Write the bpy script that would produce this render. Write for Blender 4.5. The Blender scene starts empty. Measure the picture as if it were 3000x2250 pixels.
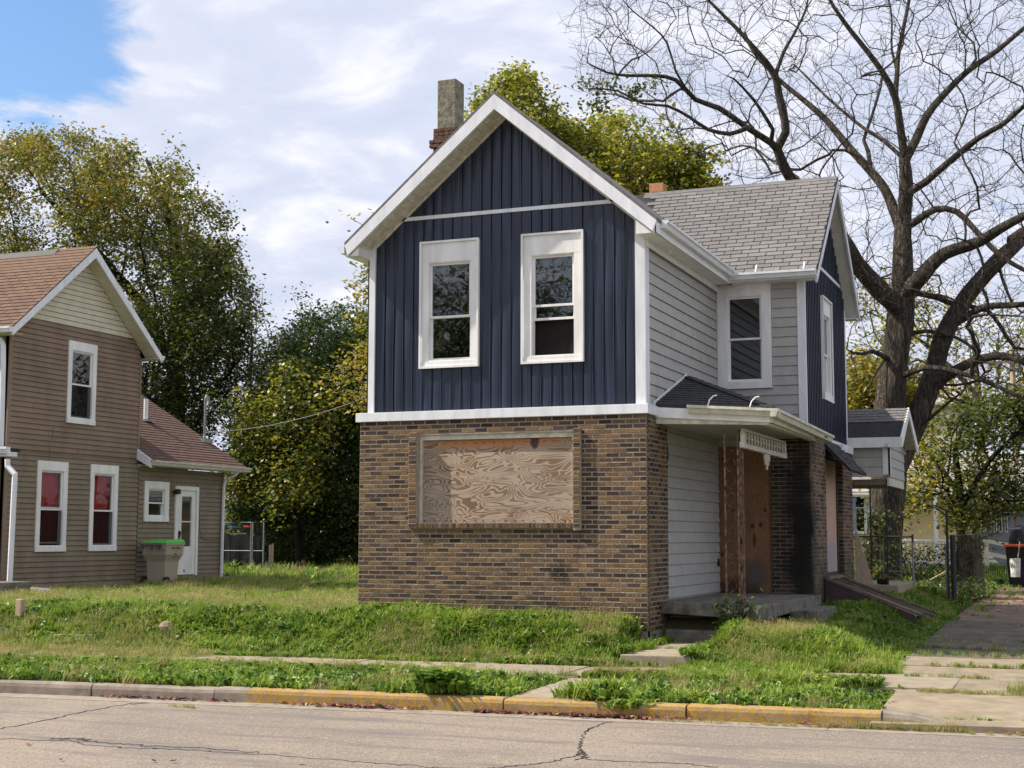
import bpy, math, random
import numpy as np
from mathutils import Vector, Matrix

D = bpy.data
SC = bpy.context.scene
COL = SC.collection
RNG = np.random.default_rng(7)
random.seed(7)
PI = math.pi

# ------------------------------------------------------------------ camera
YAW, PITCH, ROLL, FPX = math.radians(-21.909), math.radians(6.050), math.radians(0.125), 4204.4
CAM = np.array([5.774, -19.436, 1.044])

def cam_axes():
    cy, sy, cp, sp = math.cos(YAW), math.sin(YAW), math.cos(PITCH), math.sin(PITCH)
    f = np.array([sy*cp, cy*cp, sp]); r = np.array([cy, -sy, 0.]); u = np.cross(r, f)
    c, s = math.cos(ROLL), math.sin(ROLL)
    return np.array([c*r+s*u, -s*r+c*u, f])
AX = cam_axes()
def ray(x, y): return AX.T @ np.array([(x-1500)/FPX, -(y-1125)/FPX, 1.])
def onX(x, y, X): r = ray(x, y); return CAM + r*((X-CAM[0])/r[0])
def onY(x, y, Y): r = ray(x, y); return CAM + r*((Y-CAM[1])/r[1])
def onZ(x, y, Z): r = ray(x, y); return CAM + r*((Z-CAM[2])/r[2])

cd = D.cameras.new('camera'); cam = D.objects.new('camera', cd); COL.objects.link(cam)
cd.sensor_fit = 'HORIZONTAL'; cd.sensor_width = 36.0; cd.lens = 36.0*FPX/3000
cd.clip_start = 0.1; cd.clip_end = 3000
M = Matrix(((AX[0][0], AX[1][0], -AX[2][0], CAM[0]), (AX[0][1], AX[1][1], -AX[2][1], CAM[1]),
            (AX[0][2], AX[1][2], -AX[2][2], CAM[2]), (0, 0, 0, 1)))
cam.matrix_world = M
SC.camera = cam

# ------------------------------------------------------------------ light
SUN = np.array([1.0, 0.31, -1.10])            # the way the sunlight travels
SUN = SUN/np.linalg.norm(SUN)
sl = D.lights.new('sun', 'SUN'); sl.energy = 5.0; sl.angle = math.radians(0.55); sl.color = (1.0, 0.92, 0.79)
so = D.objects.new('sun', sl); COL.objects.link(so)
so.rotation_euler = Vector(SUN).to_track_quat('-Z', 'Y').to_euler(); so.location = (-30, -8, 34)
ELEV = math.asin(-SUN[2]); AZ = math.atan2(-SUN[0], -SUN[1])

W = D.worlds.new('World'); SC.world = W; W.use_nodes = True
nt = W.node_tree; nt.nodes.clear()
def N(t, typ, **kw):
    n = t.nodes.new(typ)
    for k, v in kw.items():
        if k == 'inp':
            for kk, vv in v.items(): n.inputs[kk].default_value = vv
        else: setattr(n, k, v)
    return n
def L(t, a, b): t.links.new(a, b)
out = N(nt, 'ShaderNodeOutputWorld'); bg = N(nt, 'ShaderNodeBackground', inp={'Strength': 0.080})
sky = N(nt, 'ShaderNodeTexSky', sky_type='NISHITA', sun_disc=False, sun_elevation=ELEV, sun_rotation=AZ,
        air_density=1.0, dust_density=1.0, ozone_density=1.5)
tc = N(nt, 'ShaderNodeTexCoord')
# cloud deck: direction projected on a flat layer
sep = N(nt, 'ShaderNodeSeparateXYZ'); L(nt, tc.outputs['Generated'], sep.inputs[0])
def mth(t, op, a=None, b=None, c=None, clamp=False):
    n = N(t, 'ShaderNodeMath', operation=op, use_clamp=clamp)
    for i, v in enumerate((a, b, c)):
        if v is None: continue
        if isinstance(v, (int, float)): n.inputs[i].default_value = v
        else: L(t, v, n.inputs[i])
    return n.outputs[0]
zc = mth(nt, 'ADD', mth(nt, 'MAXIMUM', sep.outputs[2], 0.0), 0.22)
cx = mth(nt, 'DIVIDE', sep.outputs[0], zc); cyy = mth(nt, 'DIVIDE', sep.outputs[1], zc)
comb = N(nt, 'ShaderNodeCombineXYZ'); L(nt, cx, comb.inputs[0]); L(nt, cyy, comb.inputs[1])
n1 = N(nt, 'ShaderNodeTexNoise', inp={'Scale': 2.6, 'Detail': 10.0, 'Roughness': 0.62, 'Distortion': 0.5}); L(nt, comb.outputs[0], n1.inputs['Vector'])
mp = N(nt, 'ShaderNodeMapping', inp={'Scale': (2.2, 2.8, 1), 'Location': (3.3, 1.2, 0), 'Rotation': (0, 0, 0.25)}); L(nt, comb.outputs[0], mp.inputs[0])
n2 = N(nt, 'ShaderNodeTexNoise', inp={'Scale': 2.3, 'Detail': 9.0, 'Roughness': 0.56, 'Distortion': 0.35}); L(nt, mp.outputs[0], n2.inputs['Vector'])
# a clear hole in the cloud deck towards the upper left of the view
hd = ray(90, 70); hd = hd/np.linalg.norm(hd)
dt = N(nt, 'ShaderNodeVectorMath', operation='DOT_PRODUCT'); L(nt, tc.outputs['Generated'], dt.inputs[0]); dt.inputs[1].default_value = tuple(hd)
hole = N(nt, 'ShaderNodeMapRange', inp={'From Min': 0.9955, 'From Max': 0.9999, 'To Min': 0.0, 'To Max': 0.33}); L(nt, dt.outputs['Value'], hole.inputs[0])
cov = mth(nt, 'SUBTRACT', n1.outputs['Fac'], hole.outputs[0])
cr = N(nt, 'ShaderNodeMapRange', interpolation_type='SMOOTHSTEP', inp={'From Min': 0.19, 'From Max': 0.35, 'To Min': 0.0, 'To Max': 1.0}); L(nt, cov, cr.inputs[0])
ramp = N(nt, 'ShaderNodeValToRGB'); L(nt, n2.outputs['Fac'], ramp.inputs[0])
e = ramp.color_ramp.elements
e[0].position = 0.32; e[0].color = (5.9, 6.5, 8.1, 1)
e[1].position = 0.68; e[1].color = (8.9, 9.0, 9.7, 1)
m_ = ramp.color_ramp.elements.new(0.50); m_.color = (6.7, 7.1, 8.5, 1)
mixc = N(nt, 'ShaderNodeMix', data_type='RGBA'); L(nt, cr.outputs[0], mixc.inputs[0])
skm = N(nt, 'ShaderNodeMix', data_type='RGBA', blend_type='MULTIPLY', inp={0: 1.0}); L(nt, sky.outputs[0], skm.inputs[6]); skm.inputs[7].default_value = (1.15, 1.4, 1.6, 1)
L(nt, skm.outputs[2], mixc.inputs[6]); L(nt, ramp.outputs[0], mixc.inputs[7])
L(nt, mixc.outputs[2], bg.inputs[0]); L(nt, bg.outputs[0], out.inputs[0])

vs = SC.view_settings
vs.view_transform = 'Standard'; vs.look = 'None'; vs.exposure = 0.50; vs.gamma = 1.0; vs.use_curve_mapping = False
SC.cycles.max_bounces = 6; SC.cycles.transparent_max_bounces = 12

# ------------------------------------------------------------------ materials
MAT = {}
def mat(name, col, rough=0.75, var=0.12, scale=6.0, col2=None, bump=0.0, bscale=60.0, metal=0.0, spec=0.35, stretch=(1, 1, 1), rnd=0.0, attr=None, detail=6):
    """base colour broken up by noise between col and col2; rnd = change of value from object to object"""
    m = D.materials.new(name); m.use_nodes = True; t = m.node_tree; b = t.nodes['Principled BSDF']
    tcn = N(t, 'ShaderNodeNewGeometry'); mpn = N(t, 'ShaderNodeMapping', inp={'Scale': stretch}); L(t, tcn.outputs['Position'], mpn.inputs[0])
    nz = N(t, 'ShaderNodeTexNoise', inp={'Scale': scale, 'Detail': detail, 'Roughness': 0.6}); L(t, mpn.outputs[0], nz.inputs['Vector'])
    if col2 is None: col2 = tuple(max(0, c*(1-2.2*var)) for c in col); col = tuple(min(1, c*(1+var)) for c in col)
    mx = N(t, 'ShaderNodeMix', data_type='RGBA'); mr = N(t, 'ShaderNodeMapRange', inp={'From Min': 0.3, 'From Max': 0.7}); L(t, nz.outputs['Fac'], mr.inputs[0])
    L(t, mr.outputs[0], mx.inputs[0]); mx.inputs[6].default_value = (*col2, 1); mx.inputs[7].default_value = (*col, 1)
    o = mx.outputs[2]
    if rnd > 0 or attr:
        if attr: a = N(t, 'ShaderNodeAttribute', attribute_name=attr).outputs['Fac']
        else: a = N(t, 'ShaderNodeObjectInfo').outputs['Random']
        mr2 = N(t, 'ShaderNodeMapRange', inp={'To Min': 1-rnd, 'To Max': 1+rnd}); L(t, a, mr2.inputs[0])
        vm = N(t, 'ShaderNodeVectorMath', operation='SCALE'); L(t, o, vm.inputs[0]); L(t, mr2.outputs[0], vm.inputs['Scale']); o = vm.outputs[0]
    L(t, o, b.inputs['Base Color'])
    b.inputs['Roughness'].default_value = rough; b.inputs['Metallic'].default_value = metal; b.inputs['Specular IOR Level'].default_value = spec
    if bump:
        nb = N(t, 'ShaderNodeTexNoise', inp={'Scale': bscale, 'Detail': 5, 'Roughness': 0.6}); L(t, mpn.outputs[0], nb.inputs['Vector'])
        bp = N(t, 'ShaderNodeBump', inp={'Strength': min(1, bump), 'Distance': 0.01}); L(t, nb.outputs['Fac'], bp.inputs['Height']); L(t, bp.outputs[0], b.inputs['Normal'])
    MAT[name] = m
    m['b'] = 1
    return m

def ramp_mat(name, stops, rough=0.8, attr=None, noise=3.0, bump=0.3, bscale=90, dirt=None, rnd_noise=0.35, spec=0.3, stain=None):
    """colour picked from a ramp by object (or by the attribute), grained by noise"""
    m = D.materials.new(name); m.use_nodes = True; t = m.node_tree; b = t.nodes['Principled BSDF']
    a = N(t, 'ShaderNodeAttribute', attribute_name=attr).outputs['Fac'] if attr else N(t, 'ShaderNodeObjectInfo').outputs['Random']
    g = N(t, 'ShaderNodeNewGeometry')
    nz = N(t, 'ShaderNodeTexNoise', inp={'Scale': noise, 'Detail': 6, 'Roughness': 0.65}); L(t, g.outputs['Position'], nz.inputs['Vector'])
    s = mth(t, 'MULTIPLY_ADD', mth(t, 'SUBTRACT', nz.outputs['Fac'], 0.5), rnd_noise, a)
    r = N(t, 'ShaderNodeValToRGB'); L(t, s, r.inputs[0]); el = r.color_ramp.elements
    for i, (p, c) in enumerate(stops):
        x = el[i] if i < 2 else el.new(p)
        x.position = p; x.color = (*c, 1)
    o = r.outputs[0]
    if stain:      # dark soot / damp patches with a shape of their own: (scale, threshold lo, hi, colour, centre, radius)
        for sc_, lo, hi, colr, cen, rad in stain:
            ns = N(t, 'ShaderNodeTexNoise', inp={'Scale': sc_, 'Detail': 5, 'Roughness': 0.6}); L(t, g.outputs['Position'], ns.inputs['Vector'])
            dv = N(t, 'ShaderNodeVectorMath', operation='SUBTRACT'); L(t, g.outputs['Position'], dv.inputs[0]); dv.inputs[1].default_value = cen
            sv = N(t, 'ShaderNodeVectorMath', operation='DIVIDE'); L(t, dv.outputs[0], sv.inputs[0]); sv.inputs[1].default_value = rad
            ln = N(t, 'ShaderNodeVectorMath', operation='LENGTH'); L(t, sv.outputs[0], ln.inputs[0])
            f = mth(t, 'ADD', mth(t, 'SUBTRACT', 1.0, ln.outputs['Value']), mth(t, 'MULTIPLY', mth(t, 'SUBTRACT', ns.outputs['Fac'], 0.5), 1.6))
            mrr = N(t, 'ShaderNodeMapRange', interpolation_type='SMOOTHSTEP', inp={'From Min': lo, 'From Max': hi}); L(t, f, mrr.inputs[0])
            mm = N(t, 'ShaderNodeMix', data_type='RGBA'); L(t, mrr.outputs[0], mm.inputs[0]); L(t, o, mm.inputs[6]); mm.inputs[7].default_value = (*colr, 1); o = mm.outputs[2]
    L(t, o, b.inputs['Base Color']); b.inputs['Roughness'].default_value = rough; b.inputs['Specular IOR Level'].default_value = spec
    if bump:
        nb = N(t, 'ShaderNodeTexNoise', inp={'Scale': bscale, 'Detail': 4}); L(t, g.outputs['Position'], nb.inputs['Vector'])
        bp = N(t, 'ShaderNodeBump', inp={'Strength': bump, 'Distance': 0.01}); L(t, nb.outputs['Fac'], bp.inputs['Height']); L(t, bp.outputs[0], b.inputs['Normal'])
    MAT[name] = m
    return m

mat('white_paint', (0.80, 0.80, 0.79), 0.45, 0.07, 3, stretch=(2, 2, .5), bump=0.05, bscale=8, spec=0.4)
mat('white_aluminium', (0.74, 0.76, 0.80), 0.38, 0.07, 3.5, stretch=(2, 2, .6), spec=0.5, bump=0.06, bscale=5)
mat('old_white', (0.62, 0.59, 0.50), 0.7, 0.15, 9, bump=0.3, bscale=50)
mat('grey_siding', (0.41, 0.40, 0.375), 0.55, 0.06, 5, bump=0.12, bscale=180, rnd=0.03)
mat('blue_siding', (0.019, 0.028, 0.054), 0.34, 0.18, 2.2, stretch=(3, 3, .45), bump=0.10, bscale=140, spec=0.5, rnd=0.12)
mat('brick_edge', (0.30, 0.225, 0.145), 0.9, 0.22, 30, bump=0.5, bscale=90)
mat('mortar', (0.40, 0.34, 0.27), 0.9, 0.18, 25, bump=0.5, bscale=120)
mat('shingle_grey', (0.19, 0.18, 0.178), 0.9, 0.12, 30, bump=0.5, bscale=250, rnd=0.16)
mat('shingle_grey_sheet', (0.17, 0.162, 0.16), 0.9, 0.2, 12, bump=0.5, bscale=200)
mat('roof_felt', (0.028, 0.028, 0.032), 0.85, 0.3, 9, bump=0.4, bscale=60)
mat('shingle_black', (0.05, 0.05, 0.053), 0.9, 0.25, 16, bump=0.5, bscale=200)
mat('brown_siding', (0.235, 0.165, 0.120), 0.6, 0.12, 2.0, stretch=(1, 1, .5), bump=0.15, bscale=150, rnd=0.05)
mat('khaki_siding', (0.225, 0.18, 0.127), 0.6, 0.12, 2.0, stretch=(1, 1, .5), bump=0.15, bscale=150, rnd=0.04)
mat('cream_siding', (0.60, 0.56, 0.43), 0.6, 0.07, 4, bump=0.1, bscale=120, rnd=0.02)
mat('shingle_brown', (0.160, 0.095, 0.064), 0.9, 0.14, 22, bump=0.5, bscale=220, rnd=0.14)
mat('shingle_brown_sheet', (0.13, 0.075, 0.058), 0.9, 0.22, 9, bump=0.5, bscale=180)
mat('galvanised', (0.30, 0.30, 0.30), 0.5, 0.15, 12, metal=0.3)
mat('rust', (0.21, 0.13, 0.085), 0.85, 0.5, 14, bump=0.4, bscale=90)
mat('black_metal', (0.035, 0.033, 0.033), 0.6, 0.3, 15)
mat('brown_metal', (0.060, 0.035, 0.035), 0.5, 0.2, 8, bump=0.1)
mat('tan_metal', (0.15, 0.115, 0.085), 0.7, 0.25, 8, stretch=(1, 1, 1))
mat('raw_wood', (0.48, 0.36, 0.25), 0.85, 0.2, 10, stretch=(6, 6, 0.6), bump=0.3)
mat('weathered_wood', (0.22, 0.18, 0.14), 0.9, 0.25, 12, stretch=(6, 6, 0.7), bump=0.4)
mat('concrete', (0.30, 0.25, 0.185), 0.9, 0.12, 7, bump=0.35, bscale=70, rnd=0.07)
mat('dark_concrete', (0.17, 0.155, 0.13), 0.92, 0.28, 6, bump=0.5, bscale=50)
mat('interior_dark', (0.012, 0.010, 0.009), 0.9, 0.3, 5)
mat('interior_stud', (0.055, 0.035, 0.022), 0.9, 0.2, 8)
mat('red_curtain', (0.50, 0.030, 0.018), 0.8, 0.3, 7, stretch=(1, 6, .4))
mat('paper_patch', (0.55, 0.45, 0.28), 0.8, 0.1, 20)
mat('bin_tan', (0.40, 0.335, 0.255), 0.5, 0.04, 20, spec=0.4)
mat('bin_grey', (0.20, 0.19, 0.17), 0.55, 0.05, 20)
mat('bin_green', (0.07, 0.50, 0.045), 0.4, 0.05, 10)
mat('rubber', (0.02, 0.02, 0.02), 0.7, 0.2, 20)
mat('print_black', (0.02, 0.018, 0.015), 0.7, 0.05, 20)
mat('tarp', (0.018, 0.02, 0.022), 0.55, 0.4, 3, bump=0.6, bscale=4)
mat('orange_plastic', (0.75, 0.11, 0.03), 0.4, 0.05, 8)
mat('red_plastic', (0.65, 0.05, 0.03), 0.4, 0.05, 8)
mat('blue_plastic', (0.06, 0.18, 0.42), 0.4, 0.05, 8)
mat('bucket_grey', (0.68, 0.70, 0.66), 0.5, 0.2, 9)
mat('black_plastic', (0.012, 0.012, 0.013), 0.45, 0.2, 10)
mat('yellow_siding', (0.60, 0.46, 0.22), 0.7, 0.05, 4, rnd=0.03)
mat('pale_roof', (0.34, 0.31, 0.29), 0.9, 0.12, 8)
mat('grey_house', (0.26, 0.28, 0.31), 0.7, 0.07, 4)
mat('pink_brick', (0.15, 0.075, 0.055), 0.9, 0.35, 14, bump=0.6, bscale=80)
mat('flue_tile', (0.52, 0.25, 0.13), 0.85, 0.1, 18, bump=0.3)
mat('chimney_stucco', (0.23, 0.215, 0.16), 0.95, 0.3, 11, bump=1.0, bscale=26)
mat('crack_fill', (0.065, 0.060, 0.058), 0.8, 0.4, 20)
mat('soil', (0.10, 0.075, 0.05), 0.95, 0.3, 10, bump=0.5, bscale=40)
mat('ivy_stump', (0.10, 0.08, 0.06), 0.95, 0.4, 9, stretch=(4, 4, .6), bump=0.9, bscale=20)
mat('fence_vinyl', (0.70, 0.66, 0.52), 0.6, 0.08, 6)
mat('flower_yellow', (0.62, 0.66, 0.05), 0.6, 0.2, 20)
mat('plaster_white', (0.7, 0.7, 0.68), 0.7, 0.1, 10)

# bricks: tan, brown, purple-brown and near-black, picked brick by brick
BR = [(0.0, (0.026, 0.021, 0.022)), (0.14, (0.050, 0.034, 0.031)), (0.36, (0.078, 0.052, 0.044)), (0.54, (0.128, 0.078, 0.045)), (0.74, (0.200, 0.120, 0.056)), (0.88, (0.082, 0.054, 0.046)), (1.0, (0.23, 0.150, 0.085))]
soot = [(2.0, 0.0, 1.2, (0.035, 0.033, 0.022), (-2.3, 0.0, -.12), (4.5, 0.5, 0.38)), (3.0, 0.15, 0.75, (0.012, 0.011, 0.010), (-1.30, 0.0, 0.52), (0.35, 0.5, 0.22)),
        (1.6, 0.0, 0.7, (0.012, 0.012, 0.010), (1.36, 4.4, 1.0), (0.36, 0.5, 2.1)), (1.3, 0.0, .9, (0.05, .055, .03), (1.5, 6.5, .2), (.5, 3.5, .8))]
ramp_mat('brick', BR, 0.85, noise=40, bump=0.9, bscale=55, rnd_noise=0.55, stain=soot)
ramp_mat('brick_joined', BR, 0.85, attr='tone', noise=40, bump=0.9, bscale=55, rnd_noise=0.55, stain=soot)
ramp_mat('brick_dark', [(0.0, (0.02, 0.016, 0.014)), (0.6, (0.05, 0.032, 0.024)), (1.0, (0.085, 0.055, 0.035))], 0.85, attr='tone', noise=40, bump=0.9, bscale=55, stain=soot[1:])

ramp_mat('mortar_sooty', [(0.0, (.20, .175, .13)), (1.0, (.36, .31, .235))], .9, noise=20, bump=.4, stain=soot[2:])
ramp_mat('mortar_front', [(0.0, (.30, .255, .20)), (1.0, (.42, .36, .28))], .9, noise=14, bump=.4, stain=soot[:2])
def plywood(name, c0, c1, c2, sc=(1, 1, 1), weather=0.5, soot_=None, wscale=5.0):
    m = D.materials.new(name); m.use_nodes = True; t = m.node_tree; b = t.nodes['Principled BSDF']
    g = N(t, 'ShaderNodeNewGeometry'); mp_ = N(t, 'ShaderNodeMapping', inp={'Scale': sc}); L(t, g.outputs['Position'], mp_.inputs[0])
    nn = N(t, 'ShaderNodeTexNoise', inp={'Scale': 1.5, 'Detail': 1.8, 'Roughness': 0.4, 'Distortion': 0.9}); L(t, mp_.outputs[0], nn.inputs['Vector'])
    # contour rings of a smooth noise field read as rotary-cut grain
    rr = mth(t, 'FRACT', mth(t, 'MULTIPLY', nn.outputs['Fac'], 21.0*wscale/5))
    tri = mth(t, 'ABSOLUTE', mth(t, 'SUBTRACT', rr, 0.5))
    n3 = N(t, 'ShaderNodeTexNoise', inp={'Scale': 2.2, 'Detail': 4, 'Roughness': 0.6}); L(t, mp_.outputs[0], n3.inputs['Vector'])
    th = mth(t, 'MULTIPLY_ADD', mth(t, 'SUBTRACT', n3.outputs['Fac'], 0.5), 1.1, 0.19)
    ed = mth(t, 'SUBTRACT', tri, th)
    mr = N(t, 'ShaderNodeMapRange', interpolation_type='SMOOTHSTEP', inp={'From Min': -0.07, 'From Max': 0.10}); L(t, ed, mr.inputs[0])
    mx = N(t, 'ShaderNodeMix', data_type='RGBA'); L(t, mr.outputs[0], mx.inputs[0]); mx.inputs[6].default_value = (*c1, 1); mx.inputs[7].default_value = (*c0, 1)
    n4 = N(t, 'ShaderNodeTexNoise', inp={'Scale': 0.8, 'Detail': 5}); L(t, g.outputs['Position'], n4.inputs['Vector'])
    mr4 = N(t, 'ShaderNodeMapRange', inp={'From Min': 0.42, 'From Max': 0.62, 'To Max': weather}); L(t, n4.outputs['Fac'], mr4.inputs[0])
    m2 = N(t, 'ShaderNodeMix', data_type='RGBA'); L(t, mr4.outputs[0], m2.inputs[0]); L(t, mx.outputs[2], m2.inputs[6]); m2.inputs[7].default_value = (*c2, 1)
    o = m2.outputs[2]
    for cen, rad, colr in (soot_ or []):
        dv = N(t, 'ShaderNodeVectorMath', operation='SUBTRACT'); L(t, g.outputs['Position'], dv.inputs[0]); dv.inputs[1].default_value = cen
        sv = N(t, 'ShaderNodeVectorMath', operation='DIVIDE'); L(t, dv.outputs[0], sv.inputs[0]); sv.inputs[1].default_value = rad
        ln = N(t, 'ShaderNodeVectorMath', operation='LENGTH'); L(t, sv.outputs[0], ln.inputs[0])
        ns = N(t, 'ShaderNodeTexNoise', inp={'Scale': 9, 'Detail': 4}); L(t, g.outputs['Position'], ns.inputs['Vector'])
        f = mth(t, 'ADD', mth(t, 'SUBTRACT', 1.0, ln.outputs['Value']), mth(t, 'MULTIPLY', mth(t, 'SUBTRACT', ns.outputs['Fac'], 0.5), 0.8))
        mrr = N(t, 'ShaderNodeMapRange', interpolation_type='SMOOTHSTEP', inp={'From Min': 0.0, 'From Max': 0.45, 'To Max': 0.9}); L(t, f, mrr.inputs[0])
        mm = N(t, 'ShaderNodeMix', data_type='RGBA'); L(t, mrr.outputs[0], mm.inputs[0]); L(t, o, mm.inputs[6]); mm.inputs[7].default_value = (*colr, 1); o = mm.outputs[2]
    L(t, o, b.inputs['Base Color']); b.inputs['Roughness'].default_value = 0.85
    MAT[name] = m
plywood('plywood_pale', (0.37, 0.295, 0.22), (0.17, 0.095, 0.050), (0.36, 0.32, 0.28), (0.80, 1, 2.3), 0.35,
        [((-2.35, 0.1, 2.5), (1.5, 0.3, 0.22), (0.42, 0.19, 0.08)), ((-1.72, 0.1, 2.42), (0.09, 0.3, 0.14), (0.04, 0.025, 0.02))])
plywood('plywood_orange', (0.235, 0.120, 0.055), (0.17, 0.080, 0.038), (0.175, 0.095, 0.05), (2.0, 1, .8), 0.5,
        [((0.57, 4.4, 0.42), (0.26, 0.4, 0.36), (0.09, 0.075, 0.065)), ((0.2, 4.4, 0.1), (0.6, 0.4, 0.3), (0.05, 0.03, 0.02)),
         ((0.0, 4.4, 0.75), (0.04, .2, .04), (.02, .012, .01)), ((0.52, 4.4, 1.22), (0.035, .2, .05), (.015, .01, .01)), ((0.66, 4.4, 1.24), (0.035, .2, .05), (.015, .01, .01)), ((0.55, 4.4, 1.0), (0.03, .2, .14), (.03, .015, .01)),
         ((0.74, 4.4, 1.48), (0.035, .2, .04), (.015, .01, .01)), ((0.2, 4.4, 1.48), (0.035, .2, .04), (.015, .01, .01)), ((0.06, 4.4, 1.5), (0.03, .2, .04), (.015, .01, .01)), ((0.03, 4.4, 2.35), (0.035, .2, .035), (.015, .01, .01)), ((-0.07, 4.4, 2.37), (0.03, .2, .035), (.015, .01, .01))])
plywood('plywood_grey', (0.50, 0.33, 0.24), (0.44, 0.27, 0.19), (0.40, 0.25, 0.15), (3, 3, 3), 0.3,
        [((1.5, 6.5, 0.55), (0.6, 1.2, 0.55), (0.33, 0.29, 0.29))])

def glass(name, ior=1.6, clear=.6, bump=.05):
    m = D.materials.new(name); m.use_nodes = True; t = m.node_tree; t.nodes.clear()
    o = N(t, 'ShaderNodeOutputMaterial'); gl = N(t, 'ShaderNodeBsdfGlossy', inp={'Color': (0.9, 0.95, 1, 1), 'Roughness': 0.015}); tr = N(t, 'ShaderNodeBsdfTransparent', inp={'Color': (clear, clear, clear, 1)})
    fr = N(t, 'ShaderNodeFresnel', inp={'IOR': ior}); mr = N(t, 'ShaderNodeMapRange', inp={'To Min': 0.05 if ior > 1.4 else 0.0, 'To Max': 1.0}); L(t, fr.outputs[0], mr.inputs[0])
    g = N(t, 'ShaderNodeNewGeometry'); nz = N(t, 'ShaderNodeTexNoise', inp={'Scale': 2.2, 'Detail': 2}); L(t, g.outputs['Position'], nz.inputs['Vector'])
    bp = N(t, 'ShaderNodeBump', inp={'Strength': bump, 'Distance': 0.02}); L(t, nz.outputs['Fac'], bp.inputs['Height']); L(t, bp.outputs[0], gl.inputs['Normal'])
    mx = N(t, 'ShaderNodeMixShader'); L(t, mr.outputs[0], mx.inputs[0]); L(t, tr.outputs[0], mx.inputs[1]); L(t, gl.outputs[0], mx.inputs[2]); L(t, mx.outputs[0], o.inputs[0])
    MAT[name] = m
glass('window_glass')
glass('thin_glass', 1.16, .92, .03)

def screen_mat():
    m = D.materials.new('insect_screen'); m.use_nodes = True; t = m.node_tree; t.nodes.clear()
    o = N(t, 'ShaderNodeOutputMaterial'); d = N(t, 'ShaderNodeBsdfDiffuse', inp={'Color': (.02, .02, .022, 1)}); tr = N(t, 'ShaderNodeBsdfTransparent'); mx = N(t, 'ShaderNodeMixShader', inp={0: .40}); L(t, tr.outputs[0], mx.inputs[1]); L(t, d.outputs[0], mx.inputs[2]); L(t, mx.outputs[0], o.inputs[0]); MAT['insect_screen'] = m
screen_mat()
def leaf_mat(name, stops, trans=0.35, noise=0.35, nscale=0.5):
    m = D.materials.new(name); m.use_nodes = True; t = m.node_tree; t.nodes.clear()
    o = N(t, 'ShaderNodeOutputMaterial'); a = N(t, 'ShaderNodeAttribute', attribute_name='tone')
    g = N(t, 'ShaderNodeNewGeometry'); nz = N(t, 'ShaderNodeTexNoise', inp={'Scale': nscale, 'Detail': 3}); L(t, g.outputs['Position'], nz.inputs['Vector'])
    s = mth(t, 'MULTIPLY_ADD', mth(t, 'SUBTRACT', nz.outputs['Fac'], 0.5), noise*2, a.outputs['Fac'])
    r = N(t, 'ShaderNodeValToRGB'); L(t, s, r.inputs[0]); el = r.color_ramp.elements
    for i, (p, c) in enumerate(stops):
        x = el[i] if i < 2 else el.new(p)
        x.position = p; x.color = (*c, 1)
    d = N(t, 'ShaderNodeBsdfPrincipled', inp={'Roughness': 0.42, 'Specular IOR Level': 0.45}); L(t, r.outputs[0], d.inputs['Base Color'])
    tl = N(t, 'ShaderNodeBsdfTranslucent'); vm = N(t, 'ShaderNodeMix', data_type='RGBA', blend_type='MULTIPLY', inp={0: 1.0}); L(t, r.outputs[0], vm.inputs[6]); vm.inputs[7].default_value = (1.5, 1.6, 0.7, 1)
    L(t, vm.outputs[2], tl.inputs[0])
    mx = N(t, 'ShaderNodeMixShader', inp={0: trans}); L(t, d.outputs[0], mx.inputs[1]); L(t, tl.outputs[0], mx.inputs[2]); L(t, mx.outputs[0], o.inputs[0])
    MAT[name] = m
leaf_mat('leaf_autumn', [(0.0, (0.028, 0.042, 0.016)), (0.35, (0.075, 0.095, 0.024)), (0.62, (0.165, 0.165, 0.038)), (0.85, (0.27, 0.19, 0.05)), (1.0, (0.32, 0.15, 0.05))])
leaf_mat('leaf_dark', [(0.0, (0.026, 0.044, 0.014)), (0.4, (0.060, 0.092, 0.026)), (0.7, (0.14, 0.165, 0.035)), (1.0, (0.34, 0.27, 0.05))])
leaf_mat('leaf_lime', [(0.0, (0.03, 0.048, 0.016)), (0.4, (0.075, 0.105, 0.028)), (0.7, (0.19, 0.195, 0.035)), (1.0, (0.45, 0.31, 0.05))])
leaf_mat('leaf_yellowgreen', [(0.0, (0.06, 0.08, 0.02)), (0.35, (0.15, 0.18, 0.035)), (0.65, (0.34, 0.30, 0.045)), (1.0, (0.58, 0.33, 0.07))])
leaf_mat('leaf_gold', [(0.0, (0.10, 0.12, 0.03)), (0.5, (0.34, 0.26, 0.05)), (1.0, (0.52, 0.27, 0.07))])
leaf_mat('leaf_litter', [(0.0, (0.09, 0.035, 0.045)), (0.5, (0.22, 0.07, 0.085)), (0.8, (0.30, 0.13, 0.08)), (1.0, (0.45, 0.30, 0.10))], trans=0.1)

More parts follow.
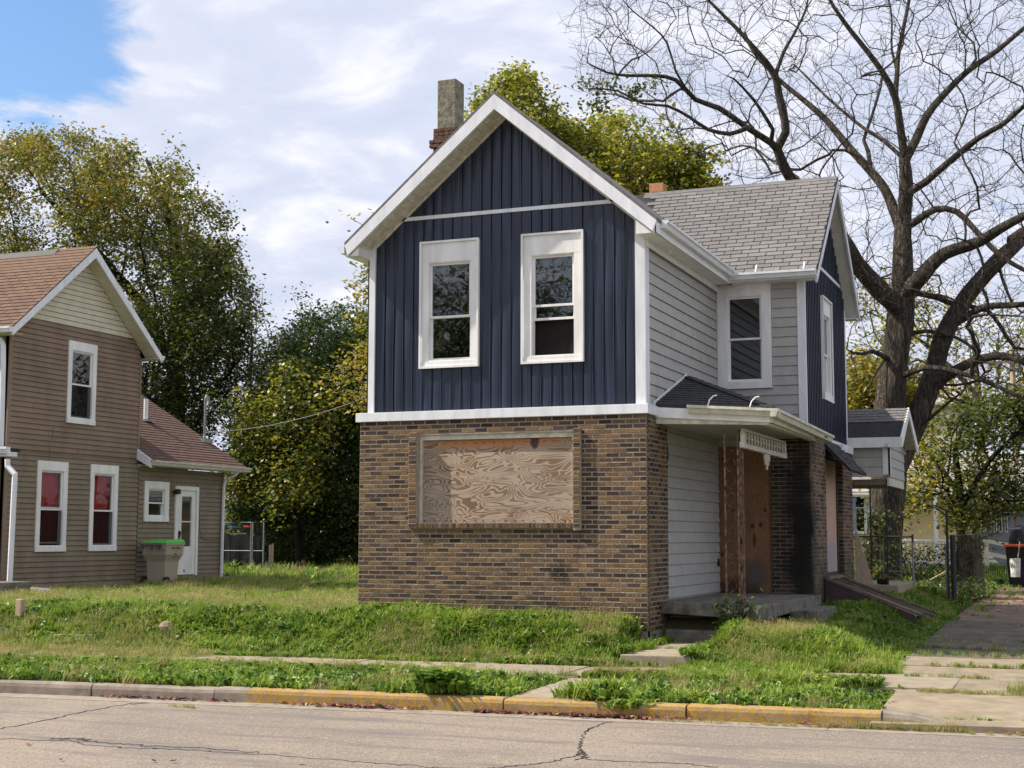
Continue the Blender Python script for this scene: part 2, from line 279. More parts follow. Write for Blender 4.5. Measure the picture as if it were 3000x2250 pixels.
def bark(name, c, c2, sc=5):
    m = mat(name, c, 0.95, scale=sc, col2=c2, stretch=(3.0, 3.0, 0.5), detail=8)
    t = m.node_tree; b = t.nodes['Principled BSDF']
    g = N(t, 'ShaderNodeNewGeometry'); mpn = N(t, 'ShaderNodeMapping', inp={'Scale': (7.0, 7.0, 1.0)}); L(t, g.outputs['Position'], mpn.inputs[0])
    nb = N(t, 'ShaderNodeTexNoise', inp={'Scale': 2.2, 'Detail': 5, 'Roughness': 0.6, 'Distortion': 0.8}); L(t, mpn.outputs[0], nb.inputs['Vector'])
    ab = mth(t, 'ABSOLUTE', mth(t, 'SUBTRACT', nb.outputs['Fac'], 0.5))
    rg = N(t, 'ShaderNodeMapRange', inp={'From Min': 0.0, 'From Max': 0.11}); L(t, ab, rg.inputs[0]); old = b.inputs['Base Color'].links[0].from_socket
    mxr = N(t, 'ShaderNodeMix', data_type='RGBA'); L(t, rg.outputs[0], mxr.inputs[0]); mxr.inputs[6].default_value = (c2[0]*.6, c2[1]*.6, c2[2]*.6, 1); L(t, old, mxr.inputs[7]); L(t, mxr.outputs[2], b.inputs['Base Color'])
    bp = N(t, 'ShaderNodeBump', inp={'Strength': 1.0, 'Distance': 0.35}); L(t, ab, bp.inputs['Height']); L(t, bp.outputs[0], b.inputs['Normal'])
bark('bark_grey', (0.29, 0.24, 0.18), (0.055, 0.044, 0.035))
bark('bark_dark', (0.07, 0.055, 0.042), (0.018, 0.014, 0.011))
mat('twig', (0.055, 0.045, 0.036), 0.9, 0.3, 6)

# ------------------------------------------------------------------ mesh helpers
WLOC = {}
def link(o, parent=None, pos=(0, 0, 0), rot=None):
    COL.objects.link(o); base = WLOC.get(parent.name, (0, 0, 0)) if parent else (0, 0, 0)
    o.location = tuple(p-b for p, b in zip(pos, base)); WLOC[o.name] = tuple(pos)
    if parent: o.parent = parent
    if rot: o.rotation_euler = rot
    return o
def thing(name, label, cat, loc=(0, 0, 0), group=None):
    o = D.objects.new(name, None); o.empty_display_size = 0.2; link(o, None, loc)
    o['label'] = label; o['category'] = cat
    if group: o['group'] = group
    return o
def tag(o, label=None, cat=None, group=None, kind=None):
    if label: o['label'] = label
    if cat: o['category'] = cat
    if group: o['group'] = group
    if kind: o['kind'] = kind
    return o

class MB:
    def __init__(s, F=None): s.v = []; s.f = []; s.mi = []; s.cur = 0; s.F = F; s.tone = []; s.ct = 0.5
    def pt(s, p): s.v.append(tuple(s.F(*p)) if s.F else tuple(p)); return len(s.v)-1
    def face(s, pts):
        s.f.append([s.pt(p) for p in pts]); s.mi.append(s.cur); s.tone.append(s.ct)
    def faces(s, pts, fs):
        i = [s.pt(p) for p in pts]
        for f in fs: s.f.append([i[k] for k in f]); s.mi.append(s.cur); s.tone.append(s.ct)
    def box(s, x0, x1, y0, y1, z0, z1):
        P = [(x0, y0, z0), (x1, y0, z0), (x1, y1, z0), (x0, y1, z0), (x0, y0, z1), (x1, y0, z1), (x1, y1, z1), (x0, y1, z1)]
        s.faces(P, [(0, 3, 2, 1), (4, 5, 6, 7), (0, 1, 5, 4), (1, 2, 6, 5), (2, 3, 7, 6), (3, 0, 4, 7)])
    def hexa(s, P): s.faces(P, [(0, 3, 2, 1), (4, 5, 6, 7), (0, 1, 5, 4), (1, 2, 6, 5), (2, 3, 7, 6), (3, 0, 4, 7)])
    def prism(s, poly, ax, a0, a1):
        """polygon given in the two other axes, pushed along axis ax from a0 to a1"""
        n = len(poly)
        def mk(p, a): q = list(p); q.insert(ax, a); return tuple(q)
        P = [mk(p, a0) for p in poly]+[mk(p, a1) for p in poly]
        fs = [tuple(range(n))[::-1], tuple(range(n, 2*n))]+[(i, (i+1) % n, n+(i+1) % n, n+i) for i in range(n)]
        s.faces(P, fs)
    def beam(s, a, b, w, h=None, up=(0, 0, 1)):
        """a bar of section w x h from a to b"""
        h = h or w; a = Vector(a); b = Vector(b); d = (b-a).normalized(); u = Vector(up)
        if abs(d.dot(u)) > 0.99: u = Vector((1, 0, 0))
        r = d.cross(u).normalized(); u = r.cross(d).normalized(); r *= w/2; u *= h/2
        s.hexa([a-r-u, a+r-u, b+r-u, b-r-u, a-r+u, a+r+u, b+r+u, b-r+u])
    def tube(s, pts, rad, n=8, cap=True):
        pts = [Vector(p) for p in pts]; rings = []
        if not hasattr(rad, '__len__'): rad = [rad]*len(pts)
        prev = None
        for i, p in enumerate(pts):
            d = (pts[min(i+1, len(pts)-1)]-pts[max(i-1, 0)]).normalized()
            if prev is None:
                u = Vector((0, 0, 1)) if abs(d.z) < 0.9 else Vector((1, 0, 0))
            else: u = prev
            r = d.cross(u).normalized(); u = r.cross(d).normalized(); prev = u
            rings.append([s.pt(tuple(p+(r*math.cos(2*PI*k/n)+u*math.sin(2*PI*k/n))*rad[i])) for k in range(n)])
        for a, b in zip(rings, rings[1:]):
            for k in range(n): s.f.append([a[k], b[k], b[(k+1) % n], a[(k+1) % n]]); s.mi.append(s.cur); s.tone.append(s.ct)
        if cap:
            s.f.append(rings[0]); s.mi.append(s.cur); s.tone.append(s.ct); s.f.append(rings[-1][::-1]); s.mi.append(s.cur); s.tone.append(s.ct)
    def lathe(s, prof, c=(0, 0), n=16):
        rings = [[s.pt((c[0]+r*math.cos(2*PI*k/n), c[1]+r*math.sin(2*PI*k/n), z)) for k in range(n)] for r, z in prof]
        for a, b in zip(rings, rings[1:]):
            for k in range(n): s.f.append([a[k], a[(k+1) % n], b[(k+1) % n], b[k]]); s.mi.append(s.cur); s.tone.append(s.ct)
        s.f.append(rings[0][::-1]); s.f.append(rings[-1]); s.mi += [s.cur]*2; s.tone += [s.ct]*2
    def build(s, name, mats, parent=None, label=None, smooth=False, tone=False, recalc=True, pos=None, bevel=0):
        me = D.meshes.new(name); me.from_pydata(s.v, [], s.f)
        ms = mats if isinstance(mats, (list, tuple)) else [mats]
        for m in ms: me.materials.append(MAT[m] if isinstance(m, str) else m)
        if len(ms) > 1: me.polygons.foreach_set('material_index', s.mi)
        if smooth: me.polygons.foreach_set('use_smooth', [True]*len(s.f))
        if tone:
            a = me.attributes.new('tone', 'FLOAT', 'FACE'); a.data.foreach_set('value', s.tone)
        if recalc and not s.f == []:
            import bmesh
            bm = bmesh.new(); bm.from_mesh(me); bmesh.ops.recalc_face_normals(bm, faces=bm.faces)
            if bevel: bmesh.ops.bevel(bm, geom=bm.edges[:], offset=bevel, segments=2, affect='EDGES', profile=0.6)
            bm.to_mesh(me); bm.free()
        me.update()
        o = D.objects.new(name, me); link(o, parent, pos or (0, 0, 0))
        if label: o['label'] = label
        return o

def npmesh(name, V, F, mats, parent=None, tone=None, smooth=False, k=None):
    """fast mesh from arrays; F is (n,k)"""
    V = np.asarray(V, np.float32); F = np.asarray(F, np.int32); n, k = F.shape
    me = D.meshes.new(name); me.vertices.add(len(V)); me.vertices.foreach_set('co', V.ravel())
    me.loops.add(n*k); me.loops.foreach_set('vertex_index', F.ravel()); me.polygons.add(n)
    me.polygons.foreach_set('loop_start', np.arange(0, n*k, k, dtype=np.int32)); me.polygons.foreach_set('loop_total', np.full(n, k, np.int32))
    if smooth: me.polygons.foreach_set('use_smooth', np.ones(n, bool))
    for m in (mats if isinstance(mats, (list, tuple)) else [mats]): me.materials.append(MAT[m])
    if tone is not None:
        a = me.attributes.new('tone', 'FLOAT', 'FACE'); a.data.foreach_set('value', np.asarray(tone, np.float32))
    me.update(calc_edges=True); me.validate()
    o = D.objects.new(name, me); link(o, parent)
    return o

FRONT = lambda Y: (lambda u, d, z: (u, Y-d, z))      # wall facing the street: u = X, d = out of the wall
SIDE = lambda X: (lambda u, d, z: (X+d, u, z))       # wall facing +X: u = Y
def instance(src_mesh, name, parent, pos, rot=None, scale=None):
    o = D.objects.new(name, src_mesh); link(o, parent, pos, rot)
    if scale: o.scale = scale
    return o

# ------------------------------------------------------------------ ground heights
def yc(x): return -5.30+0.085*x                     # face of the kerb
def sst(a, b, x): t = np.clip((x-a)/(b-a), 0, 1); return t*t*(3-2*t)
def drive_z(x, y):
    f = yc(x)
    z = np.interp(y, [-6.5, -5.2, -3.2, -1.4, 1, 12, 30, 80], [-0.80, -0.74, -0.63, -0.60, -0.545, -0.30, -0.25, -0.2])
    return z
def lawn_z(x, y):
    top = yc(x)+3.65
    b = sst(0.0, 1.35, y-top)
    lowr = sst(.9, 1.5, x)*(1-sst(2.5, 6.5, y)); base = -0.60+b*(0.47-.15*lowr)
    base = base+0.03*np.sin(x*1.3+y*0.7)*b+0.02*np.sin(x*3.1-y*2.3)*b
    return base
def ground_z(x, y):
    x = np.asarray(x, float); y = np.asarray(y, float)
    f = yc(x); dz = drive_z(x, y)
    z = np.where(y < f+0.16, -0.85, np.where(y < f+2.1, -0.655, np.where(y < f+3.65, -0.625, lawn_z(x, y))))
    ex = np.interp(y, [-6, -3.2, -1.5, 0, 5, 12, 30], [3.75, 3.7, 3.55, 3.25, 3.15, 3.2, 3.2])     # left edge of the driveway
    k = sst(-0.95, 0.05, x-ex)
    k = np.where(y < f+0.16, 0, k)
    wkk = sst(-.20, -.02, x)*(1-sst(1.06, 1.24, x))*(1-sst(.55, .95, y))*(y > f+3.6); z = z*(1-wkk)+np.minimum(z, -.55)*wkk
    far = sst(6.6, 7.6, x)
    dd = np.where(far > 0, dz*(1-far)+far*(-0.3), dz)
    return z*(1-k)+(dd-0.09*(1-far))*k
def walk_in(x, y): return (x > 0.06) & (x < 1.02) & (y > -1.75) & (y < 0.5)
def GZ(x, y): return float(ground_z(x, y))

# ------------------------------------------------------------------ windows
def window_unit(house, F, u0, u1, z0, z1, o=(.12, .12, .12, .33), split=0.5, open_frac=0.0, curtain=None, bead=True, paint='white_paint',
                depth=0.05, sill=True, label=None, bottom=0.12, room=0.5, sash_t=0.035, gl='window_glass', screen=False):
    """casing u0..u1 x z0..z1; o = widths of left, right, bottom, top casing boards"""
    l, r, bt, tp = o
    w = MB(F); w.box(u0, u0+l, -0.02, depth, z0+bt, z1-tp); w.box(u1-r, u1, -0.02, depth, z0+bt, z1-tp)
    w.box(u0, u1, -0.02, depth+0.002, z1-tp, z1)
    if sill: w.box(u0, u1, -0.02, depth+0.012, z0, z0+bt)
    if bead:
        b = 0.028
        for a in ((u0-0.004, u0+b, z0, z1), (u1-b, u1+0.004, z0, z1)): w.box(a[0], a[1], depth+0.0125, depth+0.032, a[2]+b, a[3]-b)
        w.box(u0-0.004, u1+0.004, depth+0.0125, depth+0.033, z1-b, z1+0.004); w.box(u0-0.004, u1+0.004, depth+0.0125, depth+0.033, z0-0.004, z0+b)
    # reveal
    a0, a1, c0, c1 = u0+l, u1-r, z0+bt, z1-tp
    w.box(a0, a0+0.012, -0.10, depth-0.004, c0, c1); w.box(a1-0.012, a1, -0.10, depth-0.004, c0, c1)
    w.box(a0, a1, -0.10, depth-0.005, c1-0.012, c1); w.box(a0, a1, -0.10, depth-0.005, c0, c0+0.02)
    fr = w.build('window', paint, house, label)
    a0 += .012; a1 -= .012; c0 += .02; c1 -= .012
    mid = c0+(c1-c0)*split; t = sash_t
    def sash(name, za, zb, d):
        s = MB(F); s.box(a0, a0+t, d-0.03, d, za, zb); s.box(a1-t, a1, d-0.03, d, za, zb); s.box(a0+t, a1-t, d-0.03, d, za, za+t); s.box(a0+t, a1-t, d-0.03, d, zb-t, zb)
        s.build(name, paint, fr)
        g = MB(F); g.box(a0+t-0.004, a1-t+0.004, d-0.020, d-0.014, za+t-0.004, zb-t+0.004); g.build('pane', gl, fr)
    sash('sash', mid-t*0.6, c1, -0.012)
    up = open_frac*(mid-c0)
    sash('sash', c0+up, mid+up+t*0.4, -0.046)
    if screen: sc2 = MB(F); sc2.box(a0+.005, a1-.005, -.010, -.006, c0, mid-t*.6); sc2.build('insect_screen', 'insect_screen', fr)
    rm = MB(F); rm.face([(a0-.1, -room, c0-.1), (a1+.1, -room, c0-.1), (a1+.1, -room, c1+.1), (a0-.1, -room, c1+.1)])
    for q in ((a0-.1, a0-.1), (a1+.1, a1+.1)): rm.face([(q[0], -room, c0-.1), (q[0], -0.10, c0-.1), (q[0], -0.10, c1+.1), (q[0], -room, c1+.1)])
    for zz in (c0-.1, c1+.1): rm.face([(a0-.1, -room, zz), (a1+.1, -room, zz), (a1+.1, -0.10, zz), (a0-.1, -0.10, zz)])
    rm.build('room', 'interior_dark', fr)
    if curtain:
        cmb = MB(F); n = 24
        for i in range(n):
            x0 = a0+(a1-a0)*i/n; x1 = a0+(a1-a0)*(i+1)/n
            y0 = -0.13-0.02*math.sin(i*1.3); y1 = -0.13-0.02*math.sin((i+1)*1.3)
            cmb.face([(x0, y0, c0), (x1, y1, c0), (x1, y1, c1), (x0, y0, c1)])
        cmb.build('curtain', curtain, fr, smooth=True)
    return fr, (a0, a1, c0, c1, mid)

def holes_split(u0, u1, holes):
    """cuts the run u0..u1 by the holes [(a,b)]"""
    segs = [(u0, u1)]
    for a, b in holes:
        ns = []
        for s, e in segs:
            if b <= s or a >= e: ns.append((s, e)); continue
            if a > s: ns.append((s, a))
            if b < e: ns.append((b, e))
        segs = ns
    return [(s, e) for s, e in segs if e-s > 0.01]

def clapboards(house, backing, name, F, u0, u1, z0, z1, exp, holes, matn, lim=None, lip=0.014, sag=0.0, gap=0.010, butt=False):
    """horizontal boards; holes = [(ua,ub,za,zb)]; lim(z)->(ulo,uhi)"""
    z = z0; i = 0
    while z < z1-0.02:
        zt = min(z+exp, z1)
        a, b = (u0, u1)
        if lim: a, b = lim(z, zt)
        if b-a > 0.05:
            hs = [(h[0], h[1]) for h in holes if h[2] < zt-0.02 and h[3] > z+0.02]
            if butt and b-a > 2: uj = random.uniform(a+.6, b-.6); hs.append((uj, uj+.005))
            for s, e in holes_split(a, b, hs):
                # a board cut sloping at the ends under a rake
                m = MB(F); sg = random.uniform(-sag, sag)
                ct = lim(zt, zt) if lim else (s, e)
                s2 = max(s, ct[0]) if (lim and s == a) else s; e2 = min(e, ct[1]) if (lim and e == b) else e
                if e2 < s2: s2 = e2 = (s2+e2)/2
                g_ = gap; P = [(s, -.004, z), (e, -.004, z+sg), (e, lip, z+sg), (s, lip, z), (s2, -.010, zt-g_), (e2, -.010, zt+sg-g_), (e2, -0.002, zt+sg-g_), (s2, -0.002, zt-g_)]
                m.hexa([P[0], P[1], P[2], P[3], P[4], P[5], P[6], P[7]])
                m.build(name, matn, backing, recalc=True)
        z += exp; i += 1

def wall_with_holes(F, u0, u1, z0, z1, holes, d0=-0.12, d1=-0.012, top=None):
    m = MB(F)
    zs = sorted(set([z0, z1]+[min(h[2], z1) for h in holes]+[min(h[3], z1) for h in holes]))
    for a, b in zip(zs, zs[1:]):
        for s, e in holes_split(u0, u1, [(h[0], h[1]) for h in holes if h[2] < b-1e-4 and h[3] > a+1e-4]): m.box(s, e, d0, d1, a, b)
    return m

def gutter_mb(m, a, b, w=0.11, h=0.11, out=(0, -1)):
    """K-style gutter whose back top edge runs a->b, opening outward along out"""
    ox, oy = out
    prof = [(0, 0), (0, -h), (w*0.62, -h), (w*0.80, -h*0.45), (w, -h*0.35), (w, 0.0), (w-0.012, 0.0), (w-0.012, -h*0.33), (w*0.72, -h*0.42), (w*0.57, -h+0.008), (0.008, -h+0.008), (0.008, 0)]
    n = len(prof)
    P = [(a[0]+ox*p, a[1]+oy*p, a[2]+q) for p, q in prof]+[(b[0]+ox*p, b[1]+oy*p, b[2]+q) for p, q in prof]
    m.faces(P, [(i, (i+1) % n, n+(i+1) % n, n+i) for i in range(n)])
    for base in (0, n): m.faces([P[base+i] for i in (0, 1, 2, 3, 4, 5)], [(0, 1, 2, 3, 4, 5)])

# a brick: chamfered, slightly proud of the mortar
def brick_mb(m, u0, u1, z0, z1, d=0.0065, c=0.0050, jit=True):
    j = (lambda: random.uniform(-0.0015, 0.0015)) if jit else (lambda: 0)
    dd = d+(random.uniform(-0.002, 0.003) if jit else 0)
    P = [(u0, -0.03, z0), (u1, -0.03, z0), (u1, -0.03, z1), (u0, -0.03, z1),
         (u0, dd-c, z0), (u1, dd-c, z0), (u1, dd-c, z1), (u0, dd-c, z1),
         (u0+c, dd+j(), z0+c), (u1-c, dd+j(), z0+c), (u1-c, dd+j(), z1-c), (u0+c, dd+j(), z1-c)]
    i = [m.pt(p) for p in P]
    for k, f in enumerate([(0, 1, 5, 4), (1, 2, 6, 5), (2, 3, 7, 6), (3, 0, 4, 7), (4, 5, 9, 8), (5, 6, 10, 9), (6, 7, 11, 10), (7, 4, 8, 11), (8, 9, 10, 11)]):
        m.f.append([i[q] for q in f]); m.mi.append(1 if k < 8 else 0); m.tone.append(m.ct)

# ================================================================== MAIN HOUSE
H = thing('boarded_up_house', 'two-storey house with dark blue metal upper siding, white trim and boarded-up brown brick ground floor', 'house', (-2.2, 4.0, 0))
CO = 0.0677           # brick course
ZB = 2.77             # top of the brickwork
BX0, BX1 = -4.54, 0.0
def rake(x): return 7.36-0.845*abs(x+2.19)            # underside line of the front gable

# ---- brick ground floor, front
OP = (-3.54, -1.11, 1.22, 2.545)                      # the boarded picture window
fm = wall_with_holes(FRONT(0.0), BX0, BX1, -0.45, ZB, [OP], d0=-0.10, d1=0.0)
fm.F = SIDE(0.0); fm.box(0.002, 1.07, -0.10, 0.0, -0.45, ZB)
brickwall = fm.build('brick_wall', 'mortar_front', H)
cands = []; L_ = 0.193; J = 0.010; PITCHB = L_+J
nrow = int((ZB+0.30)/CO)
for k in range(nrow):
    z0 = ZB-(k+1)*CO+0.005; z1 = ZB-k*CO-0.005
    if z0 < -0.28: break
    u = BX1-0.001; first = (PITCHB/2-J/2 if k % 2 else L_)
    u1 = u; u0 = u1-first+0.0
    while u1 > BX0+0.03:
        a = max(u0, BX0+0.001)
        for s, e in holes_split(a, u1, [(OP[0]-0.005, OP[1]+0.005)] if (z1 > OP[2] and z0 < OP[3]) else []):
            if e-s > 0.03: cands.append(('F', s, e, z0, z1))
        u1 = u0-J; u0 = u1-L_
    u = 0.010; first = (L_ if k % 2 else PITCHB/2-J/2); a = u+0.001; b = a+first
    while a < 1.06:
        cands.append(('S', a, min(b, 1.068), z0, z1)); a = b+J; b = a+L_
vis = [c for c in cands if c[0] == 'F' and c[3] > -0.07]
vis.sort(key=lambda c: -(c[2]-c[1]+0.02*c[1])); vis = sorted([c for c in vis if c[2]-c[1] > 0.18], key=lambda c: -c[1])
single = set(id(c) for c in vis[:292])
bm8 = []
for i in range(10):
    m = MB(FRONT(0.0)); brick_mb(m, -L_/2, L_/2, -CO/2+0.005, CO/2-0.005); o = m.build('brick', ['brick', 'brick_edge'], brickwall); bm8.append(o.data); D.objects.remove(o)
jm = MB()
for c in cands:
    if id(c) in single:
        o = instance(random.choice(bm8), 'brick', brickwall, ((c[1]+c[2])/2+random.uniform(-.002, .002), random.uniform(-0.0015, 0.0015), (c[3]+c[4])/2+random.uniform(-.001, .001)))
    else:
        jm.F = FRONT(0.0) if c[0] == 'F' else SIDE(0.0); jm.ct = random.random()
        if c[0] == 'S': jm.ct *= 0.8
        brick_mb(jm, c[1], c[2], c[3], c[4])
o = jm.build('brick_field', ['brick_joined', 'brick_edge'], brickwall, tone=True); tag(o, kind='stuff')
# pilasters and rowlock sill round the picture window
def piece_bricks(name, F, cols, z0, z1, base, courses=True, vert=False, matn='brick'):
    for (u0, u1) in cols:
        if vert:
            m = MB(F); brick_mb(m, u0, u1, z0, z1, d=base); m.build(name, [matn, 'brick_edge'], brickwall)
        else:
            k = int(round((z1-z0)/CO))
            for i in range(k):
                m = MB(F); brick_mb(m, u0, u1, z0+i*CO+0.005, z0+(i+1)*CO-0.005, d=base); m.build(name, [matn, 'brick_edge'], brickwall)
pf = FRONT(0.0)
m = MB(pf); m.box(-3.68, -3.545, -0.02, 0.068, 1.16, 2.56); m.box(-1.07, -0.965, -0.02, 0.068, 1.13, 2.56); m.box(-3.60, -1.072, -0.02, 0.045, 1.155, 1.235); m.build('window_surround', 'mortar', brickwall)
piece_bricks('brick', pf, [(-3.675, -3.55), (-1.068, -0.967)], 1.165, 1.165+20.5*CO, 0.082)
n = 44; us = np.linspace(-3.59, -1.08, n+1)
for i in range(n):
    m = MB(pf); brick_mb(m, us[i]+0.004, us[i+1]-0.004, 1.158, 1.236, d=0.065+random.uniform(-.003, .003), c=0.005); m.build('brick', ['brick', 'brick_edge'], brickwall)
# timber frame and plywood
m = MB(pf); m.box(OP[0], OP[1], -0.10, -0.035, OP[3]-0.075, OP[3]); m.box(OP[0], OP[0]+0.03, -0.10, -0.03, OP[2], OP[3]-0.075); m.box(OP[1]-0.02, OP[1], -0.10, -0.05, OP[2], OP[3]-0.075); m.build('window_frame', 'old_white', H)
m = MB(pf); nx, nz_ = 10, 5; X = np.linspace(OP[0]+0.028, OP[1]-0.018, nx+1); Z = np.linspace(OP[2]-0.01, OP[3]-0.08, nz_+1)
dep = lambda i, j: -0.082+0.012*math.sin(PI*i/nx)*math.sin(PI*j/nz_)
for i in range(nx):
    for j in range(nz_): m.face([(X[i], dep(i, j), Z[j]), (X[i+1], dep(i+1, j), Z[j]), (X[i+1], dep(i+1, j+1), Z[j+1]), (X[i], dep(i, j+1), Z[j+1])])
m.box(X[0], X[-1], -0.105, -0.095, Z[0], Z[-1])
m.build('plywood_sheet', 'plywood_pale', H, 'weathered plywood sheet with swirling grain over the picture window', smooth=True)
m = MB(pf)
for i in range(15):
    for zz in (OP[2]+.05, (OP[2]+OP[3])/2-.03, OP[3]-.13):
        if zz < 1.4 or zz > 2.3 or i in (0, 7, 14): u = OP[0]+.08+i*.158+random.uniform(-.02, .02); m.box(u-.006, u+.006, -.09, -.066, zz-.006, zz+.006)
m.build('nails', 'black_metal', H)
# crack in the brickwork
m = MB(pf)
zz = 1.15; x = -1.02; pts = [(x, zz)]
while zz > 0.25: zz -= CO; x += random.choice([-.0, .018, -.018]); pts.append((x, zz))
for (a, b), (c_, d_) in zip(pts, pts[1:]): m.faces([(a-.003, .0135, b), (a+.003, .0135, b), (c_+.003, .0135, d_), (c_-.003, .0135, d_)], [(0, 1, 2, 3)])
pts = [(-1.05, 2.77), (-1.045, 2.70), (-1.06, 2.64), (-1.055, 2.57)]
for (a, b), (c_, d_) in zip(pts, pts[1:]): m.faces([(a-.005, .0135, b), (a+.005, .0135, b), (c_+.005, .0135, d_), (c_-.005, .0135, d_)], [(0, 1, 2, 3)])
m.build('crack', 'crack_fill', brickwall, recalc=False)

# ---- white band over the brick
m = MB(); m.box(-4.60, -2.62, -0.045, 0.13, 2.768, 2.905); m.box(-2.622, 0.045, -0.048, 0.13, 2.770, 2.908); m.box(-0.0, 0.044, 0.132, 0.62, 2.768, 2.905)
m.build('band_board', 'white_aluminium', H, bevel=0.006)

# ---- upper front: board and batten metal siding
WX0, WX1 = -4.45, -0.03
W1 = (-3.58, -2.608, 3.56, 5.50); W2 = (-1.918, -0.952, 3.56, 5.495)
UF = FRONT(0.10)
bk = wall_with_holes(UF, WX0+0.02, WX1-0.02, 2.85, 5.40, [(w[0]+.08, w[1]-.08, w[2]+.05, w[3]-.05) for w in (W1, W2)], d0=-0.12, d1=-0.006)
bk.prism([(WX0+0.02, 5.40), (WX1-0.02, 5.40), (-2.19, 7.24)], 1, -0.10, -0.006)
back = bk.build('blue_wall', 'blue_siding', H)
PP = 0.1636; BW = 0.020
def plank_mb(F, u0, u1, zfun0, zfun1, bul, rib=0.019, wob=0.0, ph=0.0, nz=1, ribw=BW):
    """one vertical plank: a shallow bowed pan and a batten rib on its right edge"""
    m = MB(F); us = np.linspace(u0, u1-ribw, 7)
    prof = [(u, bul*math.sin(PI*(i/6.0))) for i, u in enumerate(us)]
    prof += [(u1-ribw, rib), (u1, rib), (u1, -0.002)]
    n = len(prof); rows = []
    for r in range(nz+1):
        t = r/nz; row = []
        for i, (u, d) in enumerate(prof):
            zl, zh = zfun0(u), zfun1(u); z = zl+(zh-zl)*t
            w_ = wob*math.sin(z*3.1+ph)*math.sin(z*1.3+2*ph) if 0 < i < 6 else 0
            row.append(m.pt((u+ (wob*1.0*math.sin(z*2.3+ph*1.7) if i in (6, 7, 8) else 0), d+w_+(bul*0.9*math.sin(z*2.1+ph) if 0 < i < 6 else 0), z)))
        rows.append(row)
    for a, b in zip(rows, rows[1:]):
        for i in range(n-1): m.f.append([a[i], a[i+1], b[i+1], b[i]]); m.mi.append(0); m.tone.append(0)
    return m
nP = int(round((WX1-0.14-(WX0+0.10))/PP)); PP = (WX1-0.14-(WX0+0.10))/nP
for i in range(nP):
    a = WX0+0.10+i*PP; b = a+PP-0.001; ph = random.uniform(0, 6); bl = random.uniform(0.007, 0.013)
    segs = [(lambda u: 2.905, lambda u: min(5.858, rake(u)+0.03), 3.0)]
    for w in (W1, W2):
        if a < w[1]-0.02 and b > w[0]+0.02:
            for (ma, mb_) in ((a, w[0]-0.004), (w[1]+0.004, b)):
                if mb_-ma > 0.03 and ma >= a-1e-6 and mb_ <= b+1e-6: plank_mb(UF, ma, mb_, lambda u, w=w: w[2]-0.003, lambda u, w=w: w[3]+0.003, bl*(mb_-ma)/PP, wob=0, ph=ph, nz=6, rib=(0.014 if mb_ == b else 0.002)).build('siding_plank', 'blue_siding', back, recalc=False)
            segs = [(lambda u: 2.905, lambda u, w=w: w[2]-0.004, 1), (lambda u, w=w: w[3]+0.004, lambda u: min(5.858, rake(u)+0.03), 1)]
    segs.append((lambda u: 5.91, lambda u: rake(u)+0.03, 2))
    for z0f, z1f, _ in segs:
        if max(z1f(a)-z0f(a), z1f(b)-z0f(b)) < 0.03: continue
        zf1 = (lambda u, z0f=z0f, z1f=z1f: max(z1f(u), z0f(u)+0.005))
        hgt = max(zf1(a)-z0f(a), zf1(b)-z0f(b))
        plank_mb(UF, a, b, z0f, zf1, bl, wob=0.0035, ph=ph, nz=max(1, int(hgt/0.22))).build('siding_plank', 'blue_siding', back, smooth=False, recalc=False)
# trim on the front
m = MB(UF)
m.box(WX0, WX0+0.10, -0.02, 0.035, 2.905, rake(WX0+.05)+0.02); m.build('corner_board', 'white_aluminium', H); m = MB(UF); m.box(WX1-0.14, WX1, -0.02, 0.035, 2.908, rake(WX1-.07)+0.02)
m.box(WX1-0.0, WX1+0.012, -0.16, 0.034, 2.908, 5.36)
m.build('corner_board', 'white_aluminium', H)
m = MB(UF); m.box(-4.0, -0.50, -0.02, 0.030, 5.856, 5.912)
m.build('trim_board', 'white_aluminium', H)
# two front windows
w1, b1 = window_unit(H, UF, *W1, o=(.135, .13, .10, .32), split=0.445, room=0.6, depth=0.032, label='left front window with torn paper behind the lower pane and a rotted sill')
w2, b2 = window_unit(H, UF, *W2, o=(.15, .14, .10, .32), split=0.50, open_frac=0.71, room=1.1, depth=0.032, label='right front window with its lower sash raised on a dark room')
m = MB(UF); m.box(-3.50, -2.68, 0.014, 0.040, 3.605, 3.652); m.build('rotten_sill', 'interior_dark', w1)
m = MB(UF)   # torn paper seen through the lower pane
for cx_, cz_, sx, sz, n in ((-3.27, 3.93, .10, .17, 9), (-2.93, 4.35, .05, .04, 6), (-3.24, 4.17, .03, .025, 5), (-3.0, 3.87, .03, .03, 5), (-2.95, 3.76, .06, .022, 6)):
    m.face([(cx_+sx*math.cos(2*PI*k/n)*random.uniform(.6, 1.1), -0.075, cz_+sz*math.sin(2*PI*k/n)*random.uniform(.6, 1.1)) for k in range(n)])
m.build('torn_paper', 'paper_patch', w1, recalc=False)
m = MB(UF)
for u in (-1.62, -1.38, -1.17): m.box(u, u+0.05, -1.08, -0.98, 3.3, 5.2)
m.build('wall_stud', 'interior_stud', w2)

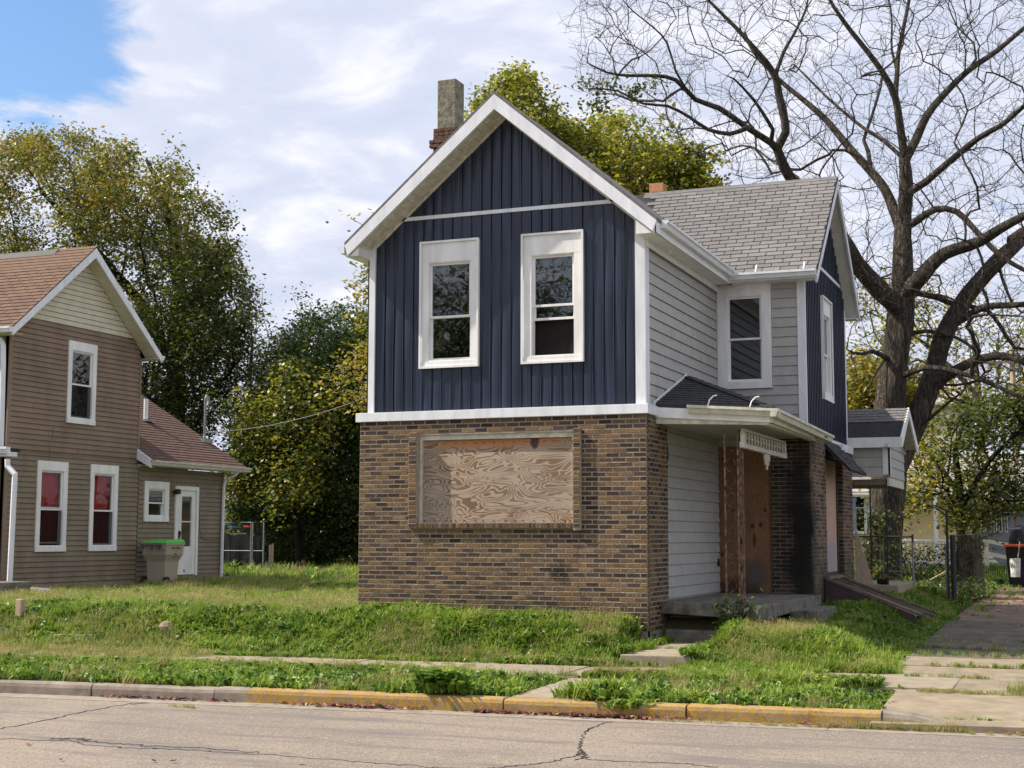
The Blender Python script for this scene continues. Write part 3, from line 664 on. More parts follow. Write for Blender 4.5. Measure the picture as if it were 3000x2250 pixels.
# ---- main roof: rake boards, soffits, deck
OV = -0.36; TIPL, TIPR = -4.66, 0.28; SL = 0.85
def roof_z(x): return 7.60-SL*abs(x+2.19)
deck = MB()
for sx, tip in ((-1, TIPL), (1, TIPR)):
    poly = [(-2.19, 7.60), (tip, roof_z(tip)), (tip, roof_z(tip)-0.05), (-2.19, 7.545)]
    deck.prism(poly, 1, OV-0.01, 10.4)
roof = deck.build('roof', 'shingle_grey_sheet', H)
m = MB()
for tip in (TIPL, TIPR):
    s = -1 if tip < -2 else 1
    zt = roof_z(tip)-0.052
    m.prism([(-2.19, 7.546), (tip, zt), (tip-s*0.06, zt-0.15), (-2.19, 7.546-0.225)], 1, OV-0.012, OV+0.03)
m.build('rake_board', 'white_aluminium', roof)
# soffit panels under the left and right rake (one by one)
for s, tip in ((-1, TIPL), (1, TIPR)):
    n = 23
    for i in range(n):
        xa = -2.19+s*(abs(tip+2.19)-0.06)*i/n; xb = -2.19+s*(abs(tip+2.19)-0.06)*(i+1)/n-s*0.006
        za = 7.335-SL*abs(xa+2.19); zb = 7.335-SL*abs(xb+2.19)
        mm = MB(); mm.hexa([(xa, OV+0.03, za), (xb, OV+0.03, zb), (xb, 0.10, zb), (xa, 0.10, za), (xa, OV+0.03, za+.012), (xb, OV+0.03, zb+.012), (xb, 0.10, zb+.012), (xa, 0.10, za+.012)])
        mm.build('soffit_panel', 'old_white' if s < 0 else 'white_paint', roof)
    mm = MB(UF); xa, xb = -2.19, tip-s*0.25
    mm.hexa([(xa, 0.001, 7.29), (xb, 0.001, 7.29-SL*abs(xb+2.19)), (xb, 0.03, 7.29-SL*abs(xb+2.19)), (xa, 0.03, 7.29), (xa, 0.001, 7.332), (xb, 0.001, 7.332-SL*abs(xb+2.19)), (xb, 0.03, 7.332-SL*abs(xb+2.19)), (xa, 0.03, 7.332)])
    mm.build('frieze_board', 'old_white', roof)
# eave soffits and gutters
m = MB(); m.box(0.012-0.03, 0.25, 0.105, 4.14, 5.285, 5.30); m.box(0.245, 0.265, OV+0.03, 4.12, 5.285, 5.50); m.box(-4.64, -4.452, 0.105, 9, 5.285, 5.30); m.box(-4.655, -4.64, OV+0.03, 10, 5.285, 5.48)
m.box(0.012-0.03, 0.012, 0.10, 4.45, 5.19, 5.284)
m.build('eave_soffit', 'white_paint', roof)
m = MB(); m.hexa([(-0.03, OV+.03, 5.285), (0.262, OV+.03, 5.285), (0.262, .104, 5.285), (-0.03, .104, 5.285), (-0.03, OV+.03, 5.56), (0.262, OV+.03, 5.46), (0.262, .104, 5.46), (-0.03, .104, 5.56)]); m.build('eave_return', 'white_paint', roof)
m = MB(); m.hexa([(-4.64, OV+.03, 5.29), (-4.44, OV+.03, 5.29), (-4.44, .104, 5.29), (-4.64, .104, 5.29), (-4.64, OV+.03, 5.44), (-4.44, OV+.03, 5.52), (-4.44, .104, 5.52), (-4.64, .104, 5.44)]); m.build('eave_return', 'white_paint', roof)
m = MB(); gutter_mb(m, (0.267, OV+0.25, 5.50), (0.267, 4.02, 5.49), out=(1, 0)); m.build('gutter', 'white_aluminium', roof)
m = MB(); gutter_mb(m, (-4.657, OV-0.02, 5.44), (-4.657, 10.2, 5.47), out=(-1, 0)); m.build('gutter', 'white_aluminium', roof)
m = MB(); m.tube([(0.10, 0.9, 5.285), (0.10, 0.92, 5.25), (0.12, 0.96, 5.23)], 0.012, 6); m.build('hook', 'white_aluminium', roof)

# ---- side wall facing the porch (grey horizontal siding)
SF = SIDE(-0.05)
YW = 4.42; XW = 1.445
m = MB(SF); m.box(0.12, YW+0.2, -0.12, -0.012, -0.1, 5.3); sw = m.build('grey_wall', 'grey_siding', H)
clapboards(H, sw, 'siding_board', SF, 0.165, YW-0.05, 2.905, 5.20, 0.1636, [], 'grey_siding', lip=0.016, sag=0.004)
clapboards(H, sw, 'siding_board', SF, 1.075, YW-0.02, 0.135, 2.62, 0.1636, [], 'grey_siding', lip=0.016, sag=0.006)
m = MB(SF); m.box(YW-0.05, YW-0.012, 0.0, 0.022, 3.45, 5.25); m.build('corner_channel', 'grey_siding', sw)
m = MB(SF); m.box(4.22, 4.30, 0.012, 0.03, 0.55, 0.68); m.tube([(1.10, 0.03, 2.5), (1.09, 0.05, 2.35), (1.12, 0.05, 2.2), (1.10, 0.03, 2.1)], 0.010, 5); m.build('outlet_hole', 'black_metal', sw)
# rest of the body, unseen sides
m = MB(); m.box(-4.43, -0.20, 0.24, 10.0, -0.4, 5.28); m.prism([(-4.40, 5.281), (0.0, 5.281), (-2.19, 7.2)], 1, 0.26, 10.0)
m.box(-4.50, -4.435, 0.12, 10.0, 2.7, 5.28); m.box(-4.53, -4.44, 0.105, 10.0, -0.4, 2.69)
m.build('body', 'interior_dark', H)
m = MB(); m.box(-4.535, -4.531, 0.11, 10.0, -0.4, 2.69); m.box(-4.505, -4.501, 0.13, 10.0, 2.9, 5.28); m.build('left_wall', 'grey_siding', H)

# ---- side wing: front wall
WF = FRONT(YW); WS = SIDE(XW); YB = 8.62; YR = 6.52
wwin = (-0.045, 0.892, 3.53, 5.32)
m = wall_with_holes(WF, -0.04, XW-0.01, 2.4, 5.36, [(wwin[0]+.12, wwin[1]-.12, wwin[2]+.07, wwin[3]-.08)], d0=-0.12, d1=-0.012); fw = m.build('wing_wall', 'grey_siding', H)
clapboards(H, fw, 'siding_board', WF, 0.90, XW-0.115, 2.75, 5.33, 0.1636, [(-.1, .895, 3.52, 5.4)], 'grey_siding', lip=0.014)
clapboards(H, fw, 'siding_board', WF, -0.03, 0.898, 2.75, 3.52, 0.1636, [], 'grey_siding', lip=0.014)
wf_, bf_ = window_unit(H, WF, *wwin, o=(.175, .155, .11, .205), split=0.5, bead=False, depth=0.028, room=0.5)
m = MB(WF); m.box(XW-0.112, XW+0.002, -0.01, 0.03, 2.62, 5.36); m.F = WS; m.box(YW-0.03, YW+0.045, 0.0025, 0.022, 2.62, 5.36); m.build('corner_board', 'white_aluminium', H)
# ---- side wing: gable wall of narrow vertical blue planks
swin = (5.96, 6.93, 3.46, 5.31)
def wrake(y): return 7.42-0.90*abs(y-YR)
m = wall_with_holes(WS, YW+0.01, YB, 2.45, 5.40, [(swin[0]+.08, swin[1]-.08, swin[2]+.05, swin[3]-.05)], d0=-0.12, d1=-0.004)
m.prism([(YW+0.12, 5.40), (YB-0.1, 5.40), (YR, 7.25)], 1, -0.12, -0.012); gw = m.build('gable_wall', 'blue_siding', H)
n = 26; y0, y1 = YW+0.046, YB-0.10; pp = (y1-y0)/n
for i in range(n):
    a = y0+i*pp; b = a+pp-0.001
    segs = [(lambda u: 2.79, lambda u: min(5.775, wrake(u)))]
    if a < swin[1]-.02 and b > swin[0]+.02: segs = [(lambda u: 2.79, lambda u: swin[2]-0.004), (lambda u: swin[3]+0.004, lambda u: min(5.775, wrake(u)))]
    segs.append((lambda u: 5.83, lambda u: wrake(u)))
    for z0f, z1f in segs:
        if max(z1f(a)-z0f(a), z1f(b)-z0f(b)) < 0.03: continue
        plank_mb(WS, a, b, z0f, (lambda u, z0f=z0f, z1f=z1f: max(z1f(u), z0f(u)+0.005)), 0.006, rib=0.022, nz=1, ribw=0.028).build('siding_plank', 'blue_siding', gw, recalc=False)
m = MB(WS); m.box(5.0, YB-.55, -0.01, 0.03, 5.772, 5.832); m.build('trim_board', 'white_aluminium', H)
m = MB(WS); m.box(YB-0.10, YB, -0.01, 0.03, 2.9, 5.42); m.build('corner_board', 'white_aluminium', H)
m = MB(WS); m.box(YW+0.1, YB-0.2, 0.0, 0.034, 2.735, 2.79); m.build('trim_board', 'white_aluminium', H)
window_unit(H, WS, *swin, o=(.13, .13, .13, .30), split=0.5, bead=True, depth=0.03, room=0.5)
# ---- wing roof
WO = 1.72; EF = 4.10; WSL = 0.895; ZR = 7.56
def wroof(y): return ZR-WSL*abs(y-YR)
m = MB()
for s, ey in ((-1, EF), (1, 8.92)):
    m.prism([(YR, ZR), (ey, wroof(ey)), (ey, wroof(ey)-0.05), (YR, ZR-0.056)], 0, -2.25, WO)
wr = m.build('wing_roof', 'roof_felt', H)
m = MB()
for s, ey in ((-1, EF), (1, 8.92)):
    zt = wroof(ey)-0.052; m.prism([(YR, ZR-0.058), (ey, zt), (ey+(0.05 if s < 0 else -0.05), zt-0.12), (YR, ZR-0.058-0.17)], 0, WO-0.03, WO+0.003)
m.build('rake_board', 'white_aluminium', wr)
n = 18
for s, ey in ((-1, EF), (1, 8.92)):
    for i in range(n):
        ya = YR+s*(abs(ey-YR)-0.04)*i/n; yb = YR+s*(abs(ey-YR)-0.04)*(i+1)/n-s*0.006
        za = 7.40-WSL*abs(ya-YR); zb = 7.40-WSL*abs(yb-YR)
        mm = MB(); mm.hexa([(XW, ya, za), (XW, yb, zb), (WO-0.03, yb, zb), (WO-0.03, ya, za), (XW, ya, za+.01), (XW, yb, zb+.01), (WO-0.03, yb, zb+.01), (WO-0.03, ya, za+.01)])
        mm.build('soffit_panel', 'white_paint', wr)
m = MB(); m.box(0.27, WO-0.03, EF+0.0, YW-0.005, 5.30, 5.315); m.box(0.27, WO-0.031, EF-0.012, EF+0.008, 5.30, wroof(EF)-0.055); m.box(XW+.002, WO-.035, 8.6, 8.92, 5.25, 5.265); m.build('eave_soffit', 'white_paint', wr)
m = MB(); gutter_mb(m, (0.268, EF-0.013, 5.44), (WO+0.0, EF-0.013, 5.435), out=(0, -1)); m.box(0.262, 0.39, EF-.14, EF, 5.37, 5.385); m.build('gutter', 'white_aluminium', wr)
m = MB()
for x in (0.72, 1.52): m = MB(); m.beam((x, EF-0.10, 5.44), (x, EF+0.02, 5.58), 0.022, 0.006); m.beam((x, EF+0.015, 5.585), (x, EF+0.045, 5.53), 0.022, 0.006); m.build('gutter_strap', 'white_aluminium', wr)
# shingles of the wing roof, one by one (seen part)
ang = math.atan(WSL); SLEN = math.hypot(YR-EF, ZR-wroof(EF)); EXP = 0.127; TW = 0.305
gx_ = .007; ge = EXP-.010; sm = MB(); sm.hexa([(-TW/2+gx_, 0, 0.0), (TW/2-gx_, 0, 0.0), (TW/2-gx_, ge, -.01), (-TW/2+gx_, ge, -.01), (-TW/2+gx_, 0, 0.018), (TW/2-gx_, 0, 0.018), (TW/2-gx_, ge, 0.010), (-TW/2+gx_, ge, 0.010)])
so_ = sm.build('shingle', 'shingle_grey', wr); smesh = so_.data; D.objects.remove(so_)
rest = MB(); cnt = 0; nr = int(SLEN/EXP)
for r in range(nr+1):
    d = r*EXP; y = EF-0.02+d*math.cos(ang); z = wroof(EF)-0.018+d*math.sin(ang)
    off = (r % 2)*TW/2+((r*7) % 3)*0.012; x = WO-TW/2-off+TW*0.5
    while x > -1.75:
        xr = min(x+TW/2, WO+0.0); xl = x-TW/2
        vis_x = 0.30-(y-EF)*0.62             # hidden beyond the front roof
        if xr-xl > 0.28 and x > vis_x and cnt < 296:
            instance(smesh, 'shingle', wr, (x, y, z+random.uniform(0, .002)), rot=(ang+random.uniform(-.004, .004), 0, 0)); cnt += 1
        elif xr > xl+0.03:
            rest.hexa([(xl+gx_, y, z), (xr-gx_, y, z), (xr-gx_, y+ge*math.cos(ang), z+ge*math.sin(ang)-.01), (xl+gx_, y+ge*math.cos(ang), z+ge*math.sin(ang)-.01), (xl+gx_, y-.012, z+.013), (xr-gx_, y-.012, z+.013), (xr-gx_, y+ge*math.cos(ang)-.006, z+ge*math.sin(ang)+.007), (xl+gx_, y+ge*math.cos(ang)-.006, z+ge*math.sin(ang)+.007)])
        x -= TW
o = rest.build('shingle_field', 'shingle_grey', wr); tag(o, kind='stuff')
m = MB(); k = 0; x = WO-0.01
while x > -1.9:
    m.prism([(YR-0.13, ZR-0.105), (YR, ZR+0.012), (YR+0.13, ZR-0.105), (YR, ZR+0.022)], 0, x-0.135, x); x -= 0.14
m.build('ridge_cap', 'shingle_grey_sheet', wr)

# ---- chimneys
CY = 1.55; q0 = onY(1282, 236, CY); q1 = onY(1335, 226, CY); qb = onY(1282, 379, CY); CX0, CX1, CZT, CZB = q0[0], q1[0], q0[2], qb[2]
CWD = onX(1360, 246, CX1)[1]-CY
m = MB(); m.box(CX0, CX1, CY, CY+max(.34, min(CWD, .5)), CZB, CZT)
ch = m.build('chimney', 'chimney_stucco', H, 'tall square chimney of moss-stained concrete on a ragged brick base', bevel=0.012)
CD = max(.34, min(CWD, .5))
def rough_bricks(name, x0, x1, y0, y1, z0, z1, parent, matn):
    z = z0; r = 0
    while z < z1-0.03:
        e_ = 0.0
        if z1-z0 > 0.4: e_ = (0.05 if 0.36 < (z-z0)/(z1-z0) < 0.62 else 0.0)
        for fc in range(2):
            u0, u1 = ((x0-e_, x1+e_) if fc == 0 else (y0, y1+e_)); u = u0-(r % 2)*0.1
            while u < u1:
                a, b = max(u, u0), min(u+0.19, u1)
                if b-a > 0.03:
                    m = MB(FRONT(y0-e_) if fc == 0 else SIDE(x1+e_)); m.box(a, b, -0.09, random.uniform(0, .012), z, z+0.058); m.build(name, matn, parent, bevel=0.006)
                u += 0.2
        z += CO; r += 1
m = MB(); m.box(CX0-.01, CX1+.02, CY-.01, CY+CD+.01, 5.0, CZB-.005); m.build('chimney_core', 'pink_brick', ch)
rough_bricks('brick', CX0-.045, CX1+.06, CY-.05, CY+CD+.05, CZB-.60, CZB-.01, ch, 'pink_brick')
m = MB(); c0_ = onY(1902, 538, 8.0); c1_ = onY(1943, 532, 8.0); xx0, xx1 = c0_[0], c1_[0]; zt = c0_[2]
m.box(xx0, xx1, 8.0, 8.26, 7.0, zt-0.002); c2 = m.build('chimney', 'flue_tile', H, 'short orange clay flue on a low brick cap behind the ridge', bevel=0.01)
m = MB(); m.box(xx0-0.16, xx1+0.14, 7.86, 8.42, 5.9, zt-0.27); m.build('chimney_core', 'pink_brick', c2)
for i in range(3):
    xa = xx0-0.17+i*(xx1-xx0+0.33)/3; m = MB(); m.box(xa, xa+(xx1-xx0+0.33)/3-.012, 7.84, 7.95, zt-0.34, zt-0.265); m.build('brick', 'pink_brick', c2, bevel=.006)
    m = MB(); m.box(xa+.05, xa+.05+(xx1-xx0+0.1)/3-.012, 7.90, 8.1, zt-0.262, zt-0.20); m.build('brick', 'pink_brick', c2, bevel=.006)

# ================================================================== PORCH CORNER
# wing ground floor: door boarded with plywood, brick beside it
DX0, DX1, DZ0, DZ1 = -0.12, 0.83, 0.11, 2.55
m = MB(WF); m.box(-0.05, XW+0.03, -0.12, -0.004, -0.3, 2.74); m.build('porch_wall', 'grey_siding', H)
m = MB(WF); m.box(0.84, XW+0.05, -0.004, 0.045, -0.3, 2.70)
bw2 = m.build('porch_brick_wall', 'mortar_sooty', H)
jb = MB(); jb.F = FRONT(YW-0.045)
for k in range(int(2.95/CO)):
    z0 = 2.70-(k+1)*CO+0.005; z1 = 2.70-k*CO-0.005; u1 = XW+0.05; u0 = u1-(L_ if k % 2 else PITCHB/2-J/2)
    while u1 > 0.86:
        jb.ct = random.random(); brick_mb(jb, max(u0, 0.845), u1, z0, z1); u1 = u0-J; u0 = u1-L_
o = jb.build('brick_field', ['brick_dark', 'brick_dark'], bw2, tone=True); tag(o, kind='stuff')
m = MB(WF); nx = 6; X = np.linspace(-0.045, DX1, nx+1)
dp = [0.014+0.02*math.sin(PI*i/nx) for i in range(nx+1)]
for i in range(nx): m.hexa([(X[i], dp[i], DZ0), (X[i+1], dp[i+1], DZ0), (X[i+1], dp[i+1]-.013, DZ0), (X[i], dp[i]-.013, DZ0), (X[i], dp[i], DZ1), (X[i+1], dp[i+1], DZ1), (X[i+1], dp[i+1]-.013, DZ1), (X[i], dp[i]-.013, DZ1)])
m.build('plywood_door', 'plywood_orange', H, 'orange plywood sheet closing the front doorway, dark-stained at the bottom')
# wing gable wall, ground floor: two brick piers with a boarded window between
XB = XW+0.075
m = MB(SIDE(XB)); m.box(YW-0.02, 5.74, -0.2, 0.0, -0.45, 2.72); p1 = m.build('brick_pier', 'mortar_sooty', H)
jb = MB(SIDE(XB)); tot = MB(SIDE(XB))
def pier(jb, u0_, u1_, ztop, F, zb=-0.35):
    jb.F = F
    for k in range(int((ztop-zb)/CO)):
        z0 = ztop-(k+1)*CO+0.005; z1 = ztop-k*CO-0.005; a = u0_+0.002; b = a+(L_ if k % 2 else PITCHB/2-J/2)
        while a < u1_-0.02: jb.ct = random.random(); brick_mb(jb, a, min(b, u1_-0.002), z0, z1); a = b+J; b = a+L_
pier(jb, YW-0.02, 5.74, 2.72, SIDE(XB)); o = jb.build('brick_field', ['brick_joined', 'brick_joined'], p1, tone=True); tag(o, kind='stuff')
m = MB(SIDE(XB)); m.box(7.58, 8.72, -0.2, 0.0, -0.45, 2.62); p2 = m.build('brick_pier', 'mortar_sooty', H)
jb = MB(); pier(jb, 7.58, 8.72, 2.62, SIDE(XB)); pier(jb, XW-.02, XB, 2.62, FRONT(7.58)); o = jb.build('brick_field', ['brick_joined', 'brick_joined'], p2, tone=True); tag(o, kind='stuff')
m = MB(SIDE(XB)); m.box(7.53, 8.80, -0.2, 0.03, 2.625, 2.76); m.build('band_board', 'white_aluminium', H)
m = MB(SIDE(XB)); m.box(YW+0.1, 5.76, -0.06, 0.025, 2.725, 2.80); m.box(YW-.10, YW+.1, -0.16, 0.05, 2.72, 2.83); m.build('band_board', 'white_aluminium', H)
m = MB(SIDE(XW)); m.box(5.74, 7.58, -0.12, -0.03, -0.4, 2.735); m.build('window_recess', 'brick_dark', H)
m = MB(SIDE(XW)); nz_ = 8; yy = np.linspace(5.76, 7.36, 7)
for i in range(6):
    for j in range(nz_):
        za = 0.42+(2.42-0.42)*j/nz_; zb = 0.42+(2.42-0.42)*(j+1)/nz_
        f = lambda i_, z: -0.02+0.07*math.sin(PI*i_/6)*math.sin(PI*(z-.42)/2.0)
        m.face([(yy[i], f(i, za), za), (yy[i+1], f(i+1, za), za), (yy[i+1], f(i+1, zb), zb), (yy[i], f(i, zb), zb)])
m.build('plywood_sheet', 'plywood_grey', H, 'warped plywood over the side window, grey at its foot', smooth=True)
m = MB(); m.box(XW-.02, XB+.03, 5.75, 7.56, 0.18, 0.30); m.build('window_sill', 'weathered_wood', H)
m = MB(); a0 = (XW+.02, 5.60, 2.74); 
m.prism([(XW+0.0, 2.735), (XW+0.50, 2.20), (XW+0.50, 2.16), (XW+0.0, 2.66)], 1, 5.72, 7.60); aw = m.build('awning', 'shingle_black', H, 'small black shingled awning over the boarded side window')
sm = MB(); asl = math.atan2(0.54, 0.50)
for r in range(5):
    for q in range(6):
        t0, t1 = r/5, (r+1.12)/5; ya = 5.70+q*.32-(r % 2)*.1; yb = min(ya+.315, 7.63); ya = max(ya, 5.70)
        w = random.uniform(-.012, .012)
        X0 = XW+.50*(1-t0)+.012; X1 = XW+.50*(1-t1)+.002; Z0 = 2.20+.54*t0-.012+w; Z1 = 2.20+.54*t1+.004
        if r < 4 or True: sm.hexa([(X0, ya, Z0), (X0, yb, Z0+w), (X1, yb, Z1), (X1, ya, Z1), (X0+.008, ya, Z0+.012), (X0+.008, yb, Z0+.012+w), (X1+.004, yb, Z1+.006), (X1+.004, ya, Z1+.006)])
sm.build('shingle_course', 'shingle_black', aw)
m = MB(); m.beam((XB-.02, 7.28, 2.62), (XB+.03, 7.28, 2.62), .02); m.beam((XB+.03, 7.28, 2.62), (XB+.03, 7.28, 2.40), .02); m.beam((XB+.03, 7.45, 2.66), (XB+.03, 7.28, 2.63), .02); m.build('bracket', 'white_aluminium', H)

# porch roof (corner roof, sagging to the outer corner)
PX, PY = 1.66, 0.47
zL, zC, zR_, zA = 2.90, 2.80, 2.74, 3.53
A_ = (-0.04, 2.29, zA); B_ = (-0.04, PY, zL+.04); C_ = (PX, PY, zC+.03); E_ = (PX+.02, YW+.28, zR_+.03); G_ = (-0.04, YW-.01, zA+.02); G2 = (1.5, YW-.01, zR_+.12)
m = MB(); th = 0.05
def slabtri(m, P, t=0.05):
    n = len(P); m.faces(P+[(p[0], p[1], p[2]-t) for p in P], [tuple(range(n)), tuple(range(n, 2*n))[::-1]]+[(i, n+i, n+(i+1) % n, (i+1) % n) for i in range(n)])
slabtri(m, [B_, C_, A_]); slabtri(m, [A_, C_, E_, (1.5, YW-.01, zR_+.11), G_])
pr = m.build('porch_roof', 'shingle_black', H, 'low black shingled roof over the corner porch, sagging outward')
sm = MB()      # shingle courses standing proud on the front slope
for r in range(13):
    t0, t1 = r/13, (r+1)/13
    def row(t, dz): 
        a = [B_[i]+(A_[i]-B_[i])*t for i in range(3)]; c = [C_[i]+(A_[i]-C_[i])*t for i in range(3)]; return a, c
    a0, c0_ = row(t0, 0); a1, c1_ = row(min(1, t1+.01), 0); Lr = c0_[0]-a0[0]; nq = max(1, int(Lr/.30))
    for q in range(nq):
        f0 = (q+(.5 if r % 2 and q else 0))/nq; f1 = min(1, (q+1+(.5 if r % 2 else 0))/nq)-.012/max(Lr, .1)
        def lp(a, c, f, dz): return (a[0]+(c[0]-a[0])*f, a[1]+(c[1]-a[1])*f, a[2]+(c[2]-a[2])*f+dz)
        w = random.uniform(0, .006)
        sm.hexa([lp(a0, c0_, f0, .001), lp(a0, c0_, f1, .001), lp(a1, c1_, f1, .001), lp(a1, c1_, f0, .001), lp(a0, c0_, f0, .016+w), lp(a0, c0_, f1, .016+w), lp(a1, c1_, f1, .004), lp(a1, c1_, f0, .004)])
o = sm.build('shingle_field', 'shingle_black', pr); tag(o, kind='stuff')
sm = MB(); 
for i in range(11):
    a = [A_[k]+(C_[k]-A_[k])*i/11 for k in range(3)]; b = [A_[k]+(C_[k]-A_[k])*(i+1.1)/11 for k in range(3)]
    sm.beam((a[0], a[1], a[2]+.012), (b[0], b[1], b[2]+.022), .16, .012)
sm.build('hip_cap', 'shingle_black', pr)
m = MB()
m.beam((-0.02, PY-.02, zL+.055), (-0.02, 2.30, zA+.03), .012, .05); m.beam((-.015, PY-.03, zL+.06), (-.015, PY-.03, zL-.16), .012, .05)
m.build('flashing', 'white_paint', pr)
m = MB(); m.hexa([(0.0, PY-.03, zL-.15), (PX, PY-.03, zC-.17), (PX, PY+.0, zC-.17), (0.0, PY+.0, zL-.15), (0.0, PY-.03, zL-.005), (PX, PY-.03, zC-.02), (PX, PY+.0, zC-.02), (0.0, PY+.0, zL-.005)]); m.build('fascia', 'white_paint', pr)
m = MB(); m.hexa([(PX+.0, PY-.03, zC-.17), (PX+.03, PY-.03, zC-.17), (PX+.03, 3.7, zR_-.13), (PX+.0, 3.7, zR_-.13), (PX+.0, PY-.03, zC-.02), (PX+.03, PY-.03, zC-.02), (PX+.03, 3.7, zR_+.01), (PX, 3.7, zR_+.01)]); m.build('fascia', 'old_white', pr)
m = MB(); gutter_mb(m, (0.50, PY-.032, 2.905), (PX+.15, PY-.032, zC+.012), out=(0, -1), w=.12); m.build('gutter', 'old_white', pr)
m = MB(); gutter_mb(m, (PX+.032, PY-.15, zC+.012), (PX+.05, YW+.45, zR_-.01), out=(1, 0), w=.12); m.build('gutter', 'old_white', pr)
m = MB()
for x, z in ((0.82, 2.885), (1.42, 2.845)): m = MB(); m.tube([(x-.02, PY-.12, z), (x, PY-.10, z+.08), (x+.05, PY-.07, z+.14), (x+.10, PY-.05, z+.15)], .010, 5); m.build('gutter_strap', 'white_paint', pr)
m = MB(); m.box(0.0, PX-.01, PY+.11, YW-.06, 2.665, 2.68); m.build('porch_ceiling', 'grey_siding', pr)
m = MB(); m.hexa([(.0, PY+.002, 2.66), (PX-.02, PY+.002, 2.60), (PX-.02, PY+.10, 2.60), (.0, PY+.10, 2.66), (.0, PY+.002, 2.80), (PX-.02, PY+.002, 2.70), (PX-.02, PY+.10, 2.70), (.0, PY+.10, 2.80)]); m.build('porch_beam', 'old_white', pr)
m = MB(); m.box(PX-.12, PX-.02, PY+.12, YW-.2, 2.60, 2.70); m.build('porch_beam', 'old_white', pr)
m = MB(); m.box(1.60, 1.80, YW-.30, YW-.06, 2.66, 2.70); m.build('torn_felt', 'roof_felt', pr)
# turned spindle valance
vx = 1.21; ya, yb = 0.70, 3.75
m = MB(); m.box(vx-.02, vx+.02, ya, yb, 2.545, 2.575); m.box(vx-.035, vx+.035, ya-.03, yb+.03, 2.30, 2.335); m.box(vx-.022, vx+.022, ya, yb, 2.335, 2.37); m.box(vx-.028, vx+.028, ya, ya+.06, 2.37, 2.545); m.box(vx-.028, vx+.028, yb-.12, yb, 2.37, 2.545)
for (y, z) in ((yb+.035, 2.355), (ya-.035, 2.355)): m.box(vx-.03, vx+.03, y-.012, y+.012, z-.05, z+.03)
va = m.build('spindle_valance', 'old_white', H, 'cream turned-spindle valance hanging under the porch eave')
for i in range(14):
    y = ya+.20+(yb-ya-.42)*i/13; s_ = MB(); s_.lathe([(.010, 2.371), (.022, 2.39), (.012, 2.41), (.026, 2.455), (.012, 2.49), (.024, 2.51), (.012, 2.54)], (vx, y), 8); s_.build('spindle', 'old_white', va, smooth=True)
m = MB()
for dy, zb in ((-.16, 2.20), (-.09, 2.13), (0, 2.06), (.09, 2.13), (.16, 2.20)): m.box(vx-.012, vx+.012, 2.35+dy-.026, 2.35+dy+.026, zb, 2.298)
m.build('drop_bracket', 'old_white', va)
# rusty ornamental corner post
def iron_col(name, pts, zb, zt, parent, matn, w=.022, scroll=True):
    m = MB()
    for (x, y) in pts: m.box(x-w/2, x+w/2, y-w/2, y+w/2, zb, zt)
    if scroll:
        (xa, ya_), (xb, yb_) = pts[0], pts[1]; nn = 9
        for i in range(nn):
            z0 = zb+.12+(zt-zb-.24)*i/nn; hh = (zt-zb-.24)/nn; P = []
            for k in range(15):
                a = k/14*2*PI*1.15; r = 0.48*(1-k/22); P.append((xa+(xb-xa)*(.5+r*math.sin(a)), ya_+(yb_-ya_)*(.5+r*math.sin(a)), z0+hh*.5-hh*.45*math.cos(a)*(1-k/30)))
            m.tube(P, .0035, 4)
    return m.build(name, matn, parent)
pc = thing('iron_porch_post', 'rusty wrought-iron corner post with scrollwork standing on the porch slab', 'porch post', (1.12, .72, .1))
iron_col('post_panel', [(1.14, .70), (0.95, .70)], .105, 2.56, pc, 'rust'); iron_col('post_panel', [(1.16, .76), (1.16, .92)], .105, 2.56, pc, 'rust')
m = MB(); m.box(.92, .99, .67, .73, .10, .125); m.box(1.09, 1.19, .66, .78, .10, .13); m.box(1.13, 1.19, .89, .96, .10, .125); m.build('foot', 'rust', pc)
# porch slab
def slab(m, P, z0s, z1s): m.hexa([(*p, z) for p, z in zip(P, z0s)]+[(*p, z) for p, z in zip(P, z1s)])
ps = thing('porch_slab', 'cracked grey concrete porch slab in front of the boarded doorway', 'porch slab', (.8, 2.4, 0))
m = MB(); slab(m, [(0.012, .62), (1.22, .46), (1.26, YW-.06), (0.012, YW-.06)], [-.05, -.09, -.05, -.05], [.12, .10, .11, .11]); m.build('slab', 'dark_concrete', ps, bevel=.012)
m = MB(); slab(m, [(1.232, .47), (1.50, .40), (1.66, 4.25), (1.27, 4.25)], [-.09, -.12, -.05, -.05], [.098, .088, .105, .11]); m.build('slab', 'dark_concrete', ps, bevel=.018)
m = MB(); m.box(1.20, 1.27, .455, .47, -.02, .07); m.build('mortar_patch', 'mortar', ps, bevel=.01)
m = MB(); m.box(0.03, 1.3, 1.0, 4.3, -.5, -.095); m.build('foundation', 'dark_concrete', ps)
m = MB(); m.box(.10, 1.05, .50, .98, -.46, -.27); m.build('step', 'dark_concrete', ps, bevel=.02)
st = MB(); st.box(1.52, 1.95, 2.3, 3.9, -.42, -.05); st.build('step', 'dark_concrete', ps, bevel=.02)

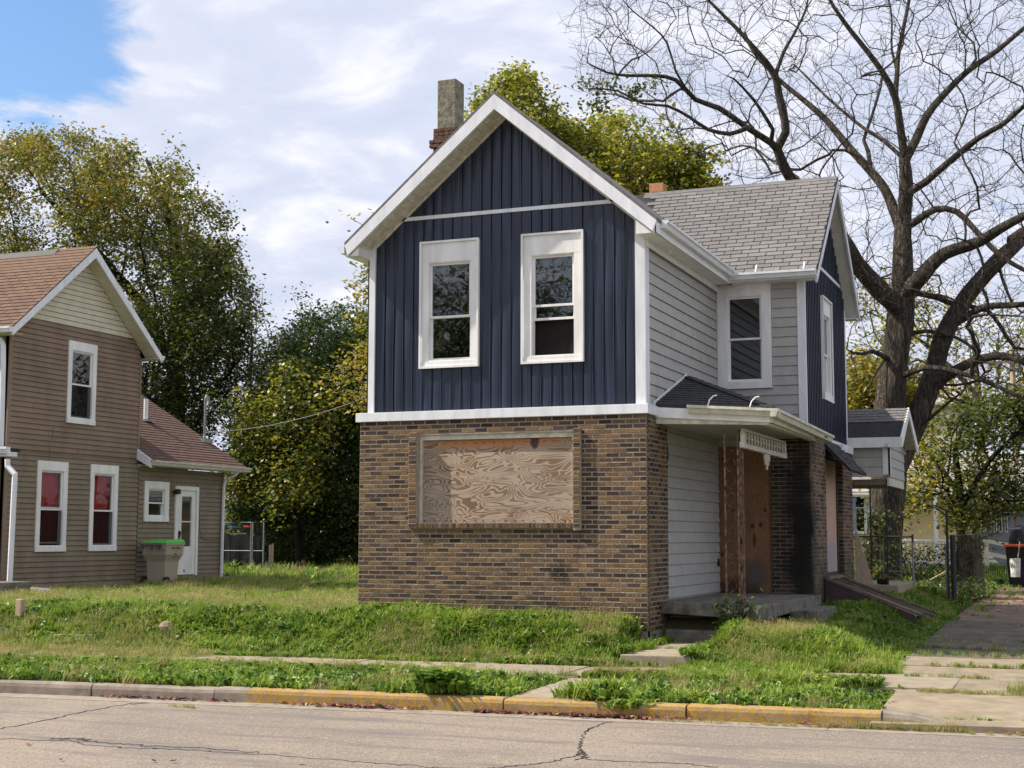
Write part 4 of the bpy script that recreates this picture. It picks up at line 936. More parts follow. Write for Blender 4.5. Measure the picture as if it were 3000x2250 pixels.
# cellar hatch
ce = thing('cellar_hatch', 'sloping cellar door with dark brown metal sides against the brick pier', 'cellar hatch', (2.2, 5.9, -.2))
HY0, HY1 = 5.30, 6.85; hx0, hx1 = XB+.03, 3.0
def hz(x): return 0.34+(x-hx0)/(hx1-hx0)*(-.24-.34)
for y in (HY0, HY1-.04):
    m = MB(); m.prism([(hx0, -.35), (hx1+.05, -.35), (hx1, hz(hx1)), (hx0, .34)], 1, y, y+.04); m.build('side_panel', 'brown_metal', ce)
for a, b in ((HY0+.10, (HY0+HY1)/2-.03), ((HY0+HY1)/2+.03, HY1-.10)):
    m = MB(); m.hexa([(hx0, a, .30), (hx1, a, hz(hx1)-.04), (hx1, b, hz(hx1)-.04), (hx0, b, .30), (hx0, a, .315), (hx1, a, hz(hx1)-.025), (hx1, b, hz(hx1)-.025), (hx0, b, .315)]); m.build('door_leaf', 'tan_metal', ce)
for y in (HY0+.02, (HY0+HY1)/2, HY1-.04):
    m = MB(); m.beam((hx0, y, .345), (hx1+.25, y, hz(hx1)-.055), .07, .04); m.build('rail', 'tan_metal', ce)
m = MB(); m.beam((hx0+.03, HY0, .35), (hx0+.03, HY1, .35), .10, .05); m.build('head_rail', 'tan_metal', ce)

# ================================================================== SIDE PORCH (rear, small gabled roof)
AX0, AX1 = 1.45, 2.20; AYF, AYB = 9.0, 11.4; AYR = 10.2
an = thing('side_porch', 'small gabled side porch with grey siding skirt hanging over an empty concrete stoop', 'porch', (1.9, 10.2, 0))
zE = 2.96; zRg = 3.62; AXR = 2.46
m = MB()
for ey in (AYF-.12, AYB+.25): m.prism([(AYR, zRg), (ey, zE), (ey, zE-.04), (AYR, zRg-.045)], 0, AX0-1.0, AXR-.03)
ar = m.build('roof', 'roof_felt', an)
sm = MB(); sl_ = (zRg-zE)/(AYR-AYF+.12); 
for r in range(5):
    t0 = .52+r*.096; t1 = t0+.10; y0 = AYF-.12+(AYR-AYF+.12)*t0; y1 = AYF-.12+(AYR-AYF+.12)*min(1, t1); x = AX0-.9-(r % 2)*.15
    while x < AXR-.03:
        xe = min(x+.30, AXR-.01)
        sm.hexa([(x, y0, zE+(y0-AYF+.12)*sl_+.002), (xe, y0, zE+(y0-AYF+.12)*sl_+.002), (xe, y1, zE+(y1-AYF+.12)*sl_), (x, y1, zE+(y1-AYF+.12)*sl_), (x, y0-.006, zE+(y0-AYF+.12)*sl_+.016), (xe, y0-.006, zE+(y0-AYF+.12)*sl_+.016), (xe, y1, zE+(y1-AYF+.12)*sl_+.004), (x, y1, zE+(y1-AYF+.12)*sl_+.004)])
        x += .306
sm.build('shingle_course', 'shingle_grey_sheet', ar)
m = MB(); m.box(AX0-.9, AXR-.03, AYF-.16, AYF-.12, zE-.20, zE-.005); m.build('fascia', 'old_white' if 0 else 'white_paint', an)
m = MB()
for ey in (AYF-.16, AYB+.28):
    s = -1 if ey < AYR else 1
    m.prism([(AYR, zRg+.01), (ey, zE-.01), (ey, zE-.20), (ey-s*.10, zE-.20), (AYR, zRg-.17)], 0, AXR-.03, AXR)
m.build('rake_board', 'white_paint', an)
m = MB()
for ey in (AYF-.1, AYB+.2): m.prism([(AYR, zRg-.06), (ey, zE-.09), (ey, zE-.10), (AYR, zRg-.075)], 0, AX1, AXR-.032)
m.build('soffit_panel', 'old_white', an)
zz = [2.20, 2.40, 2.585, 2.765]
for i in range(3):
    for F, u0, u1 in ((FRONT(AYF+.02), AX0-.8, AX1-.13), (SIDE(AX1-.02), AYF+.06, AYB)):
        m = MB(F); m.hexa([(u0, -.01, zz[i]-.0), (u1, -.01, zz[i]), (u1, .022, zz[i]), (u0, .022, zz[i]), (u0, -.01, zz[i+1]), (u1, -.01, zz[i+1]), (u1, .004, zz[i+1]), (u0, .004, zz[i+1])]); m.build('siding_board', 'grey_siding', an)
for i in range(5):
    zb = 2.77+i*.15; k0 = AYR-(zRg-.1-zb)/sl_; k1 = AYR+(zRg-.1-zb)/sl_*1.05
    if k1-k0 > .1: m = MB(SIDE(AX1-.02)); m.hexa([(k0, -.01, zb), (k1, -.01, zb), (k1, .02, zb), (k0, .02, zb), (min(k0+.15/sl_, AYR), -.01, zb+.148), (max(k1-.15/sl_, AYR), -.01, zb+.148), (max(k1-.15/sl_, AYR), .004, zb+.148), (min(k0+.15/sl_, AYR), .004, zb+.148)]); m.build('siding_board', 'cream_siding' if i < 0 else 'grey_siding', an)
m = MB(FRONT(AYF+.02)); m.box(AX1-.13, AX1+.012, -.005, .03, 2.24, 2.765); m.F = SIDE(AX1-.02); m.box(AYF-.01, AYF+.09, -.005, .034, 2.24, 2.765); m.build('corner_board', 'white_paint', an)
m = MB(SIDE(AX1-.02)); m.box(AYF+.1, AYB, -.05, .0, 2.03, 2.20); m.build('porch_beam', 'old_white', an)
m = MB(); m.box(AX0-.8, AX1-.1, AYF+.10, AYB, 2.05, 2.16); m.build('porch_ceiling', 'weathered_wood', an)
for (x, y), mt in (((AX1-.10, AYF+.12), 'black_metal'), ((AX1-.40, AYF+.12), 'black_metal'), ((AX1-.08, AYB-.2), 'rust')):
    m = MB(); m.box(x-.014, x+.014, y-.014, y+.014, .13, 2.06); m.build('post', mt, an)
m = MB(); m.box(AX0-.6, 2.30, AYF, AYB+.4, -.45, .13); m.build('stoop', 'concrete', an, bevel=.02)
rl = MB()
for z in (.25, .95): rl.beam((AX0+.1, AYF+.15, z+.1), (2.05, AYF+.15, z+.1), .025)
rl.build('railing', 'black_metal', an)
m = MB(); m.hexa([(1.5, 9.0, .13), (1.85, 9.0, .13), (1.85, 9.03, .13), (1.5, 9.03, .13), (1.49, 9.12, 1.15), (1.53, 9.12, 1.15), (1.53, 9.15, 1.15), (1.49, 9.15, 1.15)])
o = m.build('leaning_plank', 'raw_wood'); tag(o, 'bare tan wood offcut leaning on the brick corner above the side stoop', 'plank')
fl = thing('flower_pot', 'toppled dark pot with yellow flowers lying on the side stoop', 'flower pot', (1.95, 9.12, .13))
m = MB(); m.tube([(1.90, 9.14, .19), (2.10, 9.12, .18)], [.05, .075], 10); m.build('pot', 'black_plastic', fl)
m = MB()
for i in range(60):
    a = random.uniform(0, 2*PI); r = random.uniform(0, .12); p = Vector((1.88+r*math.cos(a), 9.10+r*.5*math.sin(a), .38+random.uniform(-.09, .11))); q = [p+Vector((random.uniform(-.035, .035), random.uniform(-.03, .03), random.uniform(-.035, .035))) for _ in range(3)]; m.face(q)
m.build('blossom', 'flower_yellow', fl, recalc=False)
m = MB(); m.tube([(1.93, 9.12, .2), (1.90, 9.11, .27), (1.87, 9.1, .36)], .012, 5); m.build('stem', 'leaf_lime', fl)

# ================================================================== NEIGHBOUR HOUSE
NX = -14.5; NY0, NY1 = 3.60, 7.97; NYR = 5.77; NE = 5.20; NR = 7.30; NO = -14.14
NH = thing('brown_house', 'brown clapboard house with cream gable, white window casings and brown shingle roof', 'house', (-17, 6, 0))
NS = SIDE(NX)
nwin = [(5.393, 6.335, 3.44, 5.215), (4.545, 5.50, 0.70, 2.588), (6.26, 7.215, 0.70, 2.59)]
swn = (8.205, 9.155, 1.362, 2.298)
def nrk(y): return NR-.12-(NR-NE)/(NYR-3.27)*abs(y-NYR)
m = wall_with_holes(NS, NY0, NY1, -.5, 5.15, [(w[0]+.08, w[1]-.08, w[2]+.05, w[3]-.05) for w in nwin], d0=-.1, d1=-.012); m.prism([(NY0+.05, 5.15), (NY1-.05, 5.15), (NYR, 6.95)], 1, -.1, -.012)
nwl = m.build('wall', 'brown_siding', NH)
NEX = 0.1095
def lim_main(z, zt): return (NY0+.085, NY1-.06)
hs = [(w[0]+.01, w[1]-.01, w[2], w[3]) for w in nwin]
clapboards(NH, nwl, 'siding_board', NS, NY0+.085, NY1, -.16, 2.72, NEX, hs, 'khaki_siding', lip=.017, gap=.013, butt=True)
def nlim(z, zt):
    h = (NR-.20-z)/((NR-NE)/(NYR-3.27)); return (max(NY0+.085, NYR-h), min(NY1-.06, NYR+h))
clapboards(NH, nwl, 'siding_board', NS, NY0+.085, NY1-.06, -.16+NEX*27, 5.52, NEX, hs, 'brown_siding', lim=nlim, lip=.017, gap=.013, butt=True)
clapboards(NH, nwl, 'gable_board', NS, NY0, NY1, 5.535, 7.05, .1135, [], 'cream_siding', lim=nlim, lip=.014)
m = MB(NS); m.box(NY0-.01, NY0+.08, -.01, .022, -.3, 5.12); m.build('corner_board', 'brown_siding', nwl); m = MB(NS); m.box(NY1-.06, NY1, -.01, .02, 2.72, 5.1); m.build('corner_board', 'brown_siding', nwl)
for w, sp, cu, of in zip(nwin, (.5, .485, .485), (None, 'red_curtain', 'red_curtain'), (0, .05, 0)): window_unit(NH, NS, *w, o=(.115, .115, .11, .19), split=sp, curtain=cu, bead=False, depth=.035, room=.5, open_frac=of, gl='thin_glass' if cu else 'window_glass', screen=True)
# front wall, eaves
m = MB(FRONT(NY0)); m.box(-26, NX-.01, -.1, 0, -.5, 5.15); m.build('wall', 'khaki_siding', NH)
m = MB(); m.box(-26, NX-.2, NY0+.15, NY1-.05, -.4, 5.1); m.build('body', 'interior_dark', NH)
nsl = (NR-.02-NE)/(NYR-3.27)
m = MB()
for ey in (3.27, 8.27): m.prism([(NYR, NR-.015), (ey, NE+.005), (ey, NE-.045), (NYR, NR-.07)], 0, -27, NO)
nrf = m.build('roof', 'roof_felt', NH)
m = MB()
for s, ey in ((-1, 3.25), (1, 8.29)): m.prism([(NYR, NR-.03), (ey, NE-.02), (ey-s*.02, NE-.17), (NYR, NR-.24)], 0, NO-.03, NO+.005)
m.build('rake_board', 'white_aluminium', nrf)
n = 22
for s in (-1, 1):
    for i in range(n):
        ya = NYR+s*2.42*i/n; yb = NYR+s*2.42*(i+1)/n-s*.008; za = NR-.20-nsl*abs(ya-NYR); zb = NR-.20-nsl*abs(yb-NYR)
        mm = MB(); mm.hexa([(NX, ya, za), (NX, yb, zb), (NO-.03, yb, zb), (NO-.03, ya, za), (NX, ya, za+.01), (NX, yb, zb+.01), (NO-.03, yb, zb+.01), (NO-.03, ya, za+.01)]); mm.build('soffit_panel', 'cream_siding', nrf)
m = MB(); m.box(NX+.0, NO-.03, NY1, 8.24, NE-.10, NE-.09); m.box(-27, NO-.03, 3.27, NY0, NE-.12, NE-.11); m.build('eave_soffit', 'cream_siding', nrf)
m = MB(); gutter_mb(m, (-27, 3.255, NE+.0), (NO+.0, 3.255, NE), out=(0, -1)); m.build('gutter', 'white_aluminium', nrf)
m = MB(); gutter_mb(m, (-27, 8.275, NE+.0), (NO+.0, 8.275, NE), out=(0, 1)); m.build('gutter', 'white_aluminium', nrf)
m = MB(); m.prism([(NYR-.16, NR-.13), (NYR, NR+.03), (NYR+.16, NR-.13), (NYR, NR+.0)], 0, -27, -14.85-.3); m.build('ridge_vent', 'black_metal', nrf)
an2 = math.atan(nsl); S2 = math.hypot(NYR-3.27, NR-NE); sm = MB(); EX2 = .14
ge2 = EX2-.012; sm.hexa([(-TW/2+.006, 0, 0), (TW/2-.006, 0, 0), (TW/2-.006, ge2, -.01), (-TW/2+.006, ge2, -.01), (-TW/2+.006, 0, .020), (TW/2-.006, 0, .020), (TW/2-.006, ge2, .010), (-TW/2+.006, ge2, .010)])
o = sm.build('shingle', 'shingle_brown', nrf); sh2 = o.data; D.objects.remove(o); cnt = 0; rest = MB()
for r in range(int(S2/EX2)+1):
    y = 3.25+r*EX2*math.cos(an2); z = NE+r*EX2*math.sin(an2)-.012; x = NO-TW/2-(r % 2)*TW/2
    while x > -21.5:
        if r % 2 and x == NO-TW/2-TW/2: rest.hexa([(NO-TW/2+.006, y, z), (NO-.002, y, z), (NO-.002, y+ge2*math.cos(an2), z+ge2*math.sin(an2)), (NO-TW/2+.006, y+ge2*math.cos(an2), z+ge2*math.sin(an2)), (NO-TW/2+.006, y-.01, z+.015), (NO-.002, y-.01, z+.015), (NO-.002, y+ge2*math.cos(an2), z+ge2*math.sin(an2)+.012), (NO-TW/2+.006, y+ge2*math.cos(an2), z+ge2*math.sin(an2)+.012)])
        if cnt < 296 and x > -19.2: instance(sh2, 'shingle', nrf, (x, y, z+random.uniform(0, .002)), rot=(an2, 0, 0)); cnt += 1
        else: rest.hexa([(x-TW/2+.004, y, z+.006), (x+TW/2-.004, y, z+.006), (x+TW/2-.004, y+EX2*math.cos(an2), z+EX2*math.sin(an2)), (x-TW/2+.004, y+EX2*math.cos(an2), z+EX2*math.sin(an2)), (x-TW/2+.004, y-.004, z+.015), (x+TW/2-.004, y-.004, z+.015), (x+TW/2-.004, y+EX2*math.cos(an2)-.004, z+EX2*math.sin(an2)+.003), (x-TW/2+.004, y+EX2*math.cos(an2)-.004, z+EX2*math.sin(an2)+.003)])
        x -= TW
o = rest.build('shingle_field', 'shingle_brown', nrf); tag(o, kind='stuff')
# low rear wing with lean roof
LY0, LY1 = 8.0, 11.5; LE = 2.74; LXE = -14.10; LR_X = -17.6; LSL = .60
m = wall_with_holes(NS, LY0, LY1, -.5, 2.62, [(swn[0]+.08, swn[1]-.08, swn[2]+.05, swn[3]-.05)], d0=-.1, d1=-.012)
lw = m.build('wall', 'khaki_siding', NH); m = MB(NS); m.box(LY1-.1, LY1, -3, -.11, -.5, 2.6); m.build('end_wall', 'khaki_siding', NH)
clapboards(NH, lw, 'siding_board', NS, LY0+.002, LY1-.06, -.10, 2.55, NEX, [(swn[0]+.01, swn[1]-.01, swn[2], swn[3]), (9.41, 10.36, -.2, 2.226)], 'khaki_siding', lip=.017, gap=.013, butt=True)
m = MB(NS); m.box(LY1-.06, LY1+.01, -.01, .02, -.3, 2.6); m.build('corner_board', 'khaki_siding', lw)
window_unit(NH, NS, *swn, o=(.15, .15, .10, .17), split=.5, bead=False, depth=.035, room=.5)
def lz(x): return LE+(LXE-x)*LSL
m = MB(); m.prism([(LR_X, lz(LR_X)), (LXE, LE), (LXE, LE-.05), (LR_X, lz(LR_X)-.06)], 1, 7.90, 11.95); m.prism([(LR_X, lz(LR_X)), (LR_X-3.5, LE), (LR_X, lz(LR_X)-.06)], 1, 7.98, 11.95)
lr = m.build('rear_roof', 'shingle_brown_sheet', NH)
an3 = math.atan(LSL); nrw = int(math.hypot(LXE-LR_X, lz(LR_X)-LE)/.14)
for r in range(nrw):
    m = MB(); x0 = LXE-r*.14*math.cos(an3); z0 = LE+r*.14*math.sin(an3); x1 = x0-.145*math.cos(an3); z1 = z0+.145*math.sin(an3)
    ylo = 7.90 if x0 > NX-.05 else 8.0
    m.hexa([(x0, ylo, z0+.002), (x0, 11.96, z0+.002), (x1, 11.96, z1+.002), (x1, ylo, z1+.002), (x0+.004, ylo, z0+.020), (x0+.004, 11.96, z0+.020), (x1, 11.96, z1+.005), (x1, ylo, z1+.005)]); m.build('shingle_course', 'shingle_brown_sheet', lr)
m = MB(); gutter_mb(m, (LXE+.0, 7.92, LE+.01), (LXE+.0, 12.0, LE+.01), out=(1, 0)); m.build('gutter', 'cream_siding' if 0 else 'old_white', lr)
m = MB(); m.hexa([(NX+.01, 7.89, lz(NX)-.20), (LXE+.0, 7.89, LE-.16), (LXE+.0, 7.93, LE-.16), (NX+.01, 7.93, lz(NX)-.20), (NX+.01, 7.89, lz(NX)+.03), (LXE+.0, 7.89, LE+.03), (LXE+.0, 7.93, LE+.03), (NX+.01, 7.93, lz(NX)+.03)]); m.box(NX+.02, LXE-.01, 7.94, 11.9, LE-.11, LE-.10); m.build('fascia', 'white_aluminium', lr)
m = MB(); vp = onX(428, 1184, -16.0); m.tube([(-16.0, vp[1], lz(-16)-.1), (-16.0, vp[1], lz(-16)+.55)], .055, 12); m.build('vent_pipe', 'white_paint', lr)
m = MB(); m.box(-16.16, -15.84, vp[1]-.16, vp[1]+.16, lz(-16)-.02, lz(-16)+.035); m.build('flashing', 'galvanised', lr)
mx = -15.3; my = onX(599, 1296, mx)[1]
m = MB(); m.tube([(mx, my, lz(mx)-.1), (mx, my, lz(mx)+1.10)], .032, 10); m.tube([(mx, my, lz(mx)+1.08), (mx, my+.05, lz(mx)+1.18), (mx, my+.13, lz(mx)+1.16), (mx, my+.14, lz(mx)+1.02), (mx, my+.08, lz(mx)+.90)], .030, 8); m.tube([(mx, my+.14, lz(mx)+1.0), (mx, my+.30, lz(mx)+.92), (mx, my+.55, lz(mx)+.70), (mx, my+.75, lz(mx)+.62)], .010, 5); m.build('service_mast', 'galvanised', lr)
m = MB(); m.box(mx-.12, mx+.12, my-.2, my+.2, lz(mx)-.06, lz(mx)+.06); m.build('flashing', 'galvanised', lr)
m = MB(NS); m.tube([(11.55, .40, LE-.08), (11.50, .34, LE-.18), (11.42, .10, LE-.32), (11.40, .07, LE-.5), (11.38, .07, -.05)], .042, 6); m.build('downspout', 'white_aluminium', NH)
# back door with storm glass, step, lamp
dr = MB(NS); dr.box(9.41, 9.50, -.02, .05, .09, 2.22); dr.box(10.27, 10.36, -.02, .05, .09, 2.22); dr.box(9.50, 10.27, -.02, .052, 2.12, 2.222); fr_ = dr.build('door_frame', 'white_paint', NH)
dr = MB(NS); dr.box(9.51, 9.68, -.03, .03, .11, 2.11); dr.box(10.10, 10.26, -.03, .03, .11, 2.11); dr.box(9.68, 10.10, -.03, .03, .11, .78); dr.box(9.68, 10.10, -.03, .03, 1.98, 2.11); dr.box(9.68, 10.10, -.01, .02, 1.36, 1.385)
d_ = dr.build('door', 'white_paint', NH); g = MB(NS); g.box(9.67, 10.11, -.015, -.008, .77, 1.99); g.build('pane', 'window_glass', d_); g = MB(NS); g.box(9.66, 10.12, -.09, -.05, .7, 2.0); g.build('inner_door', 'grey_house', d_)
g = MB(NS); g.box(9.56, 9.60, .03, .06, .98, 1.14); g.tube([(9.58, .05, 1.16), (9.60, .07, 1.10), (9.57, .07, 1.0), (9.53, .06, .92)], .015, 6); g.build('handle', 'black_metal', d_)
m = MB(NS); m.box(9.36, 9.44, .05, .16, 2.02, 2.14); m.box(9.33, 9.40, .0, .05, 2.04, 2.10); m.build('wall_lamp', 'black_metal', NH)
def text3(txt, size, loc, rot, matn, parent, name='lettering', align='CENTER'):
    c = D.curves.new(name, 'FONT'); c.body = txt; c.size = size; c.align_x = align; c.extrude = .001; c.materials.append(MAT[matn])
    tmp = D.objects.new('tmp', c); me = D.meshes.new_from_object(tmp); D.objects.remove(tmp); me.materials.clear(); me.materials.append(MAT[matn]); o = D.objects.new(name, me); link(o, parent, loc); o.rotation_euler = rot; return o
text3('A', .13, (NX+.034, 9.83, .16), (PI/2, 0, PI/2), 'print_black', d_, 'door_sticker')
m = MB(); m.box(NX+.03, -13.98, 9.3, 12.0, -.4, -.0+.02); m.box(NX-.02, NX+.10, 9.35, 11.2, .02, .085); m.build('door_step', 'weathered_wood', NH, bevel=.01)
m = MB(NS); m.tube([(10.42, .03, 1.75), (10.43, .04, 1.2), (10.55, .03, .98), (10.9, .03, .93), (11.35, .03, .97)], .008, 5); m.tube([(4.98, .02, 3.3), (4.99, .02, 3.1), (4.90, .02, 2.95), (4.93, .02, 2.6)], .006, 5)
m.build('wall_cable', 'weathered_wood', NH)
# front porch end, downspouts, steps
PGX = onY(30, 1333, 3.2)[0]; m = MB(); m.box(-26, PGX-.10, 3.2, NY0, 2.70, 2.76); pf_ = m.build('front_porch_roof', 'roof_felt', NH); m = MB(); gutter_mb(m, (-26, 3.2, 2.78), (PGX, 3.2, 2.78), out=(0, -1), w=.13, h=.13); m.box(-26, PGX-.09, 3.21, 3.5, 2.60, 2.69); m.build('gutter', 'white_aluminium', pf_)
dpt = [onY(x, y, 3.15) for x, y in ((22, 1345), (22, 1365), (44, 1390), (43, 1405), (28, 1704))]
m = MB(); m.tube([tuple(p) for p in dpt], .055, 6); m.build('downspout', 'white_aluminium', NH)
dpt = [onY(x, y, 3.42) for x, y in ((-20, 985), (2, 995), (9, 1012), (9, 1060), (3, 1312))]
m = MB(); m.tube([tuple(p) for p in dpt], .055, 6); m.build('downspout', 'white_aluminium', NH)
m = MB(); m.box(-14.95, -14.68, 3.3, 3.58, -.3, 2.69); m.build('porch_post', 'brown_siding', NH)
bl = onX(90, 1755, -13.1)
m = MB(); m.box(-26, -13.1, bl[1]-2.2, bl[1], -.5, .16); m.box(-26, -12.7, bl[1]-2.3, bl[1]-1.2, -.5, -.02); m.build('porch_steps', 'dark_concrete', NH, bevel=.015)
m = MB(); m.tube([(-13.6, bl[1]+.35, .0), (-13.1, bl[1]+.55, -.04)], .05, 8); m.build('drain_pipe', 'white_paint', NH)

# ---- wheelie bin
wb = onZ(490, 1713, -.11); BXc = -13.95; BYc = float(onX(492, 1700, -13.75)[1])+.05
bn = thing('wheelie_bin', 'grey-tan wheelie bin with bright green lid beside the white back door', 'wheelie bin', (BXc, BYc, -.12))
def tb(x0, x1, y0, y1, z): return [(x0, y0, z), (x1, y0, z), (x1, y1, z), (x0, y1, z)]
m = MB(); zb0 = -.13
lev = [tb(BXc-.22, BXc+.24, BYc-.24, BYc+.22, zb0), tb(BXc-.24, BXc+.27, BYc-.27, BYc+.25, zb0+.58), tb(BXc-.30, BXc+.33, BYc-.34, BYc+.33, zb0+.74), tb(BXc-.31, BXc+.345, BYc-.36, BYc+.345, zb0+1.0)]
idx = [[m.pt(p) for p in l] for l in lev]
for a, b in zip(idx, idx[1:]):
    for k in range(4): m.f.append([a[k], a[(k+1) % 4], b[(k+1) % 4], b[k]]); m.mi.append(0); m.tone.append(0)
m.f.append(idx[0][::-1]); m.f.append(idx[-1]); m.mi += [0, 0]; m.tone += [0, 0]
body = m.build('body', 'bin_tan', bn, bevel=.012)
m = MB(); m.box(BXc-.33, BXc+.36, BYc-.38, BYc+.36, zb0+.955, zb0+1.0); m.build('rim', 'bin_tan', bn, bevel=.01)
m = MB(); m.hexa([(BXc-.34, BYc-.40, zb0+1.003), (BXc+.37, BYc-.40, zb0+1.003), (BXc+.37, BYc+.37, zb0+1.003), (BXc-.34, BYc+.37, zb0+1.003), (BXc-.30, BYc-.30, zb0+1.05), (BXc+.33, BYc-.30, zb0+1.05), (BXc+.33, BYc+.32, zb0+1.085), (BXc-.30, BYc+.32, zb0+1.085)]); m.build('lid', 'bin_green', bn, bevel=.015)
for y in (BYc-.52, BYc-.45): pass
m = MB(); m.box(BXc-.30, BXc+.32, BYc-.50, BYc-.44, zb0+.97, zb0+1.01)
for x in (-.30, -.05, .15, .30): m.box(BXc+x, BXc+x+.03, BYc-.46, BYc-.33, zb0+.86, zb0+.99)
m.build('handle', 'bin_grey', bn)
for x in (BXc-.30, BXc+.28):
    m = MB(); m.tube([(x-.02, BYc-.26, zb0+.12), (x+.05, BYc-.26, zb0+.12)], .125, 18); w_ = m.build('wheel', 'rubber', bn); m = MB(); m.tube([(x-.03, BYc-.26, zb0+.12), (x+.06, BYc-.26, zb0+.12)], .055, 10); m.build('hub', 'bin_grey', w_)
for i, (t_, s_) in enumerate((('A.M. Miles', .085), ('+', .07), ('2000', .05), ('317 221-2222', .045))):
    text3(t_, s_, (BXc+.352-(.0 if i < 2 else .012), BYc+.02, zb0+.86-.062*i), (PI/2-.03, 0, PI/2), 'print_black', bn)

# ================================================================== GROUND
def cgrid(xs, ys):
    X, Y = np.meshgrid(xs, ys); Z = ground_z(X, Y); nx, ny = len(xs), len(ys)
    V = np.stack([X.ravel(), Y.ravel(), Z.ravel()], 1); i = np.arange(nx-1); j = np.arange(ny-1); I, J = np.meshgrid(i, j); a = (J*nx+I).ravel()
    return V, np.stack([a, a+1, a+1+nx, a+nx], 1)
xs = np.concatenate([[-900, -300, -120, -70, -45, -35], np.arange(-28, -11, 1.0), np.arange(-11, 9, .16), np.arange(9, 30, 2), [40, 60, 110, 300, 900]])
ys = np.concatenate([[-900, -300, -120, -60, -30, -14, -9], np.arange(-7, 8, .12), np.arange(8, 16, .5), np.arange(16, 50, 3), [60, 90, 140, 300, 900]])
def soilmat():
    m = mat('ground_soil', (0.10, 0.085, 0.05), 0.95, scale=2.2, col2=(0.045, 0.060, 0.020), bump=0.6, bscale=30)
soilmat()
V, F_ = cgrid(xs, ys)
g_ = npmesh('ground', V, F_, 'ground_soil', smooth=False); tag(g_, kind='structure')

# road: exposed-aggregate concrete
def roadmat():
    m = D.materials.new('road'); m.use_nodes = True; t = m.node_tree; b = t.nodes['Principled BSDF']
    g = N(t, 'ShaderNodeNewGeometry')
    def nz(s, d=5, r=.6, st=None):
        v = g.outputs['Position']
        if st: mp2 = N(t, 'ShaderNodeMapping', inp={'Scale': st}); L(t, v, mp2.inputs[0]); v = mp2.outputs[0]
        n = N(t, 'ShaderNodeTexNoise', inp={'Scale': s, 'Detail': d, 'Roughness': r}); L(t, v, n.inputs['Vector']); return n.outputs['Fac']
    def mix(f, a, c, lo=.35, hi=.65, bl='MIX'):
        mr = N(t, 'ShaderNodeMapRange', interpolation_type='SMOOTHSTEP', inp={'From Min': lo, 'From Max': hi}); L(t, f, mr.inputs[0])
        x = N(t, 'ShaderNodeMix', data_type='RGBA', blend_type=bl); L(t, mr.outputs[0], x.inputs[0])
        for i, q in ((6, a), (7, c)):
            if isinstance(q, tuple): x.inputs[i].default_value = (*q, 1)
            else: L(t, q, x.inputs[i])
        return x.outputs[2]
    vo = N(t, 'ShaderNodeTexVoronoi', inp={'Scale': 75.0}); L(t, g.outputs['Position'], vo.inputs['Vector'])
    base = mix(nz(.45, 6), (0.262, 0.212, 0.162), (0.205, 0.170, 0.135), .42, .58)
    base = mix(nz(38, 3), (0.155, 0.128, 0.112), base, .25, .55)
    sp = N(t, 'ShaderNodeSeparateColor'); L(t, vo.outputs['Color'], sp.inputs[0])
    base = mix(sp.outputs[0], base, (0.13, 0.10, 0.085), .86, .92)
    base = mix(sp.outputs[1], base, (0.34, 0.29, 0.24), .88, .94)
    base = mix(nz(1.2, 5, .7, (.25, 1.6, 1)), base, (0.145, 0.125, 0.113), .48, .66)
    base = mix(nz(2.3, 4, .6), base, (0.115, 0.098, 0.084), .66, .76)
    L(t, base, b.inputs['Base Color']); b.inputs['Roughness'].default_value = .85
    bp = N(t, 'ShaderNodeBump', inp={'Strength': .5, 'Distance': .006}); L(t, vo.outputs['Distance'], bp.inputs['Height']); L(t, bp.outputs[0], b.inputs['Normal'])
    MAT['road'] = m
roadmat()
m = MB(); xr = np.linspace(-60, 60, 61)
for a, b in zip(xr, xr[1:]): m.face([(a, -60, -.80), (b, -60, -.80), (b, yc(b)-.30, -.80), (a, yc(a)-.30, -.80)])
rd = m.build('road', 'road', recalc=False); tag(rd, kind='structure')
mat('gutter_pan', (0.29, 0.245, 0.20), 0.9, 0.14, 5, bump=.3, bscale=80, rnd=.05)
gp = D.objects.new('gutter', None); link(gp); tag(gp, kind='structure')
for i in range(-8, 6):
    a, b = i*3.05+.3, (i+1)*3.05+.292; m = MB()
    m.hexa([(a, yc(a)-.305, -.9), (b, yc(b)-.305, -.9), (b, yc(b)+.0, -.9), (a, yc(a)+.0, -.9), (a, yc(a)-.305, -.795), (b, yc(b)-.305, -.795), (b, yc(b), -.790), (a, yc(a), -.790)]); m.build('gutter_slab', 'gutter_pan', gp)
